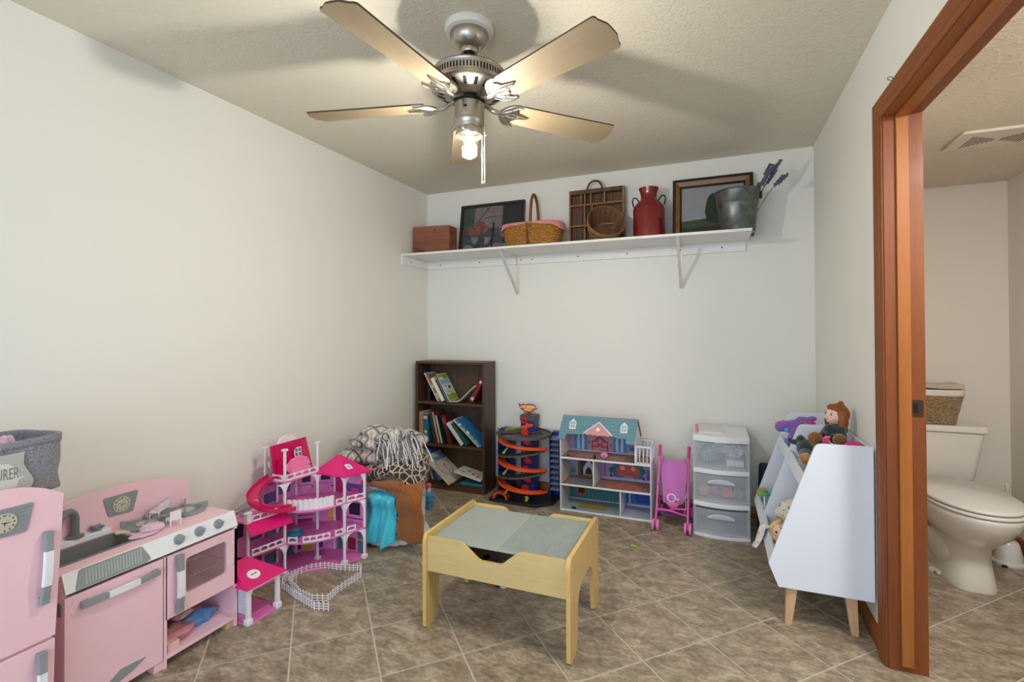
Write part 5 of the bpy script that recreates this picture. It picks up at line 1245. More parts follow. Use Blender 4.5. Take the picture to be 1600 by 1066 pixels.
panel('ground_panel', QA, QB, G0, G1, m_ppan, [('teal_door', (78, 122, 138), [R(0.08, 0, 0.46, 0.92), R(0.62, 0, 0.98, 0.92)]), ('orange_strip', (216, 150, 110), [R(0.08, 0.42, 0.46, 0.50), R(0.62, 0.42, 0.98, 0.50)])])
panel('ground_corner_panel', QB, QC, G0, G1, m_ppan, [('picture_print', (70, 60, 80), [R(0.05, 0.1, 0.18, 0.5), R(0.06, 0.66, 0.16, 0.86)]), ('lime_door', (188, 180, 44), [[(0.24, 0.03), (0.44, 0.03), (0.44, 0.25), (0.39, 0.40), (0.29, 0.40), (0.24, 0.25)]]), ('purple_curtain', (92, 48, 156), [[(0.52 + 0.016 * i, 0.06 + 0.03 * (i % 2)) for i in range(11)] + [(0.68, 0.97), (0.52, 0.97)]]), ('beam_print', (110, 66, 130), [R(0.72, 0.7, 0.97, 0.76), R(0.72, 0.4, 0.97, 0.44), R(0.26, 0.76, 0.42, 0.80)])])
panel('ground_tower_panel', QC, QD, G0, G1, m_ppan, [('teal_panel', (76, 118, 134), [R(0.04, 0, 0.22, 1), R(0.72, 0, 0.98, 0.95)]), ('orange_band', (210, 140, 110), [R(0.72, 0.45, 0.98, 0.51)]), ('red_cabinet', (140, 48, 62), [R(0.40, 0.05, 0.66, 0.5)])])
panel('first_panel', QA, QB, F0, F1, m_ppan, [('teal_wall', (82, 116, 130), [R(0.08, 0.0, 0.52, 1)]), ('sofa_print', (184, 52, 134), [R(0.56, 0.02, 0.94, 0.2)])])
panel('first_corner_panel', QB, QC, F0, F1, m_ppan, [('tv_print', (46, 36, 66), [R(0.18, 0.46, 0.38, 0.74)]), ('shelf_print', (132, 74, 140), [R(0.08, 0.26, 0.46, 0.30), R(0.54, 0.6, 0.74, 0.63), R(0.54, 0.4, 0.72, 0.43)]), ('sofa_print', (190, 54, 138), [R(0.08, 0.02, 0.44, 0.16)]), ('orange_door', (216, 138, 64), [R(0.80, 0.03, 0.97, 0.93)]), ('door_panes', (236, 184, 104), [R(0.82, 0.52, 0.875, 0.84), R(0.895, 0.52, 0.95, 0.84), R(0.82, 0.12, 0.875, 0.44), R(0.895, 0.12, 0.95, 0.44)]), ('blue_print', (120, 140, 190), [blob(0.63, 0.82, 0.08, 0.07, 9)])])
panel('first_tower_panel', QC, QD, F0, F1, m_ppan, [('tv_print', (66, 48, 76), [R(0.44, 0.30, 0.80, 0.74)]), ('shelf_print', (150, 84, 150), [R(0.34, 0.14, 0.92, 0.19)]), ('mauve_wall', (150, 70, 120), [R(0.0, 0.0, 0.2, 1.0)])])
panel('second_panel', QA, QB, S0, S1, m_ppur, [('desk_print', (96, 86, 146), [R(0.06, 0.05, 0.42, 0.42), R(0.5, 0.2, 0.9, 0.5)]), ('red_dot', (196, 50, 70), [blob(0.7, 0.62, 0.05, 0.06, 9)]), ('wall_marks', (130, 76, 150), [R(0.2, 0.7, 0.34, 0.76)])])
panel('second_corner_panel', QB, QC, S0, S1, m_ppan, [('tv_print', (42, 34, 64), [R(0.20, 0.46, 0.40, 0.74), R(0.64, 0.50, 0.86, 0.76)]), ('wall_marks', (120, 66, 136), [blob(0.14, 0.84, 0.03, 0.05, 8), blob(0.32, 0.88, 0.03, 0.04, 8), blob(0.60, 0.86, 0.03, 0.05, 8), blob(0.78, 0.9, 0.03, 0.04, 8), R(0.56, 0.36, 0.92, 0.38), R(0.08, 0.34, 0.44, 0.36)]), ('small_dots', (190, 60, 90), [blob(0.44, 0.28, 0.03, 0.04, 8), blob(0.9, 0.24, 0.03, 0.04, 8)])])
panel('second_tower_panel', QC, QD, S0, LR - 0.008, m_ppan, [('magenta_wall', (196, 40, 110), [R(0.0, 0.0, 0.22, 0.6)]), ('desk_print', (104, 76, 140), [R(0.36, 0.08, 0.98, 0.42)]), ('pink_stool', (230, 70, 156), [R(0.52, 0.04, 0.74, 0.24)]), ('mirror_print', (206, 186, 214), [blob(0.52, 0.66, 0.13, 0.2, 16)]), ('red_books', (196, 60, 80), [R(0.84, 0.42, 0.94, 0.58)])])
for zz, zt in ((0.008, L1 - 0.009), (L1, L2 - 0.009)):
    panel('wing_panel', (XBk + 0.003, W0.y), (XBk + 0.003, yb0), zz, zt, m_ppan, [('stone_print', (92, 110, 116), [R(0.48, 0.05, 0.98, 0.95)]), ('stone_course', (120, 136, 140), [R(0.48, 0.05 + 0.22 * i, 0.98, 0.09 + 0.22 * i) for i in range(4)]), ('tv_print', (62, 26, 44), [R(0.05, 0.35, 0.40, 0.78)]), ('red_chair', (150, 40, 60), [R(0.88, 0.1, 0.98, 0.5)])])
def column(x, y, z0, z1, cap_=True, foot=True, r=0.0056):
    q = MB(); s = r
    q.box(x - s, x + s, y - s, y + s, z0, z1)
    if foot:
        q.prism([(x - 0.013, y - 0.013, z0), (x + 0.013, y - 0.013, z0), (x + 0.013, y + 0.013, z0), (x - 0.013, y + 0.013, z0)], (0, 0, 0.022))
    if cap_:
        q.box(x - 0.012, x + 0.012, y - 0.012, y + 0.012, z1 - 0.010, z1)
    return link('column', q, m_wht, ph, bevel=0.002)
for L_ in (L1, L2): pass
for p in (PA, PB_):
    column(p.x, p.y, 0, L1 - 0.009, False); column(p.x, p.y, L1, L2 - 0.009, False, False); column(p.x, p.y, L2, L3 - 0.009, False, False); column(p.x, p.y, L3, 0.636, True, False)
for p in (PC, PD):
    column(p.x, p.y, 0, L1 - 0.009, False); column(p.x, p.y, L1, L2 - 0.009, False, False); column(p.x, p.y, L2, LR - 0.006, False, False)
column(-2.160, 1.828, L3, 0.636, True, False)
column(W0.x, W0.y, 0, L1 - 0.009, False); column(W0.x, W0.y, L1, L2, False, False); 
link('corner_pier', MB().box(W0.x - 0.013, W0.x + 0.011, W0.y - 0.013, W0.y + 0.012, L2, L2 + 0.044).box(W0.x - 0.016, W0.x + 0.014, W0.y - 0.016, W0.y + 0.015, L2 + 0.044, L2 + 0.050), m_wht, ph, bevel=0.002)
for x, y in ((-2.160, 1.90), (-2.150, 2.016), (-1.994, YBk - 0.012)):
    for z0, z1 in ((0.008, L1 - 0.009), (L1, L2 - 0.009), (L2, L3 - 0.011)): column(x, y, z0, z1, False, False, 0.005)
# curved corner brackets under each ceiling
def corner(p, d, ztop, w_=0.045, h_=0.060):
    p = Vector((p[0], p[1], 0)); d = Vector((d[0], d[1], 0)).normalized(); n = Vector((-d.y, d.x, 0)) * 0.002
    pts = [(0.006, 0), (0.006, -h_)] + [(0.006 + (w_ - 0.006) * (1 - cos(a)), -h_ + h_ * sin(a)) for a in [pi / 2 * i / 6 for i in range(1, 7)]]
    link('arch_bracket', MB().prism([p + d * u + Vector((0, 0, ztop + v)) - n for u, v in pts], n * 2), m_wht, ph, smooth=0)
cols_dirs = [(PA, PB_ - PA), (PA, W0 - PA), (PB_, PC - PB_), (PC, PB_ - PC), (PC, PD - PC), (PD, PC - PD), (PB_, PA - PB_)]
for p, d in cols_dirs:
    for zt in (L1 - 0.009, L2 - 0.009, L3 - 0.011):
        if p in (PB_,) and zt < 0.4: continue
        corner(p, d, zt)
# railings
def rail_run(p0, p1, z, n, h=0.030, wavy=True):
    p0 = Vector((p0[0], p0[1], z)); p1 = Vector((p1[0], p1[1], z)); d = p1 - p0; q = d.normalized(); s_ = Vector((-q.y, q.x, 0)) * 0.003
    o = MB()
    o.obox((p0 + p1) / 2 + Vector((0, 0, h - 0.003)), d, s_, (0, 0, 0.006)); o.obox((p0 + p1) / 2 + Vector((0, 0, 0.004)), d, s_, (0, 0, 0.008))
    for i in range(n + 1): o.obox(p0 + d * (i / n) + Vector((0, 0, h / 2 + 0.001)), q * 0.0048, s_ * 1.4, (0, 0, h + 0.002))
    for i in range(n):
        c = p0 + d * ((i + 0.5) / n); w_ = d.length / n; zt = h - 0.005
        o.prism([c + q * (w_ * (k / 6 - 0.5)) + Vector((0, 0, zt)) - s_ / 2 for k in range(7)] + [c + q * (w_ * (0.5 - k / 6)) + Vector((0, 0, zt - 0.009 * (1 - sin(pi * k / 6)))) - s_ / 2 for k in range(0, 7)], s_)
    link('railing', o, m_wht, ph, smooth=0)
rail_run(arc(0.06, 0.040), arc(0.20, 0.040), L1, 1)
rail_run(arc(0.30, 0.040), arc(0.52, 0.040), L1, 2); rail_run(arc(0.52, 0.040), arc(0.74, 0.040), L1, 2)
rail_run(arc(0.84, 0.036), arc(0.97, 0.038), L1, 1); rail_run(PC + Vector((0.006, 0.014)), PD - Vector((0.022, 0.046)), L1, 1)
rail_run(arc(0.86, 0.040), arc(0.97, 0.044), L2, 1); rail_run(PC + Vector((0.006, 0.014)), PD - Vector((-0.002, 0.008)), L2, 2)
rail_run(PA + Vector((0.004, 0.01)), PB_ + Vector((0.004, -0.012)), L3, 4); rail_run((XBk + 0.09, PA.y - 0.008), (PA.x - 0.008, PA.y - 0.008), L3, 1)
rail_run(W0 + Vector((0.004, 0.02)), PA + Vector((0.0, -0.012)), L1, 4)
rail_run(W0 + Vector((0.004, 0.02)), PA + Vector((0.0, -0.012)), L2, 4); rail_run((XBk + 0.004, W0.y + 0.02), (XBk + 0.004, PA.y - 0.02), L2, 4)
# scalloped white basin along the second floor balcony
sb = MB(); nsc = 84
def sc_pt(t_, off):
    return arc(0.02 + 0.80 * t_, 0.045) + nrmAC * (-0.006 + off)
for i in range(nsc + 1):
    t_ = i / nsc; o_ = 0.006 * abs(sin(pi * t_ * 9)); hz = 0.048 + 0.007 * abs(sin(pi * t_ * 9))
    for off, z in ((o_, 0.0), (o_ + 0.004, hz), (o_ - 0.001, hz + 0.001), (o_ - 0.004, 0.0)):
        p = sc_pt(t_, off - 0.010); sb.v.append(Vector((p.x, p.y, L2 + z)))
for i in range(nsc):
    for j in range(3): sb.f.append([i * 4 + j, (i + 1) * 4 + j, (i + 1) * 4 + j + 1, i * 4 + j + 1]); sb.mi.append(0)
link('scalloped_basin', sb, m_wht, ph)
# magenta awning in front of the wing terrace, tower roof
link('awning', MB().prism([(W0.x - 0.005, W0.y - 0.012, L2 + 0.004), (W0.x + 0.055, W0.y - 0.030, L2 - 0.040), (W0.x + 0.055, W0.y - 0.030, L2 - 0.046), (W0.x - 0.005, W0.y - 0.012, L2 - 0.006)], (PA.x - W0.x + 0.004, PA.y - W0.y + 0.024, 0)), m_mag, ph, smooth=0)
e0, e1, e2, e3 = Vector((-2.022, 2.002, LR)), Vector((-1.802, 1.998, LR)), Vector((-1.748, 2.150, LR)), Vector((-2.000, 2.172, LR))
apx = Vector((-1.945, 2.108, 0.546)); apx2 = Vector((-1.925, 2.110, 0.546))
tr = MB(); tr.add([e0, e1, e2, e3, apx, apx2], [(0, 1, 5, 4), (1, 2, 5), (2, 3, 4, 5), (3, 0, 4), (3, 2, 1, 0)])
for a, b_ in ((e0, e1), (e1, e2), (e2, e3), (e3, e0)):
    pass
rf = link('tower_roof', tr, m_mag, ph, smooth=0)
lip = MB(); lip.prism([e0 - Vector((0, 0, 0.006)), e1 - Vector((0, 0, 0.006)), e2 - Vector((0, 0, 0.006)), e3 - Vector((0, 0, 0.006))], (0, 0, 0.006)); link('roof_edge', lip, m_mag, rf, smooth=0)
# tiny sticker on the roof
c0 = (e1 + e2) / 2; sl_ = (apx2 - c0).normalized(); ac = (e2 - e1).normalized(); nn = ac.cross(sl_).normalized(); o0 = c0 + sl_ * 0.066 + nn * 0.0008 - ac * 0.012
st_ = link('roof_sticker', MB().prism([o0 - ac * 0.018 - sl_ * 0.018, o0 + ac * 0.012 - sl_ * 0.018, o0 + ac * 0.012 + sl_ * 0.014, o0 + ac * 0.004 + sl_ * 0.022, o0 - ac * 0.018 + sl_ * 0.022], nn * 0.0006), m_wht, rf, smooth=0)
link('sticker_print', MB().prism([o0 - ac * 0.010 - sl_ * 0.010, o0 + ac * 0.006 - sl_ * 0.010, o0 + ac * 0.006 + sl_ * 0.010, o0 - ac * 0.010 + sl_ * 0.012], nn * 0.0010), pc_('sticker_blue', (150, 170, 200)), rf, smooth=0)
# leaning magenta hip roof on the top terrace
lo = [Vector((-2.085, 1.812, 0.480)), Vector((-2.045, 2.030, 0.480)), Vector((-2.085, 2.020, 0.652)), Vector((-2.090, 1.795, 0.648))]
n_ = (lo[1] - lo[0]).cross(lo[3] - lo[0]).normalized(); n_ = n_ if n_.x > 0 else -n_
inn = [lo[0].lerp(lo[2], 0.07) - n_ * 0.035, lo[1].lerp(lo[3], 0.07) - n_ * 0.035, lo[2].lerp(lo[0], 0.07) - n_ * 0.035, lo[3].lerp(lo[1], 0.07) - n_ * 0.035]
lid = MB(); lid.add(lo + inn, [(0, 1, 2, 3), (4, 7, 6, 5), (0, 4, 5, 1), (1, 5, 6, 2), (2, 6, 7, 3), (3, 7, 4, 0)])
ld = link('leaning_roof', lid, m_mag2, ph, smooth=0, label='glossy magenta roof piece leaning on the terrace')
bs = lo[0]; ux = (lo[1] - lo[0]).normalized(); vx = (lo[3] - lo[0]).normalized()
wp = [bs + ux * u + vx * v + n_ * 0.0006 for u, v in [(0.125, 0.085), (0.165, 0.085), (0.165, 0.135), (0.140, 0.135), (0.127, 0.125), (0.122, 0.105)]]
wn = link('little_window', MB().prism(wp, n_ * 0.002), m_wht, ld, smooth=0)
for a, b_ in ((0.128, 0.090), (0.148, 0.090), (0.130, 0.112), (0.148, 0.112)):
    link('window_pane', MB().prism([bs + ux * u + vx * v + n_ * 0.0028 for u, v in [(a, b_), (a + 0.014, b_), (a + 0.014, b_ + 0.018), (a, b_ + 0.018)]], n_ * 0.0004), pc_('pane_grey', (120, 110, 124)), ld, smooth=0)
sp_ = lo[0] - n_ * 0.018 + vx * 0.055 - ux * 0.001
link('side_window', MB().prism([sp_, sp_ + vx * 0.032, sp_ + vx * 0.032 - n_ * 0.010, sp_ - n_ * 0.010], -ux * 0.002), m_wht, ld, smooth=0)
dm_ = MB(); dm_.prism([Vector((-2.125, 1.925 + 0.058 * cos(a), 0.640 + 0.038 * sin(a))) for a in [pi * i / 14 for i in range(15)]], (0.012, 0, 0)); link('white_dome', dm_, m_wht, ph, smooth=0)
# shell bench
bn = MB(); pts = []
for i in range(25):
    a = pi * i / 24; r_ = 0.072 + 0.006 * abs(sin(a * 4.5)); pts.append((-2.032, 1.920 - r_ * 1.05 * cos(a), 0.520 + r_ * 0.72 * sin(a)))
pts += [(-2.032, 1.975, 0.500), (-2.032, 1.865, 0.500)]
bn.prism(pts, (-0.008, 0, 0)); sh_ = link('shell_back', bn, mat('shell_pink', (246, 130, 180), 0.35), ph, bevel=0.002)
link('shell_seat', MB().box(-2.034, -2.008, 1.862, 1.985, 0.4755, 0.516), mat('shell_pink', (246, 130, 180), 0.35), sh_, bevel=0.004)
# slide
sl_pts = [(-2.105, 1.818, 0.478), (-2.108, 1.775, 0.462), (-2.108, 1.735, 0.441), (-2.100, 1.708, 0.418), (-2.082, 1.698, 0.396), (-2.056, 1.704, 0.374), (-2.030, 1.724, 0.356), (-2.004, 1.757, 0.345), (-1.982, 1.795, 0.340), (-1.965, 1.830, 0.338)]
def spline(P_, m_=5):
    out = []; n = len(P_)
    for i in range(n - 1):
        p0, p1, p2, p3 = [Vector(P_[max(0, min(n - 1, i + k))]) for k in (-1, 0, 1, 2)]
        for s_ in range(m_):
            t_ = s_ / m_; out.append(0.5 * ((2 * p1) + (p2 - p0) * t_ + (2 * p0 - 5 * p1 + 4 * p2 - p3) * t_ ** 2 + (3 * p1 - p0 - 3 * p2 + p3) * t_ ** 3))
    out.append(Vector(P_[-1])); return out
sp2 = spline(sl_pts); q = MB(); cross = [(-0.030, 0.022), (-0.027, 0.022), (-0.024, 0.006), (-0.015, 0.002), (0.015, 0.002), (0.024, 0.006), (0.027, 0.022), (0.030, 0.022), (0.028, 0.002), (0.016, -0.004), (-0.016, -0.004), (-0.028, 0.002)]
mk = len(cross)
for i, p in enumerate(sp2):
    t_ = (sp2[min(i + 1, len(sp2) - 1)] - sp2[max(i - 1, 0)]); side = Vector((t_.y, -t_.x, 0)).normalized()
    for u, v in cross: q.v.append(p + side * u + Vector((0, 0, v)))
for i in range(len(sp2) - 1):
    for j in range(mk): q.f.append([i * mk + j, i * mk + (j + 1) % mk, (i + 1) * mk + (j + 1) % mk, (i + 1) * mk + j]); q.mi.append(0)
link('slide', q, m_mag2, ph, label='glossy magenta curved slide')
tub = MB().lathe([(0.0, 0.004), (0.030, 0.004), (0.040, 0.020), (0.042, 0.034), (0.039, 0.034), (0.030, 0.010), (0.0, 0.010)], (-2.015, 1.885, L1), 18, sx=0.75)
tag(link('toy_tub', tub, mat('tub_blue', (50, 126, 160), 0.4), loc=(-2.015, 1.885, L1)), 'small blue toy tub on the first floor of the pink doll house', 'toy')
# garage porch
P1, P2 = Vector((-1.825, 1.462)), Vector((-1.820, 1.602)); GXb = -1.985
gr = thing('toy_porch', 'low magenta roofed porch with two white columns beside the pink play kitchen', 'dollhouse', (-1.90, 1.53, 0))
link('porch_floor', MB().box(GXb, -1.812, 1.452, 1.612, 0, 0.008), m_pfl, gr, bevel=0.001)
for i in range(7): link('floor_board', MB().box(GXb + 0.002 + i * 0.0245, GXb + 0.0245 + i * 0.0245, 1.454, 1.610, 0.008, 0.0092), m_pfl, gr, smooth=0)
for p in (P1, P2):
    q = MB(); q.box(p.x - 0.0085, p.x + 0.0085, p.y - 0.0085, p.y + 0.0085, 0.022, 0.158); c_ = link('column', q, m_wht, gr, bevel=0.002)
    q = MB(); q.box(p.x - 0.014, p.x + 0.014, p.y - 0.014, p.y + 0.014, 0, 0.026); link('column_base', q, m_wht, c_, bevel=0.004)
def pbr(p, d, ztop):
    p = Vector((p[0], p[1], 0)); d = Vector((d[0], d[1], 0)).normalized(); n = Vector((-d.y, d.x, 0)) * 0.002
    pts = [(0.007, 0), (0.007, -0.055), (0.013, -0.042), (0.024, -0.020), (0.042, -0.004), (0.050, 0)]
    link('arch_bracket', MB().prism([p + d * u + Vector((0, 0, ztop + v)) - n for u, v in pts], n * 2), m_wht, gr, smooth=0)
pbr(P1, (0, 1), 0.158)
bw_ = link('brick_wall', MB().box(GXb + 0.01, P1.x - 0.009, P1.y - 0.008, P1.y - 0.005, 0.045, 0.158), mat('porch_mortar', (190, 196, 210), 0.5), gr, smooth=0)
for r_ in range(8):
    for c_ in range(7):
        x0_ = GXb + 0.012 + c_ * 0.0235 - (0.011 if r_ % 2 else 0); x1_ = min(x0_ + 0.0215, P1.x - 0.010); x0_ = max(x0_, GXb + 0.011)
        if x1_ - x0_ < 0.004: continue
        q = MB(); q.box(x0_, x1_, P1.y - 0.0088, P1.y - 0.0042, 0.048 + r_ * 0.0137, 0.0595 + r_ * 0.0137)
        link('brick', q, mat('porch_brick', (214, 216, 228), 0.5, var=(60, 0.06)), bw_, smooth=0)
link('lower_wall', MB().box(GXb + 0.01, P1.x - 0.009, P1.y - 0.008, P1.y - 0.005, 0.008, 0.045), m_clr, gr, smooth=0)
g0, g1, g2_, g3 = Vector((GXb - 0.01, 1.440, 0.158)), Vector((-1.796, 1.434, 0.158)), Vector((-1.790, 1.632, 0.158)), Vector((GXb - 0.01, 1.632, 0.158))
ga = Vector((-1.955, 1.480, 0.226)); gb_ = Vector((-1.945, 1.555, 0.226))
q = MB(); q.add([g0, g1, g2_, g3, ga, gb_], [(0, 1, 4), (1, 2, 5, 4), (2, 3, 5), (3, 0, 4, 5), (3, 2, 1, 0)]); pr_ = link('porch_roof', q, m_mag, gr, smooth=0)
# shingle rows on the left slope
for i in range(6):
    t0 = i / 6; a = g0.lerp(ga, t0); b_ = g1.lerp(ga, t0); n3 = (g1 - g0).cross(ga - g0).normalized(); n3 = n3 if n3.y < 0 else -n3
    d = (b_ - a).normalized(); up_ = (ga - g0.lerp(g1, 0.5)).normalized()
    link('shingle_row', MB().add([a + n3 * 0.0002, b_ + n3 * 0.0002, b_ + n3 * 0.0022, a + n3 * 0.0022, a.lerp(ga, 0.16) + n3 * 0.0003, b_.lerp(ga, 0.16) + n3 * 0.0003], [(0, 1, 2, 3), (3, 2, 5, 4)]), m_mag, pr_, smooth=0)
n4 = (g2_ - g1).cross(ga - g1).normalized(); n4 = n4 if n4.x > 0 else -n4
ce = (g1 + g2_) / 2; ce = ce.lerp((ga + gb_) / 2, 0.38) + Vector((0, -0.018, 0))
em = link('round_emblem', disc(MB(), ce + n4 * 0.0006, 0.026, n4, 0.003, 24), m_wht, pr_, smooth=0)
vu = n4.cross(Vector((0, 1, 0))).normalized(); vu = vu if vu.z > 0 else -vu
for dy, c_, nm_ in ((-0.010, (206, 120, 170), 'emblem_pink'), (0.0, (236, 170, 80), 'emblem_orange'), (0.010, (150, 170, 80), 'emblem_green')):
    cc = ce + n4 * 0.0037 + Vector((0, dy, 0))
    link(nm_, disc(MB(), cc, 0.005, n4, 0.0005, 8), pc_(nm_, c_), pr_, smooth=0)
link('porch_trim', MB().box(-1.812, -1.800, 1.444, 1.622, 0.150, 0.158), m_wht, gr, smooth=0)

# ---- white plastic paddock fence
fpts = [(-1.587, 1.664), (-1.651, 1.646), (-1.735, 1.668), (-1.815, 1.688), (-1.885, 1.712), (-1.929, 1.723), (-1.962, 1.758), (-1.966, 1.812), (-1.956, 1.866), (-1.935, 1.911), (-1.885, 1.950), (-1.816, 1.959), (-1.748, 1.978), (-1.690, 1.996), (-1.648, 1.940), (-1.650, 1.861), (-1.652, 1.790), (-1.640, 1.716), (-1.708, 1.690), (-1.794, 1.705), (-1.880, 1.742), (-1.935, 1.772), (-1.942, 1.822)]
fn_ = thing('toy_fence', 'white plastic toy paddock fence laid in a loop on the floor tiles', 'toy fence', (-1.80, 1.83, 0))
for i in range(len(fpts) - 1):
    a, b_ = Vector((*fpts[i], 0)), Vector((*fpts[i + 1], 0)); d = b_ - a; q = d.normalized(); s_ = Vector((-q.y, q.x, 0)) * 0.0028; o = MB()
    for z in (0.008, 0.019, 0.030): o.obox((a + b_) / 2 + Vector((0, 0, z)), d, s_ * 0.8, (0, 0, 0.0030))
    k = max(2, round(d.length / 0.021))
    for j in range(k + 1): o.obox(a + d * (j / k) + Vector((0, 0, 0.0195)), q * 0.0036, s_ * 1.3, (0, 0, 0.039))
    link('fence_panel', o, m_wht, fn_, smooth=0)

# ================================================================ HAMPER WITH BLANKETS AND CLOTHES
random.seed(9)
HX, HY = -1.800, 2.435
hp_ = thing('laundry_hamper', 'round white fabric hamper under the heap of blankets beside the bookcase', 'hamper', (HX, HY, 0))
q = MB(); q.sheet(lambda u, v: (HX + (0.168 + 0.010 * v + 0.008 * sin(u * 2 * pi * 9) * (1 - v)) * cos(2 * pi * u), HY + (0.165 + 0.010 * v + 0.008 * sin(u * 2 * pi * 9) * (1 - v)) * sin(2 * pi * u), 0.002 + 0.345 * v), 96, 6, closeu=True)
link('hamper_wall', q, cloth_pattern('hamper_print', 'floral', [(206, 206, 208), (70, 84, 130), (130, 140, 170)], 26), hp_, solid=0.006)
q = MB(); 
for i in range(26):
    a = 2 * pi * i / 26; q.ball((HX + 0.172 * cos(a), HY + 0.170 * sin(a), 0.022), 0.030 + 0.006 * (i % 3), 0.028, 0.021, 10, 6)
link('ruffled_hem', q, mat('hem_white', (206, 206, 204), 0.9, bump=(60, 0.3, 0.004)), hp_, remesh=0.007, smooths=3)
def drape(fn, nu, nv): return MB().sheet(fn, nu, nv)
# teal satin dress hanging over the front
m_sat = mat('teal_satin', (66, 196, 216), 0.25, spec=0.7, sheen=0.3)
def satin(u, v):
    w_ = 0.088 + 0.022 * v; f_ = 0.4 + 0.6 * v
    x = -1.742 + (u - 0.5) * 2 * w_ - 0.018 * v
    y = 2.246 - 0.046 * f_ * abs(sin(u * pi * 2.0 + 0.12 + 0.30 * v)) ** 0.7 - 0.007 * f_ * sin(u * 23 + 5 * v) - 0.012 * noise.noise(Vector((u * 5, v * 3, 2.0))) - 0.020 * sin(pi * min(1, v * 3)) + 0.030 * max(0, 0.12 - v) / 0.12 * 2
    z = 0.335 - 0.285 * v - 0.024 * abs(sin(u * pi * 2.0 + 0.3)) * v + 0.010 * sin(u * 9) * v
    return (x, y, z)
td = thing('satin_dress', 'shiny turquoise satin costume dress hanging over the front of the hamper', 'dress', (-1.75, 2.24, 0.03))
link('skirt', drape(satin, 60, 30), m_sat, td, solid=0.003)
# mustard sweater
m_mus = cloth_pattern('mustard_rib', 'rib', [(116, 62, 16), (160, 92, 28)], 34, rot=(0, 0, 0.2))
def must(u, v):
    # v 0..0.35 lies over the top, then hangs down the right front
    if v < 0.42:
        q = v / 0.42
        x = -1.80 + 0.30 * u * (0.75 + 0.25 * q) + 0.02 * q; y = 2.44 - 0.205 * q; z = 0.372 + 0.035 * sin(pi * u) + 0.030 * (1 - q) - 0.02 * q * q
    else:
        q = (v - 0.42) / 0.58
        xa_, xb2 = -1.632, -1.478
        w0 = 1 - max(0, 1 - q * 9); x_top = -1.80 + 0.32 * u; x = x_top * (1 - w0) + (xa_ + (xb2 - xa_) * u) * w0
        y = 2.232 - 0.020 * sin(pi * min(1, q * 2)) + 0.006 * sin(u * 8); z = 0.352 + 0.035 * sin(pi * u) * (1 - q) - 0.270 * q - 0.012 * sin(u * 3)
        if u < 0.45 and w0 < 1: z -= 0
    return (x, y, z)
ms = thing('ribbed_sweater', 'mustard brown ribbed knit sweater draped over the right of the hamper', 'sweater', (-1.6, 2.3, 0.08))
link('knit_body', drape(must, 40, 56), m_mus, ms, solid=0.016, soff=0)
q = MB(); q.sheet(lambda u, v: (-1.815 + 0.20 * u, 2.250 - 0.020 * sin(pi * v) - 0.012, 0.372 - 0.060 * v * (0.3 + 0.7 * u) + 0.02 * u), 20, 8); link('knit_sleeve', q, m_mus, ms, solid=0.014)
# giraffe print blanket (folded heap)
def heap(name, parts_, m_, th, vox=0.009, sm=4, amp=0.014, fr=9.0, seed=0.0):
    q = MB()
    for c, r, rz_ in parts_:
        q.ball(c, *r, n=28, m=16, R=Rz(rz_))
    C0 = Vector((0, 0, 0))
    for i, p in enumerate(q.v):
        nv = Vector((noise.noise(p * fr + Vector((seed, 0, 0))), noise.noise(p * fr + Vector((0, seed + 7, 0))), noise.noise(p * fr * 1.3 + Vector((0, 0, seed + 3)))))
        q.v[i] = p + nv * amp
    return link(name, q, m_, th, remesh=vox, smooths=sm)
gb2 = thing('leopard_blanket', 'dark brown and cream animal print fleece blanket heaped on the hamper', 'blanket', (-1.70, 2.42, 0.38))
m_gir = cloth_pattern('animal_print', 'giraffe', [(46, 33, 28), (190, 174, 154)], 25)
heap('fleece', [((-1.77, 2.40, 0.425), (0.200, 0.165, 0.050), 0.1), ((-1.72, 2.35, 0.438), (0.160, 0.11, 0.046), -0.2), ((-1.645, 2.36, 0.430), (0.10, 0.13, 0.050), 0.0), ((-1.82, 2.33, 0.405), (0.10, 0.085, 0.048), 0.3), ((-1.67, 2.42, 0.475), (0.10, 0.11, 0.045), 0.0), ((-1.585, 2.31, 0.392), (0.055, 0.075, 0.050), 0.0)], m_gir, gb2, amp=0.020, fr=8)
# plaid blanket on top, folded
pb2 = thing('plaid_blanket', 'folded grey plaid blanket with long fringe on top of the heap', 'blanket', (-1.93, 2.45, 0.50))
m_pld = cloth_pattern('grey_plaid', 'plaid', [(70, 66, 68), (176, 166, 154), (226, 222, 218)], 5.0, rot=(0.25, 0.2, 0.4))
heap('folded_layers', [((-1.95, 2.46, 0.468), (0.235, 0.175, 0.052), 0.08), ((-2.06, 2.42, 0.450), (0.130, 0.130, 0.062), 0.0), ((-1.94, 2.47, 0.545), (0.205, 0.165, 0.042), 0.0), ((-1.85, 2.47, 0.590), (0.150, 0.150, 0.038), -0.1), ((-1.95, 2.44, 0.612), (0.095, 0.110, 0.034), 0.4), ((-1.80, 2.42, 0.600), (0.090, 0.110, 0.044), 0.0), ((-2.02, 2.38, 0.440), (0.10, 0.09, 0.045), 0.2), ((-1.75, 2.50, 0.560), (0.13, 0.12, 0.05), 0.0)], m_pld, pb2, amp=0.016, fr=10, seed=4)
m_frA = mat('fringe_light', (212, 208, 204), 0.9); m_frB = mat('fringe_grey', (112, 106, 104), 0.9)
fa, fb = MB(), MB()
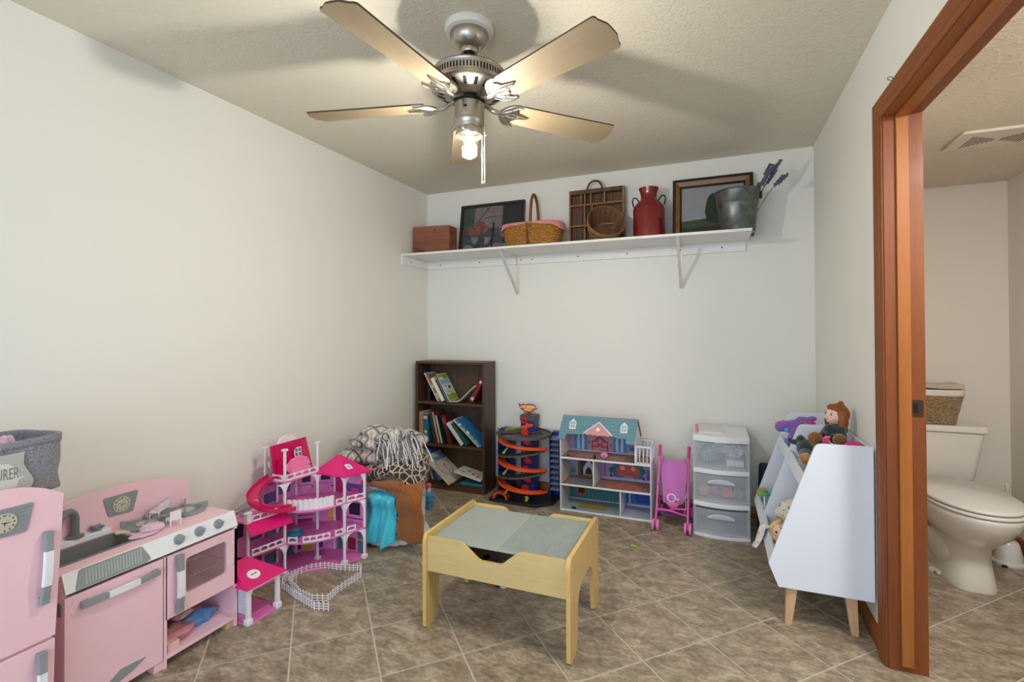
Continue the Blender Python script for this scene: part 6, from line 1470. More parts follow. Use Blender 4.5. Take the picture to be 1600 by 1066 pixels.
for i in range(150):
    row = i % 3; t_ = random.random()
    bx_ = -1.85 + 0.18 * t_ + random.uniform(-0.03, 0.03); by_ = 2.33 + 0.12 * t_ * (0.5 + 0.5 * row / 2) + random.uniform(-0.02, 0.02); bz_ = 0.560 + 0.045 * sin(pi * t_) + 0.028 * row - 0.03
    L_ = random.uniform(0.09, 0.16); a = random.uniform(-1.0, 0.35)
    dx, dy = cos(a), -abs(sin(a)) - 0.2
    pts = [(bx_ + dx * L_ * s_ * (0.8) + 0.006 * sin(9 * s_ + i), by_ + dy * L_ * 0.75 * s_, bz_ + 0.016 * sin(pi * min(1, s_ * 2)) - L_ * 0.80 * s_ * s_ - 0.004 * sin(i)) for s_ in (0, 0.2, 0.4, 0.6, 0.8, 1.0)]
    (fa if i % 5 < 3 else fb).tube(pts, 0.0032, 5)
link('fringe', fa, m_frA, pb2, kind='stuff'); link('fringe', fb, m_frB, pb2, kind='stuff')
# blue toy bottle standing beyond the sweater
tb = thing('toy_bottle', 'small blue and pink toy bottle standing on the floor between hamper and bookcase', 'toy', (-1.845, 2.86, 0))
link('bottle_body', MB().lathe([(0, 0), (0.020, 0), (0.022, 0.05), (0.034, 0.062), (0.034, 0.100), (0.018, 0.112), (0.012, 0.118), (0, 0.118)], (-1.838, 2.86, 0), 16), mat('bottle_blue', (60, 140, 176), 0.3), tb)
link('bottle_neck', MB().lathe([(0, 0.118), (0.012, 0.118), (0.012, 0.150), (0, 0.150)], (-1.840, 2.86, 0), 14), mat('bottle_white', (214, 206, 210), 0.4), tb)
link('bottle_cap', MB().lathe([(0, 0.150), (0.018, 0.150), (0.020, 0.168), (0.012, 0.178), (0, 0.178)], (-1.842, 2.86, 0), 14), mat('bottle_pink', (206, 86, 120), 0.4), tb)
# ================================================================ PINK PLAY KITCHEN
m_kp = mat('kitchen_pink', (243, 202, 212), 0.42, var=(6, 0.03)); m_kg = mat('kitchen_grey', (142, 148, 150), 0.45); m_kgd = mat('sink_grey', (118, 120, 120), 0.38)
m_kw = mat('kitchen_white', (232, 234, 238), 0.35); m_ply = wood('raw_ply', (186, 156, 112), (206, 180, 138), 'y', 30, 0.6)
KF, KB, KY0, KY1, KT = -1.872, -2.175, 0.868, 1.447, 0.470
YD = 1.158
kt = thing('play_kitchen', 'pink wooden play kitchen unit with sink, hob and oven against the left wall', 'play kitchen', (-2.02, 1.157, 0))
link('side_panel', MB().prism([(KB, KY1 - 0.012, 0.0), (KF, KY1 - 0.012, 0.0), (KF, KY1 - 0.012, 0.410), (KF - 0.020, KY1 - 0.012, KT - 0.012), (KB, KY1 - 0.012, KT - 0.012)], (0, 0.012, 0)), m_kp, kt, smooth=0)
sd = link('side_panel', MB().prism([(KB, KY0, 0.0), (KF - 0.014, KY0, 0.0), (KF - 0.014, KY0, 0.410), (KF - 0.020, KY0, KT - 0.012), (KB, KY0, KT - 0.012)], (0, 0.012, 0)), m_kp, kt, smooth=0)
link('divider', MB().box(KB, KF, YD, YD + 0.010, 0.0, 0.405), m_kp, kt, smooth=0)
link('oven_floor', MB().box(KB, KF - 0.014, YD + 0.010, KY1 - 0.012, 0.176, 0.184), m_kp, kt, smooth=0)
link('back_board', MB().box(KB - 0.006, KB, KY0, KY1, 0.02, KT - 0.012), m_kp, kt, smooth=0)
link('bottom_shelf', MB().box(KB, KF, YD + 0.010, KY1 - 0.012, 0.030, 0.042), m_kp, kt, bevel=0.001)
link('bottom_shelf', MB().box(KB, KF - 0.014, KY0 + 0.012, YD, 0.030, 0.042), m_kp, kt, bevel=0.001)
for y in (KY1 - 0.045, YD - 0.03, KY0 + 0.02): link('foot_block', MB().box(KF - 0.045, KF - 0.006, y, y + 0.038, 0.0, 0.030), m_ply if y > 1.3 else m_kp, kt, bevel=0.001, label='bare plywood foot block' if y > 1.3 else None)
# counter with a sink opening: four strips
SX0, SX1, SY0_, SY1_ = -2.112, -1.972, 0.885, 1.132
ct = MB(); z0, z1 = KT - 0.012, KT
ct.box(KB, SX0, KY0 - 0.004, KY1 + 0.004, z0, z1).box(SX1, KF - 0.024, KY0 - 0.004, KY1 + 0.004, z0, z1).box(SX0, SX1, KY0 - 0.004, SY0_, z0, z1).box(SX0, SX1, SY1_, KY1 + 0.004, z0, z1)
link('counter_top', ct, m_kp, kt, smooth=0)
sk = MB(); rim_o = rounded([(SX0 - 0.006, SY0_ - 0.006), (SX1 + 0.006, SY0_ - 0.006), (SX1 + 0.006, SY1_ + 0.006), (SX0 - 0.006, SY1_ + 0.006)], 0.028, 5)
rim_i = rounded([(SX0 + 0.003, SY0_ + 0.003), (SX1 - 0.003, SY0_ + 0.003), (SX1 - 0.003, SY1_ - 0.003), (SX0 + 0.003, SY1_ - 0.003)], 0.026, 5)
bot = rounded([(SX0 + 0.012, SY0_ + 0.012), (SX1 - 0.012, SY0_ + 0.012), (SX1 - 0.012, SY1_ - 0.012), (SX0 + 0.012, SY1_ - 0.012)], 0.024, 5)
n = len(rim_o); sk.add([(x, y, KT + 0.0005) for x, y in rim_o] + [(x, y, KT + 0.003) for x, y in rim_o] + [(x, y, KT + 0.003) for x, y in rim_i] + [(x, y, KT - 0.070) for x, y in bot],
       [[a * n + i, a * n + (i + 1) % n, (a + 1) * n + (i + 1) % n, (a + 1) * n + i] for a in range(3) for i in range(n)] + [[3 * n + i for i in range(n)]])
link('sink_basin', sk, m_kgd, kt, label='grey plastic sink basin')
# white sloping control panel
Pp = lambda y, v, n_=0.0: Vector((-1.896 + 0.024 * v, y, 0.474 - 0.060 * v)) + Vector((0.060, 0, 0.024)).normalized() * n_
pn = link('control_panel', MB().prism([Pp(KY0, 0), Pp(KY0, 1), Pp(KY1, 1), Pp(KY1, 0)], Vector((0.060, 0, 0.024)).normalized() * 0.006), m_kw, kt, bevel=0.001, label='sloping white control panel')
dr_o = [(0.892, 0.93), (0.912, 0.12), (1.085, 0.06), (1.118, 0.50), (1.112, 0.80), (1.100, 0.92)]
dr2 = rounded([(0.890, 0.90), (0.915, 0.10), (1.095, 0.10), (1.125, 0.62), (1.105, 0.90)], 0.03, 3)
dr2 = [(0.893, 0.93), (0.897, 0.97), (1.096, 0.97), (1.108, 0.90), (1.110, 0.80), (1.092, 0.10), (1.086, 0.06), (0.918, 0.06), (0.910, 0.12)]
db = link('drain_board', MB().prism([Pp(y, v, 0.0062) for y, v in dr2], Vector((0.060, 0, 0.024)).normalized() * 0.003), m_kg, kt, smooth=0, label='grey ribbed drainboard inset')
rb = MB(); N_ = Vector((0.060, 0, 0.024)).normalized()
for i in range(19):
    y = 0.925 + i * 0.0088; a, b_ = Pp(y - 0.004, 0.86, 0.0095), Pp(y + 0.002, 0.16, 0.0095); rb.tube([a, b_], 0.0026, 6)
link('drain_rib', rb, mat('rib_grey', (176, 182, 182), 0.4), db, kind='stuff')
for y in (1.214, 1.291, 1.369):
    c = Pp(y, 0.46, 0.006); kb = MB(); Rk = N_.to_track_quat('Z', 'Y').to_matrix()
    kb.lathe([(0, 0), (0.0185, 0), (0.0185, 0.003), (0.015, 0.004), (0.0145, 0.013), (0.013, 0.015), (0, 0.015)], c, 24, R=Rk)
    kn = link('knob', kb, m_kg, kt)
    d = Vector((0, 1, 0)); link('knob_grip', MB().obox(c + N_ * 0.017, d * 0.028, N_.cross(d) * 0.006, N_ * 0.007), m_kg, kn, bevel=0.0015)
# backsplash with arched top and grey clock panel
BSX = -2.168
def arch(y): u = (y - KY0) / (KY1 - KY0); return 0.577 + 0.052 * (1 - (2 * u - 1) ** 2)
ys = [KY0 + (KY1 - KY0) * i / 22 for i in range(23)]
tops = [(y, arch(y)) for y in ys]; tops[0] = (KY0 + 0.004, arch(KY0) - 0.006); tops[-1] = (KY1 - 0.004, arch(KY1) - 0.006)
link('backsplash', MB().prism([(BSX, KY0, KT)] + [(BSX, KY0, arch(KY0) - 0.014)] + [(BSX, y, z) for y, z in tops] + [(BSX, KY1, arch(KY1) - 0.014), (BSX, KY1, KT)], (-0.012, 0, 0)), m_kp, kt, smooth=0)
def clock_panel(parent, xf, cy, cz, w_top, w_bot, h, rclock, ang=0.0):
    pts = rounded([(cy - w_bot / 2, cz - h / 2), (cy + w_bot / 2, cz - h / 2 - 0.004), (cy + w_top / 2, cz + h / 2), (cy - w_top / 2, cz + h / 2)], 0.008, 3)
    pts = [(y, z + (0.006 * (1 - ((y - cy) / (w_top / 2)) ** 2) if z > cz else 0)) for y, z in pts]
    pl_ = link('clock_panel', MB().prism([(xf, y, z) for y, z in pts], (0.004, 0, 0)), m_kg, parent, smooth=0, label='grey clock panel')
    rb_ = MB()
    for i in range(6):
        z = cz - h / 2 + 0.008 + i * (h - 0.014) / 5; k = (z - cz + h / 2) / h; hw = (w_bot + (w_top - w_bot) * k) / 2 - 0.006
        rb_.box(xf + 0.004, xf + 0.0052, cy - hw, cy + hw, z - 0.0012, z + 0.0012)
    link('panel_rib', rb_, m_kg, pl_, smooth=0, kind='stuff')
    link('clock_face', disc(MB(), (xf + 0.0052, cy, cz), rclock, (1, 0, 0), 0.002, 32), mat('clock_cream', (196, 190, 172), 0.5), pl_, smooth=0)
    mk_ = MB(); 
    for hh in range(1, 13):
        a = pi / 2 + 2 * pi * hh / 12 * -1
        text(str(hh), rclock * 0.26, (xf + 0.0074, cy + rclock * 0.78 * cos(a), cz + rclock * 0.78 * sin(a) - rclock * 0.09), (0, 1, 0), (0, 0, 1), 0.0003, align='CENTER', mb=mk_, bold=0.0003)
    link('clock_numerals', mk_, mat('clock_ink', (44, 40, 38), 0.5), pl_, smooth=0)
    for a, l_ in ((0.0, 0.55), (pi * 0.9, 0.34), (-pi / 2, 0.4)):
        d = Vector((0, cos(a), sin(a))); p = Vector((0, -sin(a), cos(a))) * 0.0012; c = Vector((xf + 0.0076, cy, cz))
        link('clock_hand', MB().prism([c - p, c + p, c + d * rclock * l_], (0.0006, 0, 0)), mat('clock_ink', (44, 40, 38), 0.5), pl_, smooth=0)
clock_panel(kt, BSX, 1.180, 0.556, 0.120, 0.084, 0.074, 0.030)
# faucet, deck and cross tap
fd = link('faucet_deck', MB().box(BSX, -2.128, 0.872, 1.128, KT, KT + 0.020), m_kw, kt, bevel=0.003, label='white faucet deck')
q = MB(); FXx, FYy = -2.148, 1.025
q.lathe([(0, KT + 0.020), (0.026, KT + 0.020), (0.026, KT + 0.026), (0.016, KT + 0.030), (0, KT + 0.03)], (FXx, FYy, 0), 20)
q.tube([(FXx, FYy, KT + 0.024), (FXx, FYy, KT + 0.088), (FXx + 0.004, FYy - 0.006, KT + 0.106), (FXx + 0.012, FYy - 0.020, KT + 0.120), (FXx + 0.024, FYy - 0.040, KT + 0.122), (FXx + 0.036, FYy - 0.062, KT + 0.112), (FXx + 0.040, FYy - 0.070, KT + 0.095)], 0.0125, 14)
link('faucet', q, m_kgd, kt, label='dark grey gooseneck faucet')
q = MB(); tx, ty = -2.146, 1.090
q.lathe([(0, KT + 0.020), (0.013, KT + 0.020), (0.013, KT + 0.034), (0.008, KT + 0.038), (0, KT + 0.038)], (tx, ty, 0), 16)
for i in range(4):
    a = pi / 4 + i * pi / 2; q.tube([(tx, ty, KT + 0.034), (tx + 0.021 * cos(a), ty + 0.021 * sin(a), KT + 0.034)], 0.006, 8)
link('cross_tap', q, mat('tap_grey', (124, 136, 148), 0.4), kt, label='grey cross handled tap')
# two grey burners
def burner(cx, cy):
    b_ = MB().lathe([(0, KT), (0.072, KT), (0.076, KT + 0.004), (0.074, KT + 0.009), (0.058, KT + 0.010), (0.052, KT + 0.006), (0.0, KT + 0.005)], (cx, cy, 0), 36)
    o = link('burner', b_, m_kg, kt)
    link('burner_disc', MB().lathe([(0, KT + 0.0052), (0.036, KT + 0.0055), (0.036, KT + 0.009), (0.0, KT + 0.010)], (cx, cy, 0), 26), mat('burner_silver', (206, 206, 208), 0.3, 0.3), o)
    for i in range(4):
        a = pi / 4 + i * pi / 2 + 0.2; d = Vector((cos(a), sin(a), 0)); p = Vector((-sin(a), cos(a), 0)); c = Vector((cx, cy, KT))
        g = MB(); g.prism([c + d * 0.016 + Vector((0, 0, 0.019)) - p * 0.004, c + d * 0.070 + Vector((0, 0, 0.019)) - p * 0.004, c + d * 0.078 + Vector((0, 0, 0.006)) - p * 0.004, c + d * 0.082 + Vector((0, 0, 0.006)) - p * 0.004, c + d * 0.082 + Vector((0, 0, 0.031)) - p * 0.004, c + d * 0.068 + Vector((0, 0, 0.028)) - p * 0.004, c + d * 0.016 + Vector((0, 0, 0.026)) - p * 0.004], p * 0.008)
        link('pan_support', g, m_kg, o, bevel=0.0012)
burner(-2.085, 1.225); burner(-2.085, 1.372)
# doors
def handle(parent, A, B, out, wd, ends=0.30):
    """curved bar: grey ends, white middle; A, B on the door face, out = door normal"""
    A, B, out = Vector(A), Vector(B), Vector(out); d = B - A; s_ = d.normalized().cross(out)
    def bar(t0, t1, k=10):
        q = MB()
        for i in range(k + 1):
            t_ = t0 + (t1 - t0) * i / k; p = A + d * t_; hgt = 0.018 + 0.010 * sin(pi * t_)
            for u, v in ((-wd / 2, hgt - 0.010), (wd / 2, hgt - 0.010), (wd / 2 * 0.8, hgt), (-wd / 2 * 0.8, hgt)): q.v.append(p + s_ * u + out * v)
        for i in range(k):
            for j in range(4): q.f.append([i * 4 + j, i * 4 + (j + 1) % 4, i * 4 + 4 + (j + 1) % 4, i * 4 + 4 + j]); q.mi.append(0)
        q.f += [[3, 2, 1, 0], [k * 4 + j for j in range(4)]]; q.mi += [0, 0]; return q
    h = link('door_handle', bar(ends, 1 - ends), m_kw, parent, label='white and grey door handle')
    for t0, t1, e in ((0.0, ends, 0.0), (1 - ends, 1.0, 1.0)):
        q = bar(t0, t1, 5); p = A + d * (0.05 if e == 0 else 0.95)
        q.obox(p + out * 0.010, d.normalized() * 0.020, s_ * wd * 0.9, out * 0.020)
        g = link('handle_end', q, m_kg, parent, bevel=0.001, label='grey handle end')
    return h
wd_ = link('washer_door', MB().box(KF - 0.014, KF, KY0, YD - 0.003, 0.034, 0.404), m_kp, kt, bevel=0.0015)
handle(wd_, (KF, 0.905, 0.368), (KF, 1.136, 0.368), (1, 0, 0), 0.022)
link('corner_trim', MB().prism([(KF, 0.955, 0.050), (KF, 1.020, 0.092), (KF, 1.098, 0.086), (KF, 1.060, 0.066), (KF, 0.985, 0.046)], (0.003, 0, 0)), m_kg, wd_, smooth=0, label='grey wedge trim')
cp_ = MB()
for y, z in ((0.889, 0.382), (0.889, 0.346)): link('screw_cap', MB().lathe([(0, 0), (0.005, 0), (0.0045, 0.002), (0, 0.003)], (KF, y, z), 10, R=Ry(pi / 2)), m_kp, wd_)
hg = MB(); hg.box(KF - 0.034, KF - 0.020, KY0 - 0.003, KY0, 0.345, 0.385); link('hinge', hg, m_kgd, sd, smooth=0)
od = MB(); oy0, oy1, oz0, oz1 = YD + 0.006, KY1, 0.174, 0.404
gy0, gy1, gz0, gz1 = 1.236, 1.400, 0.236, 0.370
od.box(KF - 0.014, KF, oy0, gy0, oz0, oz1).box(KF - 0.014, KF, gy1, oy1, oz0, oz1).box(KF - 0.014, KF, gy0, gy1, oz0, gz0).box(KF - 0.014, KF, gy0, gy1, gz1, oz1)
for (y, z, sy, sz) in ((gy0, gz0, 1, 1), (gy1, gz0, -1, 1), (gy1, gz1, -1, -1), (gy0, gz1, 1, -1)):
    od.prism([(KF - 0.014, y, z), (KF - 0.014, y + sy * 0.014, z), (KF - 0.014, y + sy * 0.004, z + sz * 0.004), (KF - 0.014, y, z + sz * 0.014)], (0.014, 0, 0))
ov = link('oven_door', od, m_kp, kt, smooth=0)
link('oven_window', MB().box(KF - 0.009, KF - 0.006, gy0 - 0.004, gy1 + 0.004, gz0 - 0.004, gz1 + 0.004), mat('oven_glass', (200, 160, 165), 0.05, alpha=0.22, spec=0.8), ov, smooth=0, label='clear plastic oven window')
handle(ov, (KF, 1.206, 0.186), (KF, 1.206, 0.398), (1, 0, 0), 0.026, 0.27)
for y, z in ((1.428, 0.372), (1.428, 0.348), (1.428, 0.268), (1.428, 0.244)): link('screw_cap', MB().lathe([(0, 0), (0.005, 0), (0.0045, 0.002), (0, 0.003)], (KF, y, z), 10, R=Ry(pi / 2)), m_kp, ov)
# white plate seen through the oven window
tag(link('toy_plate', MB().lathe([(0, 0.190), (0.05, 0.190), (0.066, 0.202), (0.068, 0.2035), (0.05, 0.194), (0, 0.193)], (-2.06, 1.37, 0.095), 26), mat('toy_white', (232, 228, 222), 0.4), loc=(-2.06, 1.37, 0.28)), 'white toy plate on the rack inside the play oven', 'toy plate')
rk_ = MB()
for i in range(8): rk_.tube([(KB + 0.01, 1.19 + i * 0.032, 0.282), (KF - 0.02, 1.19 + i * 0.032, 0.282)], 0.0018, 5)
for x in (KB + 0.012, KF - 0.022): rk_.tube([(x, YD + 0.012, 0.282), (x, KY1 - 0.014, 0.282)], 0.0022, 5)
link('oven_rack', rk_, m_kgd, kt)
# things lying on the hob
def toy_chair(x, y, z, rz, s=1.0, name='toy_chair', label='', bench=False):
    t_ = thing(name, label, 'toy furniture', (x, y, z), rz)
    W_, D_, hs, hb = (0.085 if bench else 0.036) * s, 0.034 * s, 0.024 * s, 0.062 * s
    for sx in (-1, 1):
        for sy in (-1, 1): link('leg', MB().tube([(sx * W_ / 2, sy * D_ / 2 * 1.1, 0), (sx * W_ / 2, sy * D_ / 2, hs)], [0.0022 * s, 0.0032 * s], 6), m_wht, t_, local=True)
    link('seat', MB().box(-W_ / 2 - 0.003, W_ / 2 + 0.003, -D_ / 2 - 0.003, D_ / 2 + 0.003, hs - 0.001, hs + 0.006 * s), m_wht, t_, local=True, bevel=0.002)
    b_ = MB()
    for i in range(7 if bench else 4):
        u = i / ((7 if bench else 4) - 1); b_.box(-W_ / 2 + W_ * u - 0.0018, -W_ / 2 + W_ * u + 0.0018, D_ / 2 - 0.001, D_ / 2 + 0.003, hs, hb)
    b_.box(-W_ / 2 - 0.002, W_ / 2 + 0.002, D_ / 2 - 0.001, D_ / 2 + 0.004, hb - 0.008 * s, hb)
    b_.box(-W_ / 2, W_ / 2, D_ / 2 + 0.0005, D_ / 2 + 0.002, hs, hb)
    link('backrest', b_, m_wht, t_, local=True, smooth=0)
    return t_
toy_chair(-1.985, 1.262, KT + 0.0005, rad(-100), 0.95, label='tiny white toy chair standing in front of the burners')
toy_chair(-2.115, 1.288, KT + 0.011, rad(-55), 0.9, 'toy_bench', 'small white toy bench lying behind the tiny chair on the hob', True)
bb = thing('doll_hat', 'crumpled lilac doll hat with pale speckles beside the sink', 'doll clothes', (-1.995, 1.185, KT))
m_lil = cloth_pattern('lilac_speckle', 'floral', [(222, 190, 208), (170, 120, 160), (230, 214, 226)], 90)
q = fabric_lump('c', (-1.995, 1.190, KT + 0.016), (0.036, 0.042, 0.015), 41, 0.18); link('crown', q, m_lil, bb)
q = fabric_lump('c', (-1.982, 1.160, KT + 0.006), (0.030, 0.052, 0.0055), 42, 0.2); link('brim', q, m_lil, bb)
tag(link('wooden_scrap', MB().prism([(-2.115, 1.128, KT + 0.0005), (-2.085, 1.118, KT + 0.0005), (-2.060, 1.155, KT + 0.0005), (-2.090, 1.168, KT + 0.0005)], (0, 0, 0.006)), mat('scrap_cream', (222, 208, 180), 0.6), loc=(-2.09, 1.14, KT), bevel=0.001), 'flat cream wooden toy piece lying behind the sink', 'toy')
# clothes on the lower shelf
tag(link('doll_clothes', fabric_lump('c', (-2.02, 1.215, 0.072), (0.085, 0.055, 0.036), 51, 0.35), mat('cloth_maroon', (104, 44, 52), 0.9, var=(40, 0.3)), loc=(-2.02, 1.22, 0.042)), 'dark red crumpled doll clothes at the back of the lower kitchen shelf', 'doll clothes')
tag(link('doll_clothes', fabric_lump('c', (-1.955, 1.245, 0.066), (0.050, 0.070, 0.026), 52, 0.35), mat('cloth_rose', (206, 140, 144), 0.8, var=(40, 0.15)), loc=(-1.955, 1.24, 0.042)), 'rose pink crumpled doll clothes in the middle of the lower kitchen shelf', 'doll clothes')
tag(link('doll_clothes', fabric_lump('c', (-1.965, 1.345, 0.068), (0.035, 0.068, 0.026), 53, 0.3), mat('cloth_blue', (96, 146, 206), 0.7, var=(30, 0.35)), loc=(-1.965, 1.345, 0.042)), 'bright blue folded doll clothes at the right of the lower kitchen shelf', 'doll clothes')
tag(link('doll_clothes', fabric_lump('c', (-2.015, 1.315, 0.080), (0.035, 0.045, 0.022), 54, 0.3), mat('cloth_pale_pink', (226, 186, 186), 0.8), loc=(-2.015, 1.315, 0.055)), 'pale pink doll clothes behind the blue ones on the kitchen shelf', 'doll clothes')
bx_ = thing('toy_carton', 'small pale pink toy carton at the front of the lower kitchen shelf', 'toy box', (-1.895, 1.195, 0.042))
link('carton', MB().box(-1.915, -1.885, 1.180, 1.222, 0.0425, 0.072), mat('carton_pink', (232, 190, 190), 0.5), bx_, bevel=0.0015)

# ================================================================ PINK FRIDGE
FF, FB_, fy0, fy1 = -1.800, -2.150, 0.560, 0.832
fg = thing('play_fridge', 'pink retro play fridge with grey clock panel at the left edge of the photo', 'play fridge', (-1.97, 0.70, 0))
link('fridge_body', MB().box(FB_, FF - 0.014, fy0 + 0.012, fy1 - 0.022, 0.0, 0.752), m_kp, fg, smooth=0)
cyf = (fy0 + fy1) / 2
def fedge(z): return (fy1 - cyf) - 0.019 * (0.755 - z) / 0.42 if z > 0.335 else (fy1 - cyf) - 0.019 - 0.006 * (0.335 - z) / 0.33
tops = [(cyf + (fy1 - cyf) * cos(a) if 0 < i < 16 else cyf + (fy1 - cyf) * (1 if i == 0 else -1), 0.752 + 0.048 * sin(a) ** 0.9 if 0 < i < 16 else 0.752) for i, a in enumerate([pi * k / 16 for k in range(17)])]
ys = [cyf + (fy1 - cyf) * (1 - 2 * i / 16) for i in range(17)]
tops = [(y, 0.754 + 0.046 * (1 - ((y - cyf) / (fy1 - cyf)) ** 2)) for y in ys]
up_ = [(cyf - fedge(0.345), 0.345), (cyf + fedge(0.345), 0.345)] + tops
fd_ = link('freezer_door', MB().prism([(FF - 0.014, y, z) for y, z in up_], (0.014, 0, 0)), m_kp, fg, bevel=0.0015)
lo_ = [(cyf - fedge(0.012), 0.012), (cyf + fedge(0.012), 0.012), (cyf + fedge(0.336), 0.336), (cyf - fedge(0.336), 0.336)]
ld_ = link('fridge_door', MB().prism([(FF - 0.014, y, z) for y, z in lo_], (0.014, 0, 0)), m_kp, fg, bevel=0.0015)
handle(fd_, (FF, 0.782, 0.452), (FF, 0.792, 0.655), (1, 0, 0), 0.022, 0.26)
handle(ld_, (FF, 0.772, 0.100), (FF, 0.778, 0.318), (1, 0, 0), 0.022, 0.26)
clock_panel(fg, FF, 0.700, 0.712, 0.126, 0.096, 0.072, 0.026)

# ---- grey fabric bin on the fridge
m_tw = cloth_pattern('grey_tweed', 'weave', [(104, 104, 112), (152, 152, 158)], 260)
bn_ = thing('fabric_bin', 'grey tweed fabric bin with printed felt label on the pink fridge', 'storage bin', (-1.99, 0.71, 0.800))
BXf, BXb, BY0, BY1, BZ0, BZ1 = -1.872, -2.130, 0.535, 0.872, 0.7535, 0.914
def binwall(u, v):
    x_, y_ = brect(u, (BXf - BXb) / 2, (BY1 - BY0) / 2, 7.0)
    k = 1 + 0.012 * sin(u * 2 * pi * 3 + 1.3) * sin(pi * v) + 0.006 * sin(u * 40 + v * 5) * sin(pi * v)
    pinch = 1 - 0.045 * max(0, 1 - abs(v - 0.28) / 0.25) * (1 if 0.0 <= u < 0.30 or u > 0.9 else 0.4)
    return ((BXf + BXb) / 2 + x_ * k, (BY0 + BY1) / 2 + y_ * k * pinch, BZ0 + (BZ1 - BZ0) * v + 0.004 * sin(u * 2 * pi * 2) * v)
q = MB().sheet(binwall, 80, 14, closeu=True); link('bin_wall', q, m_tw, bn_, solid=0.005)
q = MB().sheet(lambda u, v: tuple(Vector(binwall(u, 1.0)) + Vector(((0.0035) * cos(2 * pi * u), 0.0035 * sin(2 * pi * u), -0.022 * v + 0.001))), 80, 3, closeu=True); link('bin_hem', q, m_tw, bn_, solid=0.004)
link('bin_floor', MB().box(BXb + 0.012, BXf - 0.012, BY0 + 0.02, BY1 - 0.025, BZ0 + 0.001, BZ0 + 0.006), m_tw, bn_, smooth=0)
fx = BXf + 0.0065
fe = [(0.555, 0.772), (0.772, 0.772), (0.786, 0.782), (0.790, 0.800), (0.780, 0.822), (0.768, 0.846), (0.768, 0.866), (0.770, 0.884), (0.555, 0.878)]
fl_ = link('felt_label', MB().prism([(fx, y, z) for y, z in fe], (0.003, 0, 0)), mat('felt_grey', (176, 180, 172), 0.9), bn_, smooth=0, label='pale grey felt label')
hz = [(0.675, 0.786), (0.752, 0.788), (0.756, 0.806), (0.771, 0.812), (0.758, 0.816), (0.752, 0.838), (0.736, 0.856), (0.700, 0.864), (0.640, 0.862), (0.600, 0.842), (0.600, 0.810), (0.675, 0.804)]
link('printed_shape', MB().prism([(fx + 0.003, y, z) for y, z in hz], (0.0006, 0, 0)), mat('felt_cream', (214, 214, 204), 0.9), fl_, smooth=0)
link('label_lettering', text('ADVENTURER', 0.046, (fx + 0.0040, 0.757, 0.812), (0, 1, -0.03), (0, 0, 1), 0.0003, align='RIGHT', sx=0.44), mat('label_ink', (120, 120, 118), 0.8), fl_, smooth=0)
for i, (y, x, r, c) in enumerate(((0.70, -1.93, 0.030, (196, 120, 190)), (0.745, -1.96, 0.026, (214, 176, 206)), (0.655, -1.95, 0.034, (150, 90, 150)), (0.775, -1.98, 0.020, (226, 196, 206)), (0.70, -2.03, 0.05, (206, 150, 196)))):
    tag(link('toy', fabric_lump('c', (x, y, 0.896 + 0.004 * (i % 2)), (r, r, 0.022), 70 + i, 0.35), mat('bin_toy_%s' % 'abcde'[i], c, 0.6, var=(60, 0.2)), loc=(x, y, 0.89)),
        ['bright purple toy poking out of the grey bin at its front', 'pale lilac toy in the grey bin toward its right', 'dark violet toy at the left of the grey bin opening', 'small pale pink toy at the right end of the grey bin', 'large pink toy at the back of the grey bin'][i], 'toy')

# ================================================================ ACTIVITY TABLE
m_tb = wood('table_maple', (202, 174, 116), (222, 198, 140), 'x', 10, 0.38, fine=20)
m_tbz = wood('table_maple_upright', (196, 164, 102), (218, 190, 128), 'z', 10, 0.38, fine=20)
m_tbe = mat('table_edge', (214, 178, 104), 0.4)
m_top = mat('table_top_grey', (160, 168, 162), 0.5, var=(12, 0.05))
TX0, TX1, TY0, TY1 = -1.134, -0.500, 1.712, 2.172
tb_ = thing('activity_table', 'low maple play table with grey building board top in the middle of the floor', 'table', ((TX0 + TX1) / 2, (TY0 + TY1) / 2, 0))
def end_profile():
    pts = [(TY0, 0.008), (TY0, 0.340)] + [(TY0 + 0.020 - 0.020 * cos(a), 0.340 + 0.045 * sin(a)) for a in [pi / 2 * i / 5 for i in range(1, 6)]]
    pts += [(TY1 - 0.020 + 0.020 * sin(a), 0.340 + 0.045 * cos(a)) for a in [pi / 2 * i / 5 for i in range(0, 6)]]
    pts += [(TY1, 0.008), (TY1 - 0.010, 0.0), (TY1 - 0.065, 0.0), (TY1 - 0.092, 0.012), (TY1 - 0.100, 0.06), (TY1 - 0.104, 0.16), (TY1 - 0.125, 0.205), (TY1 - 0.165, 0.232)]
    pts += [(TY0 + 0.165, 0.232), (TY0 + 0.125, 0.205), (TY0 + 0.104, 0.16), (TY0 + 0.100, 0.06), (TY0 + 0.092, 0.012), (TY0 + 0.065, 0.0), (TY0 + 0.010, 0.0)]
    return pts
for x in (TX0, TX1 - 0.016):
    ep = link('end_panel', MB().prism([(x, y, z) for y, z in end_profile()], (0.016, 0, 0), k=0, kside=1), [m_tbz, m_tbe], tb_, smooth=50)
    for z in (0.345, 0.250):
        for y in (TY0 + 0.022, TY1 - 0.022): link('screw_cap', disc(MB(), (x + (0.016 if x > -0.8 else 0), y, z), 0.006, (1 if x > -0.8 else -1, 0, 0), 0.001, 10), mat('cap_cream', (226, 206, 150), 0.5), ep, smooth=0)
XA, XB = TX0 + 0.016, TX1 - 0.016
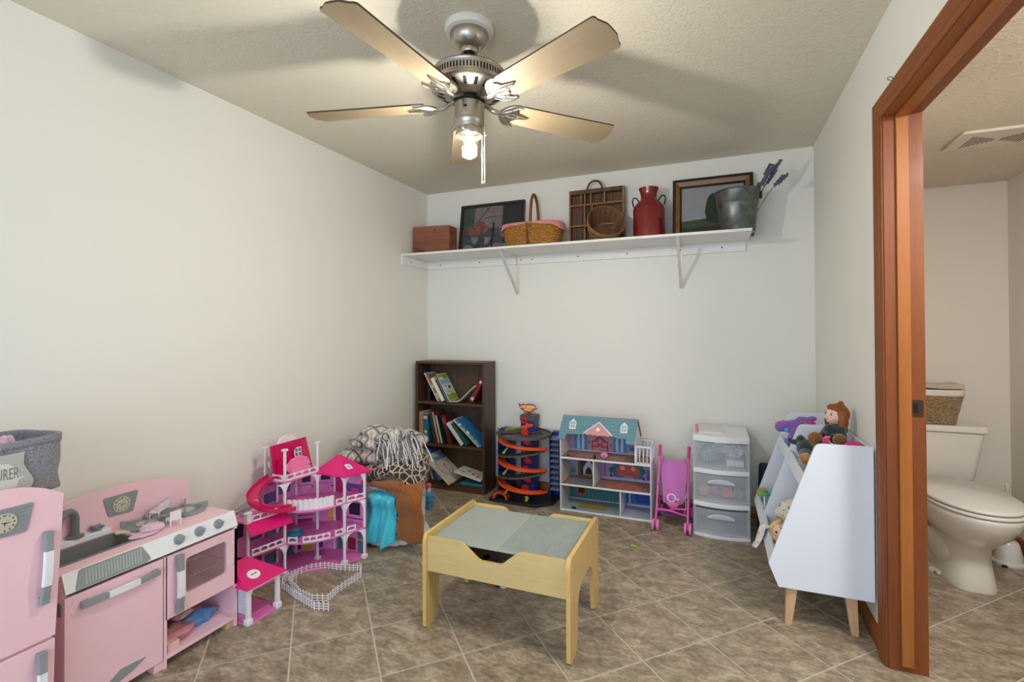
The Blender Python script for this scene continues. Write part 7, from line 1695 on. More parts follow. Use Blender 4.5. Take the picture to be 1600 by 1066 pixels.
def apron(y, th):
    w_ = XB - XA; c = (XA + XB) / 2 - 0.015
    top_ = [(XA, 0.372), (c - 0.135, 0.372), (c - 0.118, 0.366), (c - 0.055, 0.318), (c - 0.040, 0.312), (c + 0.040, 0.312), (c + 0.055, 0.318), (c + 0.112, 0.366), (c + 0.130, 0.372), (XB, 0.372)]
    return MB().prism([(XA, y, 0.232)] + [(x, y, z) for x, z in top_] + [(XB, y, 0.232)], (0, th, 0), k=0, kside=1)
link('front_apron', apron(TY0 + 0.014, 0.014), [m_tb, m_tbe], tb_, smooth=0)
link('back_apron', apron(TY1 - 0.028, 0.014), [m_tb, m_tbe], tb_, smooth=0)
link('tray_bottom', MB().box(XA, XB, TY0 + 0.028, TY1 - 0.028, 0.236, 0.242), m_tb, tb_, smooth=0)
xm = (XA + XB) / 2 + 0.012
for x0_, x1_, yy in ((XA + 0.002, xm - 0.0008, TY0 + 0.032), (xm + 0.0008, XB - 0.002, TY0 + 0.032)):
    b_ = link('building_board', MB().box(x0_, x1_, TY0 + 0.034, TY1 - 0.032, 0.352, 0.360), m_top, tb_, bevel=0.0015)
    if x0_ > xm - 0.1:
        st = MB(); nx, ny = 30, 40
        for i in range(nx):
            for j in range(ny):
                cx, cy = x0_ + 0.008 + i * (x1_ - x0_ - 0.016) / (nx - 1), TY0 + 0.042 + j * (TY1 - TY0 - 0.082) / (ny - 1)
                st.lathe([(0.0032, 0.360), (0.0032, 0.3618), (0, 0.3618)], (cx, cy, 0), 6, cap=False)
        link('studs', st, m_top, b_, smooth=0, kind='stuff')
# bricks and odds and ends inside the tray
random.seed(21)
tr_cols = [('tray_dark', (40, 44, 60)), ('tray_blue', (70, 90, 140)), ('tray_grey', (150, 156, 164)), ('tray_purple', (90, 70, 110)), ('tray_black', (24, 24, 28))]
for i in range(12):
    nm_, c = tr_cols[i % 5]; x = -0.845 + random.uniform(-0.06, 0.07); y = TY0 + 0.050 + random.uniform(0.0, 0.06); z = 0.2425 + 0.0225 * (i // 4)
    a = random.uniform(0, pi); L_ = random.choice((0.032, 0.024, 0.016)); Wd = 0.016
    q = MB(); q.obox((x, y, z + 0.0055), Vector((cos(a), sin(a), 0)) * L_, Vector((-sin(a), cos(a), 0)) * Wd, (0, 0, 0.011))
    for k in range(int(L_ / 0.008)):
        for m_ in (-1, 1):
            p = Vector((x, y, z + 0.011)) + Vector((cos(a), sin(a), 0)) * (-L_ / 2 + 0.004 + 0.008 * k) + Vector((-sin(a), cos(a), 0)) * 0.004 * m_; q.lathe([(0.0025, 0), (0.0025, 0.0018), (0, 0.0018)], p, 6, cap=False)
    o = link('toy_brick', q, mat(nm_, c, 0.3), loc=(x, y, z), smooth=0)
    tag(o, 'dark toy building brick lying loose in the tray under the grey board top', 'toy brick', 'building bricks in the play table tray')
# little things on the floor tiles
tag(link('toy_bit', MB().ball((-0.442, 2.780, 0.006), 0.016, 0.010, 0.006).ball((-0.426, 2.774, 0.007), 0.008, 0.008, 0.007), mat('lime_bit', (150, 190, 50), 0.5), loc=(-0.442, 2.78, 0)), 'small lime green toy bit lying on the floor tiles', 'toy')
tag(link('toy_scrap', MB().ball((-1.010, 2.105, 0.004), 0.012, 0.008, 0.004), mat('red_bit', (206, 60, 50), 0.5), loc=(-1.010, 2.105, 0)), 'small red toy scrap under the maple play table', 'toy')
tag(link('toy_scrap', MB().ball((-0.980, 2.110, 0.0035), 0.014, 0.007, 0.0035), mat('navy_bit', (40, 44, 96), 0.5), loc=(-0.980, 2.110, 0)), 'small navy toy scrap under the maple play table', 'toy')
tag(link('toy_scrap', MB().ball((-0.948, 2.112, 0.0035), 0.016, 0.006, 0.0035), mat('toy_white', (232, 228, 222), 0.4), loc=(-0.948, 2.112, 0)), 'small white toy scrap under the maple play table', 'toy')
# ================================================================ WHITE TOY ORGANISER
m_ow = mat('organiser_white', (226, 231, 240), 0.4); m_bch = wood('beech_leg', (196, 154, 114), (220, 184, 146), 'z', 26, 0.5)
og = thing('toy_organizer', 'white slanted four bin toy organiser on beech legs beside the doorway', 'toy organizer', (0.40, 2.67, 0))
outl = rounded([(0.572, 0.158), (0.572, 0.765), (0.376, 0.762), (0.199, 0.250), (0.236, 0.157)], [0.004, 0.006, 0.022, 0.006, 0.006], 4)
PYS = (2.268, 2.700, 3.060); PT = 0.012
for y in PYS: link('side_panel', MB().prism([(x, y, z) for x, z in outl], (0, PT, 0)), m_ow, og, bevel=0.001, seg=1)
sdir = Vector((0.376 - 0.199, 0, 0.762 - 0.250)).normalized(); snrm = Vector((-sdir.z, 0, sdir.x))
def on_slope(z): return 0.199 + (0.376 - 0.199) * (z - 0.250) / 0.512
for ya, yb_ in ((PYS[0] + PT, PYS[1]), (PYS[1] + PT, PYS[2])):
    for z0_, z1_ in ((0.252, 0.306), (0.586, 0.636)):
        a = Vector((on_slope(z0_), ya, z0_)); b_ = Vector((on_slope(z1_), ya, z1_)); t_ = -snrm * 0.011
        link('bin_front', MB().prism([a, b_, b_ + t_, a + t_], (0, yb_ - ya, 0)), m_ow, og, bevel=0.001, seg=1)
    link('bin_floor', MB().prism([(0.202, ya, 0.252), (0.238, ya, 0.160), (0.562, ya, 0.160), (0.562, ya, 0.170), (0.244, ya, 0.170), (0.214, ya, 0.252)], (0, yb_ - ya, 0)), m_ow, og, smooth=0)
    link('bin_floor', MB().box(0.330, 0.562, ya, yb_, 0.586, 0.596), m_ow, og, smooth=0)
link('back_panel', MB().box(0.562, 0.572, PYS[0] + PT, PYS[2], 0.160, 0.755), m_ow, og, smooth=0)
for x in (0.284, 0.500):
    for y in (2.300, 3.045):
        lg = MB(); s = 0.5; dx = 0.010 if x > 0.4 else -0.010
        t4 = [(x - 0.021 - dx * 0.4, y - 0.015), (x + 0.021 - dx * 0.4, y - 0.015), (x + 0.021 - dx * 0.4, y + 0.021), (x - 0.021 - dx * 0.4, y + 0.021)]
        b4 = [(x - 0.013 + dx, y - 0.013), (x + 0.013 + dx, y - 0.013), (x + 0.013 + dx, y + 0.009), (x - 0.013 + dx, y + 0.009)]
        lg.add([(px_, py_, 0) for px_, py_ in b4] + [(px_, py_, 0.160) for px_, py_ in t4], [(0, 3, 2, 1), (4, 5, 6, 7), (0, 1, 5, 4), (1, 2, 6, 5), (2, 3, 7, 6), (3, 0, 4, 7)])
        link('leg', lg, m_bch, og, bevel=0.002)

# ---- dolls and plush toys
m_skin = mat('doll_skin', (236, 196, 174), 0.45); m_eye = mat('doll_eye', (44, 52, 66), 0.15); m_lip = mat('doll_lip', (196, 92, 92), 0.5); m_eyew = mat('eye_white', (240, 240, 240), 0.2)
def fuzzy(name, c, v=0.25): return mat(name, c, 0.95, var=(70, v), bump=(160, 0.5, 0.003), sheen=0.5)
def basis(f, up):
    f = Vector(f).normalized(); r_ = f.cross(Vector(up)).normalized(); u = r_.cross(f).normalized()
    return f, r_, u
def doll_head(parent, c, R_, f, up, hair, big=False, hairtuft=True):
    c = Vector(c); f, r_, u = basis(f, up); Mh = Matrix((f, r_, u)).transposed()
    q = MB(); q.ball(c, R_ * 0.92, R_ * 0.84, R_ * 1.0, 20, 14, R=Mh)
    q.ball(c + f * R_ * 0.30 - u * R_ * 0.46, R_ * 0.56, R_ * 0.52, R_ * 0.46, 16, 10, R=Mh)
    for s in (-1, 1): q.ball(c + f * R_ * 0.42 + r_ * s * R_ * 0.38 - u * R_ * 0.30, R_ * 0.36, R_ * 0.32, R_ * 0.32, 12, 8, R=Mh)
    q.ball(c + f * R_ * 0.93 - u * R_ * 0.22, R_ * 0.10, R_ * 0.09, R_ * 0.10, 10, 7, R=Mh)
    q.tube([c - u * R_ * 0.6, c - u * R_ * 1.35], R_ * 0.36, 12)
    for s in (-1, 1): q.ball(c + r_ * s * R_ * 0.84 - u * R_ * 0.12, R_ * 0.16, R_ * 0.08, R_ * 0.2, 8, 6, R=Mh)
    hd = link('head', q, m_skin, parent, remesh=R_ * 0.07, smooths=4)
    er = 0.20 if big else 0.135
    for s in (-1, 1):
        e = c + f * R_ * 0.80 + r_ * s * R_ * 0.36 + u * R_ * 0.04
        link('eye', MB().ball(e, R_ * 0.10, R_ * er, R_ * er * 0.95, 12, 8, R=Mh), m_eyew, hd); 
        link('iris', MB().ball(e + f * R_ * 0.06, R_ * 0.06, R_ * er * 0.7, R_ * er * 0.75, 12, 8, R=Mh), m_eye, hd)
        b_ = MB(); b_.tube([e + f * R_ * 0.06 + u * R_ * (er + 0.10) + r_ * k * R_ * 0.16 - u * R_ * 0.05 * abs(k) for k in (-1, -0.4, 0.4, 1)], R_ * 0.022, 6); link('brow', b_, hair, hd)
    b_ = MB(); b_.ball(c + f * R_ * 0.86 - u * R_ * 0.50, R_ * 0.05, R_ * 0.15, R_ * 0.055, 10, 6, R=Mh); link('mouth', b_, m_lip, hd)
    return hd, f, r_, u
# red haired doll
dd = thing('red_haired_doll', 'red haired doll in dark green coat and fuzzy brown boots sitting in the organiser', 'doll', (0.46, 2.48, 0.60))
hc = Vector((0.500, 2.55, 0.838))
m_hair = mat('auburn_hair', (150, 82, 34), 0.55, var=(40, 0.35, (1, 1, 0.3)), bump=(220, 0.5, 0.002))
hd_, f, r_, u = doll_head(dd, hc, 0.044, (-0.80, -0.52, 0.20), (0.12, 0, 1), m_hair)
R_ = 0.044
hq = MB(); Mh = Matrix((f, r_, u)).transposed()
hq.ball(hc - f * R_ * 0.28 + u * R_ * 0.20, R_ * 0.98, R_ * 1.10, R_ * 1.08, 20, 14, R=Mh)
hq.ball(hc + f * R_ * 0.30 + u * R_ * 0.72, R_ * 0.60, R_ * 0.78, R_ * 0.42, 16, 10, R=Mh)
for s in (-1, 1):
    hq.ball(hc + r_ * s * R_ * 0.86 - u * R_ * 0.42 - f * R_ * 0.18, R_ * 0.46, R_ * 0.34, R_ * 0.95, 14, 10, R=Mh)
hq.ball(hc - f * R_ * 0.70 - u * R_ * 0.62, R_ * 0.55, R_ * 0.95, R_ * 0.90, 16, 10, R=Mh)
for i in range(9):
    a = pi * (0.1 + 0.1 * i); p = hc - f * R_ * (0.4 + 0.5 * sin(a)) + r_ * R_ * 1.0 * cos(a) - u * R_ * 1.1
    hq.ball(p, R_ * 0.26, R_ * 0.26, R_ * 0.46, 10, 7)
hq.ball(hc + u * R_ * 1.24 - f * R_ * 0.35, R_ * 0.30, R_ * 0.30, R_ * 0.36, 12, 8); hq.ball(hc + u * R_ * 1.05 - f * R_ * 0.3, R_ * 0.16, R_ * 0.18, R_ * 0.3, 10, 7)
link('hair', hq, m_hair, dd, remesh=0.0032, smooths=2)
m_coat = fuzzy('green_velvet', (22, 44, 40), 0.35)
cq = MB()
def limb(q, P_, rad_): q.tube(P_, rad_, 12); [q.ball(p, r2 * 1.0, n=12, m=8) for p, r2 in zip(P_, rad_)]
limb(cq, [(0.500, 2.545, 0.785), (0.492, 2.520, 0.755), (0.482, 2.490, 0.715), (0.472, 2.470, 0.690)], [0.028, 0.042, 0.047, 0.046])
limb(cq, [(0.470, 2.525, 0.782), (0.448, 2.500, 0.764), (0.436, 2.475, 0.758)], [0.021, 0.018, 0.017])
limb(cq, [(0.515, 2.520, 0.780), (0.512, 2.480, 0.752), (0.470, 2.448, 0.757)], [0.021, 0.019, 0.017])
limb(cq, [(0.468, 2.470, 0.690), (0.440, 2.450, 0.715), (0.415, 2.445, 0.730)], [0.034, 0.028, 0.024]); limb(cq, [(0.484, 2.462, 0.692), (0.486, 2.425, 0.722), (0.484, 2.405, 0.740)], [0.034, 0.028, 0.024])
link('coat', cq, m_coat, dd, remesh=0.005, smooths=5)
cl_ = MB(); cl_.tube([(0.500 + 0.026 * cos(a), 2.545 + 0.024 * sin(a), 0.795 + 0.006 * cos(a)) for a in [2 * pi * i / 16 for i in range(16)]], 0.006, 8, closed=True); link('collar', cl_, mat('teal_trim', (30, 84, 96), 0.7), dd)
m_boot = fuzzy('brown_fur', (128, 82, 40), 0.3)
for (bx_, by_, bz_), (sx, sy, sz), nm_ in (((0.402, 2.440, 0.752), (0.030, 0.024, 0.028), 0), ((0.484, 2.392, 0.760), (0.028, 0.024, 0.024), 1)):
    q = MB(); q.ball((bx_, by_, bz_), sx, sy, sz, 16, 11); q.ball((bx_ + 0.012, by_ + 0.020, bz_ - 0.014), sx * 0.85, sy, sz, 14, 9)
    if nm_ == 0: q.ball((0.396, 2.440, 0.722), 0.020, 0.020, 0.030, 12, 9); q.ball((0.404, 2.442, 0.736), 0.022, 0.02, 0.03, 12, 9)
    link('fuzzy_boot', q, m_boot, dd, remesh=0.0045, smooths=4)
def small_hand(parent, c, d, sgn=1):
    q = MB(); c = Vector(c); d = Vector(d).normalized(); s_ = d.cross(Vector((0, 0, 1))).normalized(); n_ = s_.cross(d)
    q.obox(c, d * 0.014, s_ * 0.014, n_ * 0.007)
    h_ = link('hand', q, m_skin, parent, bevel=0.003)
    for k, L_ in enumerate((0.010, 0.012, 0.0115, 0.009)):
        p = c + d * 0.007 + s_ * (-0.0052 + 0.0035 * k); fq = MB(); fq.tube([p - d * 0.001, p + d * L_ * 0.5, p + d * L_ * 0.85 - n_ * 0.003], [0.0021, 0.0019, 0.0014], 7); link('finger', fq, m_skin, h_)
    p = c - d * 0.002 + s_ * 0.007 * sgn; fq = MB(); fq.tube([p, p + s_ * 0.005 * sgn + d * 0.004, p + s_ * 0.006 * sgn + d * 0.009], [0.0024, 0.0021, 0.0015], 7); link('thumb', fq, m_skin, h_)
small_hand(dd, (0.452, 2.436, 0.760), (-0.75, -0.45, 0.15)); small_hand(dd, (0.426, 2.462, 0.756), (-0.7, -0.6, -0.1), -1)
# red trim on the sleeve
rt_ = MB(); rt_.tube([(0.440, 2.478, 0.768), (0.436, 2.466, 0.772), (0.430, 2.460, 0.764)], 0.004, 7); link('red_cuff', rt_, mat('cuff_red', (150, 40, 48), 0.8), dd)
# dark velvet plush with brown foot
dp = thing('velvet_plush', 'dark green velvet plush animal with one brown foot hanging over the near bin', 'plush toy', (0.36, 2.46, 0.62))
q = MB(); q.ball((0.366, 2.455, 0.700), 0.036, 0.046, 0.042, 16, 11); q.ball((0.352, 2.470, 0.735), 0.020, 0.024, 0.020, 14, 9); q.ball((0.326, 2.480, 0.720), 0.018, 0.014, 0.012, 12, 8); q.ball((0.310, 2.482, 0.727), 0.012, 0.012, 0.011, 12, 8)
for dy in (-0.012, 0.014): q.add([(0.350, 2.468 + dy - 0.008, 0.742), (0.350, 2.468 + dy + 0.008, 0.742), (0.362, 2.468 + dy, 0.744), (0.352, 2.468 + dy, 0.764)], [(0, 1, 3), (1, 2, 3), (2, 0, 3), (0, 2, 1)])
link('plush_body', q, m_coat, dp, remesh=0.0045, smooths=2)
link('foot', MB().ball((0.356, 2.375, 0.672), 0.024, 0.030, 0.026, 16, 10), fuzzy('brown_foot', (150, 96, 46), 0.25), dp); q = MB(); limb(q, [(0.364, 2.43, 0.690), (0.358, 2.395, 0.680)], [0.026, 0.022]); link('leg', q, m_coat, dp)
# pink things in the near bin
tag(link('toy', fabric_lump('c', (0.525, 2.345, 0.748), (0.034, 0.030, 0.020), 91, 0.15), mat('hot_pink_toy', (216, 40, 128), 0.5), loc=(0.525, 2.345, 0.73)), 'hot pink rounded toy at the right rear of the near organiser bin', 'toy')
tp_ = thing('pink_flower_toy', 'small bright pink flower toy between the doll boots', 'toy', (0.436, 2.400, 0.735))
q = MB(); [q.ball((0.436 + 0.010 * cos(a), 2.398, 0.752 + 0.010 * sin(a)), 0.008, 0.006, 0.008, 10, 7) for a in [2 * pi * i / 5 for i in range(5)]]; link('petals', q, mat('petal_pink', (240, 70, 130), 0.5), tp_, remesh=0.003); link('stem', MB().tube([(0.444, 2.392, 0.748), (0.462, 2.380, 0.738)], 0.003, 7), mat('stem_cream', (236, 200, 176), 0.5), tp_)
tag(link('folded_cloth', fabric_lump('c', (0.455, 2.47, 0.634), (0.095, 0.15, 0.037), 92, 0.12), mat('pile_cloth', (120, 128, 150), 0.9, var=(20, 0.4)), loc=(0.455, 2.47, 0.597)), 'grey blue folded cloth under the red haired doll in the near upper bin', 'cloth')
# purple plush
pu = thing('purple_plush', 'purple long eared plush dog lying over the far upper bin of the organiser', 'plush toy', (0.37, 2.86, 0.62))
m_pur = fuzzy('purple_fleece', (138, 92, 176), 0.15)
q = MB(); limb(q, [(0.325, 2.850, 0.722), (0.360, 2.855, 0.722), (0.400, 2.860, 0.735)], [0.030, 0.032, 0.030]); q.ball((0.306, 2.846, 0.720), 0.022, 0.028, 0.028, 14, 10)
q.ball((0.432, 2.865, 0.748), 0.032, 0.030, 0.026, 16, 10); q.ball((0.410, 2.850, 0.764), 0.026, 0.016, 0.014, 14, 8); q.ball((0.460, 2.860, 0.768), 0.022, 0.016, 0.013, 14, 8)
limb(q, [(0.372, 2.830, 0.705), (0.362, 2.820, 0.680), (0.352, 2.815, 0.660)], [0.020, 0.018, 0.017]); limb(q, [(0.400, 2.845, 0.705), (0.396, 2.835, 0.680), (0.390, 2.83, 0.66)], [0.020, 0.018, 0.017])
link('plush_body', q, m_pur, pu, remesh=0.005, smooths=3)
link('blue_paw', MB().ball((0.342, 2.808, 0.655), 0.020, 0.018, 0.016, 14, 9), fuzzy('blue_fleece', (98, 118, 190), 0.2), pu); link('blue_patch', MB().ball((0.338, 2.822, 0.708), 0.013, 0.008, 0.012, 12, 8), mat('patch_blue', (80, 160, 214), 0.8), pu)
link('pink_bow', MB().ball((0.450, 2.835, 0.746), 0.020, 0.010, 0.012, 12, 8), mat('bow_pink', (214, 48, 140), 0.7), pu); q = MB(); q.tube([(0.405, 2.832, 0.758), (0.420, 2.832, 0.750), (0.438, 2.834, 0.738)], 0.003, 7); link('collar', q, mat('collar_gold', (186, 160, 90), 0.6), pu)
tag(link('folded_cloth', fabric_lump('c', (0.43, 2.88, 0.632), (0.09, 0.14, 0.035), 93, 0.12), mat('pile_cloth_b', (150, 140, 160), 0.9, var=(20, 0.4)), loc=(0.43, 2.88, 0.597)), 'mauve folded cloth under the purple plush in the far upper bin', 'cloth')
# blonde doll in the lower bin
bd = thing('blonde_doll', 'blonde big eyed doll lying in the near lower bin of the organiser', 'doll', (0.27, 2.41, 0.25))
m_bl = mat('blonde_hair', (220, 186, 126), 0.5, var=(60, 0.25), bump=(200, 0.5, 0.002))
bc_ = Vector((0.262, 2.410, 0.336))
hd2, f2, r2_, u2 = doll_head(bd, bc_, 0.038, (-0.30, -0.88, 0.38), (-0.62, 0.0, 0.70), m_bl, big=True)
Mb = Matrix((f2, r2_, u2)).transposed(); R_ = 0.038; hq = MB()
hq.ball(bc_ - f2 * R_ * 0.25 + u2 * R_ * 0.22, R_ * 0.98, R_ * 1.12, R_ * 1.06, 18, 12, R=Mb); hq.ball(bc_ + f2 * R_ * 0.22 + u2 * R_ * 0.78 + r2_ * R_ * 0.3, R_ * 0.6, R_ * 0.6, R_ * 0.36, 14, 9, R=Mb); hq.ball(bc_ + f2 * R_ * 0.22 + u2 * R_ * 0.78 - r2_ * R_ * 0.35, R_ * 0.6, R_ * 0.6, R_ * 0.36, 14, 9, R=Mb)
for s in (-1, 1): hq.ball(bc_ + r2_ * s * R_ * 0.95 - u2 * R_ * 0.4 - f2 * R_ * 0.1, R_ * 0.42, R_ * 0.34, R_ * 0.8, 12, 8, R=Mb)
link('hair', hq, m_bl, bd, remesh=0.003, smooths=2)
q = MB(); limb(q, [bc_ - u2 * 0.050 + Vector((0, 0.01, -0.005)), bc_ - u2 * 0.080 + Vector((0.015, 0.03, -0.02)), bc_ - u2 * 0.11 + Vector((0.03, 0.06, -0.03))], [0.024, 0.030, 0.034]); link('dress', q, mat('doll_dress_white', (226, 220, 216), 0.9, var=(40, 0.1)), bd, remesh=0.004, smooths=3)
m_flo = cloth_pattern('floral_cotton', 'floral', [(222, 212, 196), (150, 60, 60), (110, 122, 84)], 34)
tag(link('floral_pillow', fabric_lump('c', (0.325, 2.520, 0.385), (0.070, 0.075, 0.060), 95, 0.25), m_flo, loc=(0.325, 2.52, 0.32)), 'cream floral cloth bundle behind the blonde doll in the lower bin', 'cloth')
tag(link('stuffed_toy', fabric_lump('c', (0.390, 2.48, 0.230), (0.135, 0.165, 0.055), 96, 0.15), mat('pile_brown', (92, 74, 66), 0.9, var=(20, 0.4)), loc=(0.39, 2.48, 0.171)), 'brown stuffed toy at the bottom of the near lower bin', 'plush toy')
def hang(u, v):
    x0_ = on_slope(0.312) - 0.006; w_ = 0.030 + 0.055 * v
    return (x0_ - 0.010 - 0.040 * v + 0.010 * sin(u * 7 + v * 3) + (0.018 if v < 0.1 else 0), 2.50 + 0.06 * v + (u - 0.5) * 2 * w_, 0.330 - 0.150 * v * (0.75 + 0.35 * u) + 0.006 * sin(u * 12) + (-0.004 if v < 0.05 else 0))
fc = link('floral_cloth', MB().sheet(hang, 16, 16), cloth_pattern('pale_floral', 'floral', [(226, 220, 214), (206, 150, 150), (186, 176, 160)], 46), loc=(0.17, 2.52, 0.19), solid=0.003)
tag(fc, 'pale floral cloth hanging over the front of the lower organiser bin', 'cloth')
# toys in the far lower bin
ft = thing('toy_window', 'small turquoise and white square toy frame in the far lower bin', 'toy', (0.255, 2.83, 0.26))
q = MB(); A_ = Vector((0.236, 2.82, 0.268)); ux, uz = Vector((0.052, 0.02, 0.010)), Vector((-0.004, 0.02, 0.086))
link('top_bar', MB().obox(A_ + uz + ux / 2, ux * 1.25, Vector((0, 0.012, 0)), (0, 0, 0.014)), mat('turquoise', (56, 176, 190), 0.4), ft, bevel=0.003); link('bottom_bar', MB().obox(A_ + ux / 2, ux * 1.25, Vector((0, 0.012, 0)), (0, 0, 0.014)), mat('turquoise', (56, 176, 190), 0.4), ft, bevel=0.003)
for k in (0.0, 1.0): link('side_bar', MB().obox(A_ + ux * k + uz / 2, (0.009, 0, 0), (0, 0.010, 0), uz), mat('frame_white', (220, 226, 228), 0.4), ft, bevel=0.002)
link('backing', MB().obox(A_ + ux / 2 + uz / 2 + Vector((0, 0.008, 0)), ux * 0.9, (0, 0.003, 0), uz * 0.9), mat('frame_grey', (178, 186, 186), 0.5), ft)
tag(link('green_ball', MB().ball((0.232, 2.93, 0.338), 0.030, 0.030, 0.028, 18, 12), fuzzy('lime_fuzz', (146, 164, 62), 0.2), loc=(0.232, 2.93, 0.31)), 'fuzzy lime green ball in the far lower bin of the organiser', 'ball')
tag(link('stuffed_toy', fabric_lump('c', (0.375, 2.86, 0.250), (0.13, 0.14, 0.070), 97, 0.2), mat('pile_dark', (52, 44, 50), 0.8, var=(30, 0.4)), loc=(0.375, 2.86, 0.172)), 'dark stuffed toy at the bottom of the far lower bin', 'plush toy')
bb_ = thing('toy_bag', 'dark navy toy bag standing between the clear drawers and the white organiser', 'bag', (0.29, 3.28, 0))
q = MB(); q.prism([(x, 3.23, z) for x, z in rounded([(0.232, 0.0), (0.36, 0.0), (0.36, 0.40), (0.245, 0.40)], 0.02, 3)], (0, 0.12, 0)); link('bag_body', q, mat('bag_navy', (30, 28, 40), 0.7), bb_, bevel=0.008); link('bag_panel', MB().prism([(0.252, 3.2295, 0.30), (0.33, 3.2295, 0.30), (0.33, 3.2295, 0.385), (0.258, 3.2295, 0.385)], (0, -0.003, 0)), mat('bag_purple', (60, 48, 96), 0.6), bb_)

# ================================================================ BATHROOM
m_por = mat('porcelain', (228, 222, 212), 0.12, coat=0.5)
TCX = 1.128
to = thing('toilet', 'white two piece toilet with closed lid seen through the doorway', 'toilet', (TCX, 3.15, 0))
secs = [(0.0, 0.102, 2.868, 3.30, 3.2), (0.012, 0.104, 2.866, 3.30, 3.2), (0.06, 0.096, 2.874, 3.29, 3.0), (0.13, 0.090, 2.888, 3.28, 2.8), (0.185, 0.094, 2.884, 3.28, 2.5), (0.215, 0.110, 2.852, 3.285, 2.3), (0.25, 0.136, 2.800, 3.29, 2.2), (0.29, 0.160, 2.752, 3.30, 2.15), (0.33, 0.175, 2.720, 3.31, 2.15), (0.365, 0.182, 2.702, 3.31, 2.15), (0.384, 0.184, 2.698, 3.31, 2.15), (0.390, 0.180, 2.702, 3.31, 2.15)]
def egg(t_, hx, y0, y1, p):
    a = 2 * pi * t_; c_, s_ = cos(a), sin(a); r_ = (abs(c_) ** p + abs(s_) ** p) ** (-1 / p)
    cy = y0 + (y1 - y0) * 0.52; hy = (cy - y0) if s_ < 0 else (y1 - cy)
    return (TCX + hx * c_ * r_, cy + hy * s_ * r_)
bm_ = MB(); N_ = 44
for z, hx, y0, y1, p in secs:
    for i in range(N_): x, y = egg(i / N_, hx, y0, y1, p); bm_.v.append(Vector((x, y, z)))
for k in range(len(secs) - 1):
    for i in range(N_): bm_.f.append([k * N_ + i, k * N_ + (i + 1) % N_, (k + 1) * N_ + (i + 1) % N_, (k + 1) * N_ + i]); bm_.mi.append(0)
bm_.f.append([i for i in reversed(range(N_))]); bm_.f.append([(len(secs) - 1) * N_ + i for i in range(N_)]); bm_.mi += [0, 0]
bowl = link('bowl', bm_, m_por, to, smooth=60)
q = MB(); q.ball((TCX - 0.066, 3.10, 0.125), 0.052, 0.150, 0.085, 20, 12).ball((TCX - 0.070, 3.17, 0.075), 0.056, 0.090, 0.075, 18, 11); link('trapway', q, m_por, bowl, remesh=0.008, smooths=4)
link('bolt_cap', MB().lathe([(0.016, 0.0), (0.016, 0.012), (0.010, 0.020), (0, 0.021)], (TCX - 0.115, 3.06, 0.0), 14), m_por, bowl)
link('bowl_foot', MB().prism([(TCX - 0.112, 3.00, 0), (TCX + 0.104, 3.00, 0), (TCX + 0.110, 3.24, 0), (TCX - 0.125, 3.24, 0)], (0, 0, 0.022)), m_por, bowl, bevel=0.008)
def slab_egg(z0_, z1_, hx, y0, y1, p=2.15, edge=0.006):
    q = MB(); n = 48; rings = [(z0_, -edge), (z0_ + edge * 0.6, 0), (z1_ - edge * 0.6, 0), (z1_, -edge)]
    for z, d in rings:
        for i in range(n): x, y = egg(i / n, hx + d, y0 - d, y1 + d, p); q.v.append(Vector((x, y, z)))
    for k in range(3):
        for i in range(n): q.f.append([k * n + i, k * n + (i + 1) % n, (k + 1) * n + (i + 1) % n, (k + 1) * n + i]); q.mi.append(0)
    q.f.append([i for i in reversed(range(n))]); q.f.append([3 * n + i for i in range(n)]); q.mi += [0, 0]; return q
m_seat = mat('seat_white', (226, 222, 214), 0.2)
st_ = link('seat', slab_egg(0.394, 0.409, 0.184, 2.694, 3.270), m_seat, to, smooth=60)
lidq = slab_egg(0.413, 0.430, 0.183, 2.698, 3.270, edge=0.008); link('lid', lidq, m_seat, to, smooth=60)
for s in (-1, 1): link('hinge', MB().box(TCX + s * 0.075 - 0.020, TCX + s * 0.075 + 0.020, 3.250, 3.292, 0.392, 0.424), m_seat, st_, bevel=0.005)
tk = MB(); n = 4
ts = [(0.388, 0.170, 3.345, 3.520), (0.42, 0.180, 3.335, 3.525), (0.660, 0.214, 3.312, 3.535)]
for z, hx, y0, y1 in ts: 
    for x, y in rounded([(TCX - hx, y0), (TCX + hx, y0), (TCX + hx, y1), (TCX - hx, y1)], 0.035, 5): tk.v.append(Vector((x, y, z)))
n = len(tk.v) // 3
for k in range(2):
    for i in range(n): tk.f.append([k * n + i, k * n + (i + 1) % n, (k + 1) * n + (i + 1) % n, (k + 1) * n + i]); tk.mi.append(0)
tk.f.append([i for i in reversed(range(n))]); tk.f.append([2 * n + i for i in range(n)]); tk.mi += [0, 0]
link('tank', tk, m_por, to, smooth=40)
tl_ = MB().prism([(x, y, 0.662) for x, y in rounded([(TCX - 0.226, 3.298), (TCX + 0.226, 3.298), (TCX + 0.226, 3.545), (TCX - 0.226, 3.545)], 0.030, 5)], (0, 0, 0.036)); link('tank_lid', tl_, m_por, to, bevel=0.009, seg=3)
fl2 = MB(); fl2.tube([(TCX - 0.17, 3.318, 0.60), (TCX - 0.17, 3.292, 0.60), (TCX - 0.11, 3.286, 0.597)], [0.010, 0.008, 0.007], 8); link('flush_lever', fl2, mat('chrome', (200, 200, 200), 0.15, 1.0), to)
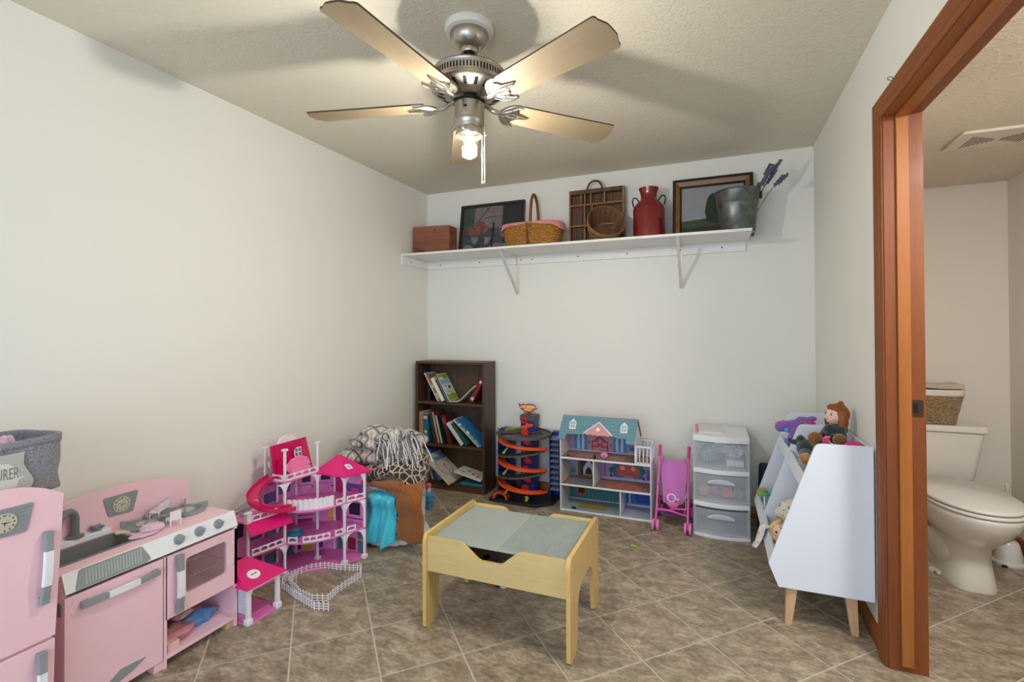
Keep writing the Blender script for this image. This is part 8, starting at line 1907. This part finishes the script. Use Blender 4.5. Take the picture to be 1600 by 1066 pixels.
# basket on the tank lid
sb_ = thing('seagrass_basket', 'woven seagrass basket with white cloth band on the toilet tank lid', 'basket', (1.095, 3.42, 0.698))
m_sea = cloth_pattern('seagrass', 'weave', [(110, 86, 56), (176, 146, 106)], 120)
for i in range(14):
    f_ = i / 13; z = 0.706 + i * 0.0112; hx, hy = 0.140 + 0.032 * f_, 0.080 + 0.018 * f_
    pts = [(1.095 + brect(k / 56, hx, hy, 3.4)[0] * (1 + 0.008 * sin(k * 2.1 + i)), 3.42 + brect(k / 56, hx, hy, 3.4)[1] * (1 + 0.008 * sin(k * 1.7 + i)), z + 0.0015 * sin(k * 1.3 + i * 2)) for k in range(56)]
    link('coil', MB().tube(pts, 0.0072, 6, closed=True), m_sea, sb_)
link('basket_bottom', MB().prism([(1.095 + brect(k / 40, 0.138, 0.078, 3.4)[0], 3.42 + brect(k / 40, 0.138, 0.078, 3.4)[1], 0.6985) for k in range(40)], (0, 0, 0.006)), m_sea, sb_)
q = MB().sheet(lambda u, v: (1.095 + brect(u, 0.178 + 0.004 * v, 0.102 + 0.003 * v, 3.4)[0], 3.42 + brect(u, 0.178 + 0.004 * v, 0.102 + 0.003 * v, 3.4)[1], 0.856 + 0.034 * v), 56, 4, closeu=True); link('cloth_band', q, mat('band_white', (226, 216, 202), 0.85, bump=(150, 0.2, 0.001)), sb_, solid=0.006)
for i, (dz, a) in enumerate(((0.898, 0.0), (0.906, 0.5), (0.914, 1.1))):
    q = MB().sheet(lambda u, v: (1.095 + (u - 0.5) * 0.33, 3.42 + (v - 0.5) * 0.17, dz + 0.007 * sin(u * 5 + a) * (0.5 + 0.5 * v) + 0.010 * max(0, u - 0.75) * 4 * (1 - i * 0.3)), 20, 6); link('folded_cloth', q, mat('folded_cloth', (206, 192, 172), 0.85, bump=(150, 0.2, 0.001)), sb_, solid=0.006)
# brush holder
tbh = thing('toilet_brush', 'white toilet brush holder standing on the tiles behind the toilet', 'toilet brush', (1.415, 3.30, 0))
link('holder', MB().lathe([(0.0, 0.0), (0.072, 0.0), (0.074, 0.008), (0.072, 0.014), (0.060, 0.018), (0.056, 0.05), (0.044, 0.105), (0.036, 0.115), (0.0, 0.115)], (1.415, 3.30, 0), 28), m_seat, tbh)
link('handle', MB().lathe([(0.0, 0.115), (0.010, 0.115), (0.008, 0.30), (0.008, 0.385), (0.012, 0.395), (0.011, 0.410), (0, 0.414)], (1.415, 3.30, 0), 14), m_seat, tbh)
for s in (-1, 1): link('rubber_foot', MB().box(1.415 + s * 0.045 - 0.010, 1.415 + s * 0.045 + 0.010, 3.222, 3.235, 0.0, 0.009), mat('rubber_black', (30, 28, 26), 0.8), tbh)
# ceiling vent
vt = thing('ceiling_vent', 'white ceiling fan vent with diagonal slots on the low bathroom ceiling', 'vent', (1.13, 2.70, BZ))
vx0, vx1, vy0, vy1 = 0.985, 1.275, 2.590, 2.815
link('vent_plate', MB().prism([(x, y, BZ - 0.014) for x, y in rounded([(vx0, vy0), (vx1, vy0), (vx1, vy1), (vx0, vy1)], 0.006, 2)], (0, 0, 0.014)), mat('vent_white', (226, 212, 196), 0.4), vt, bevel=0.006)
m_slot = mat('slot_dark', (40, 32, 26), 0.8)
for g, (gx, sgn) in enumerate(((1.045, 1), (1.165, -1))):
    for i in range(8):
        x = gx - 0.006 + i * 0.0125; k = i if sgn > 0 else 7 - i; y0 = 2.635; L_ = 0.145 - k * 0.016
        yc = 2.712 + (0.0 if sgn > 0 else 0.0)
        link('slot', MB().box(x, x + 0.0034, yc - L_ / 2, yc + L_ / 2, BZ - 0.0152, BZ - 0.0136), m_slot, vt, smooth=0)
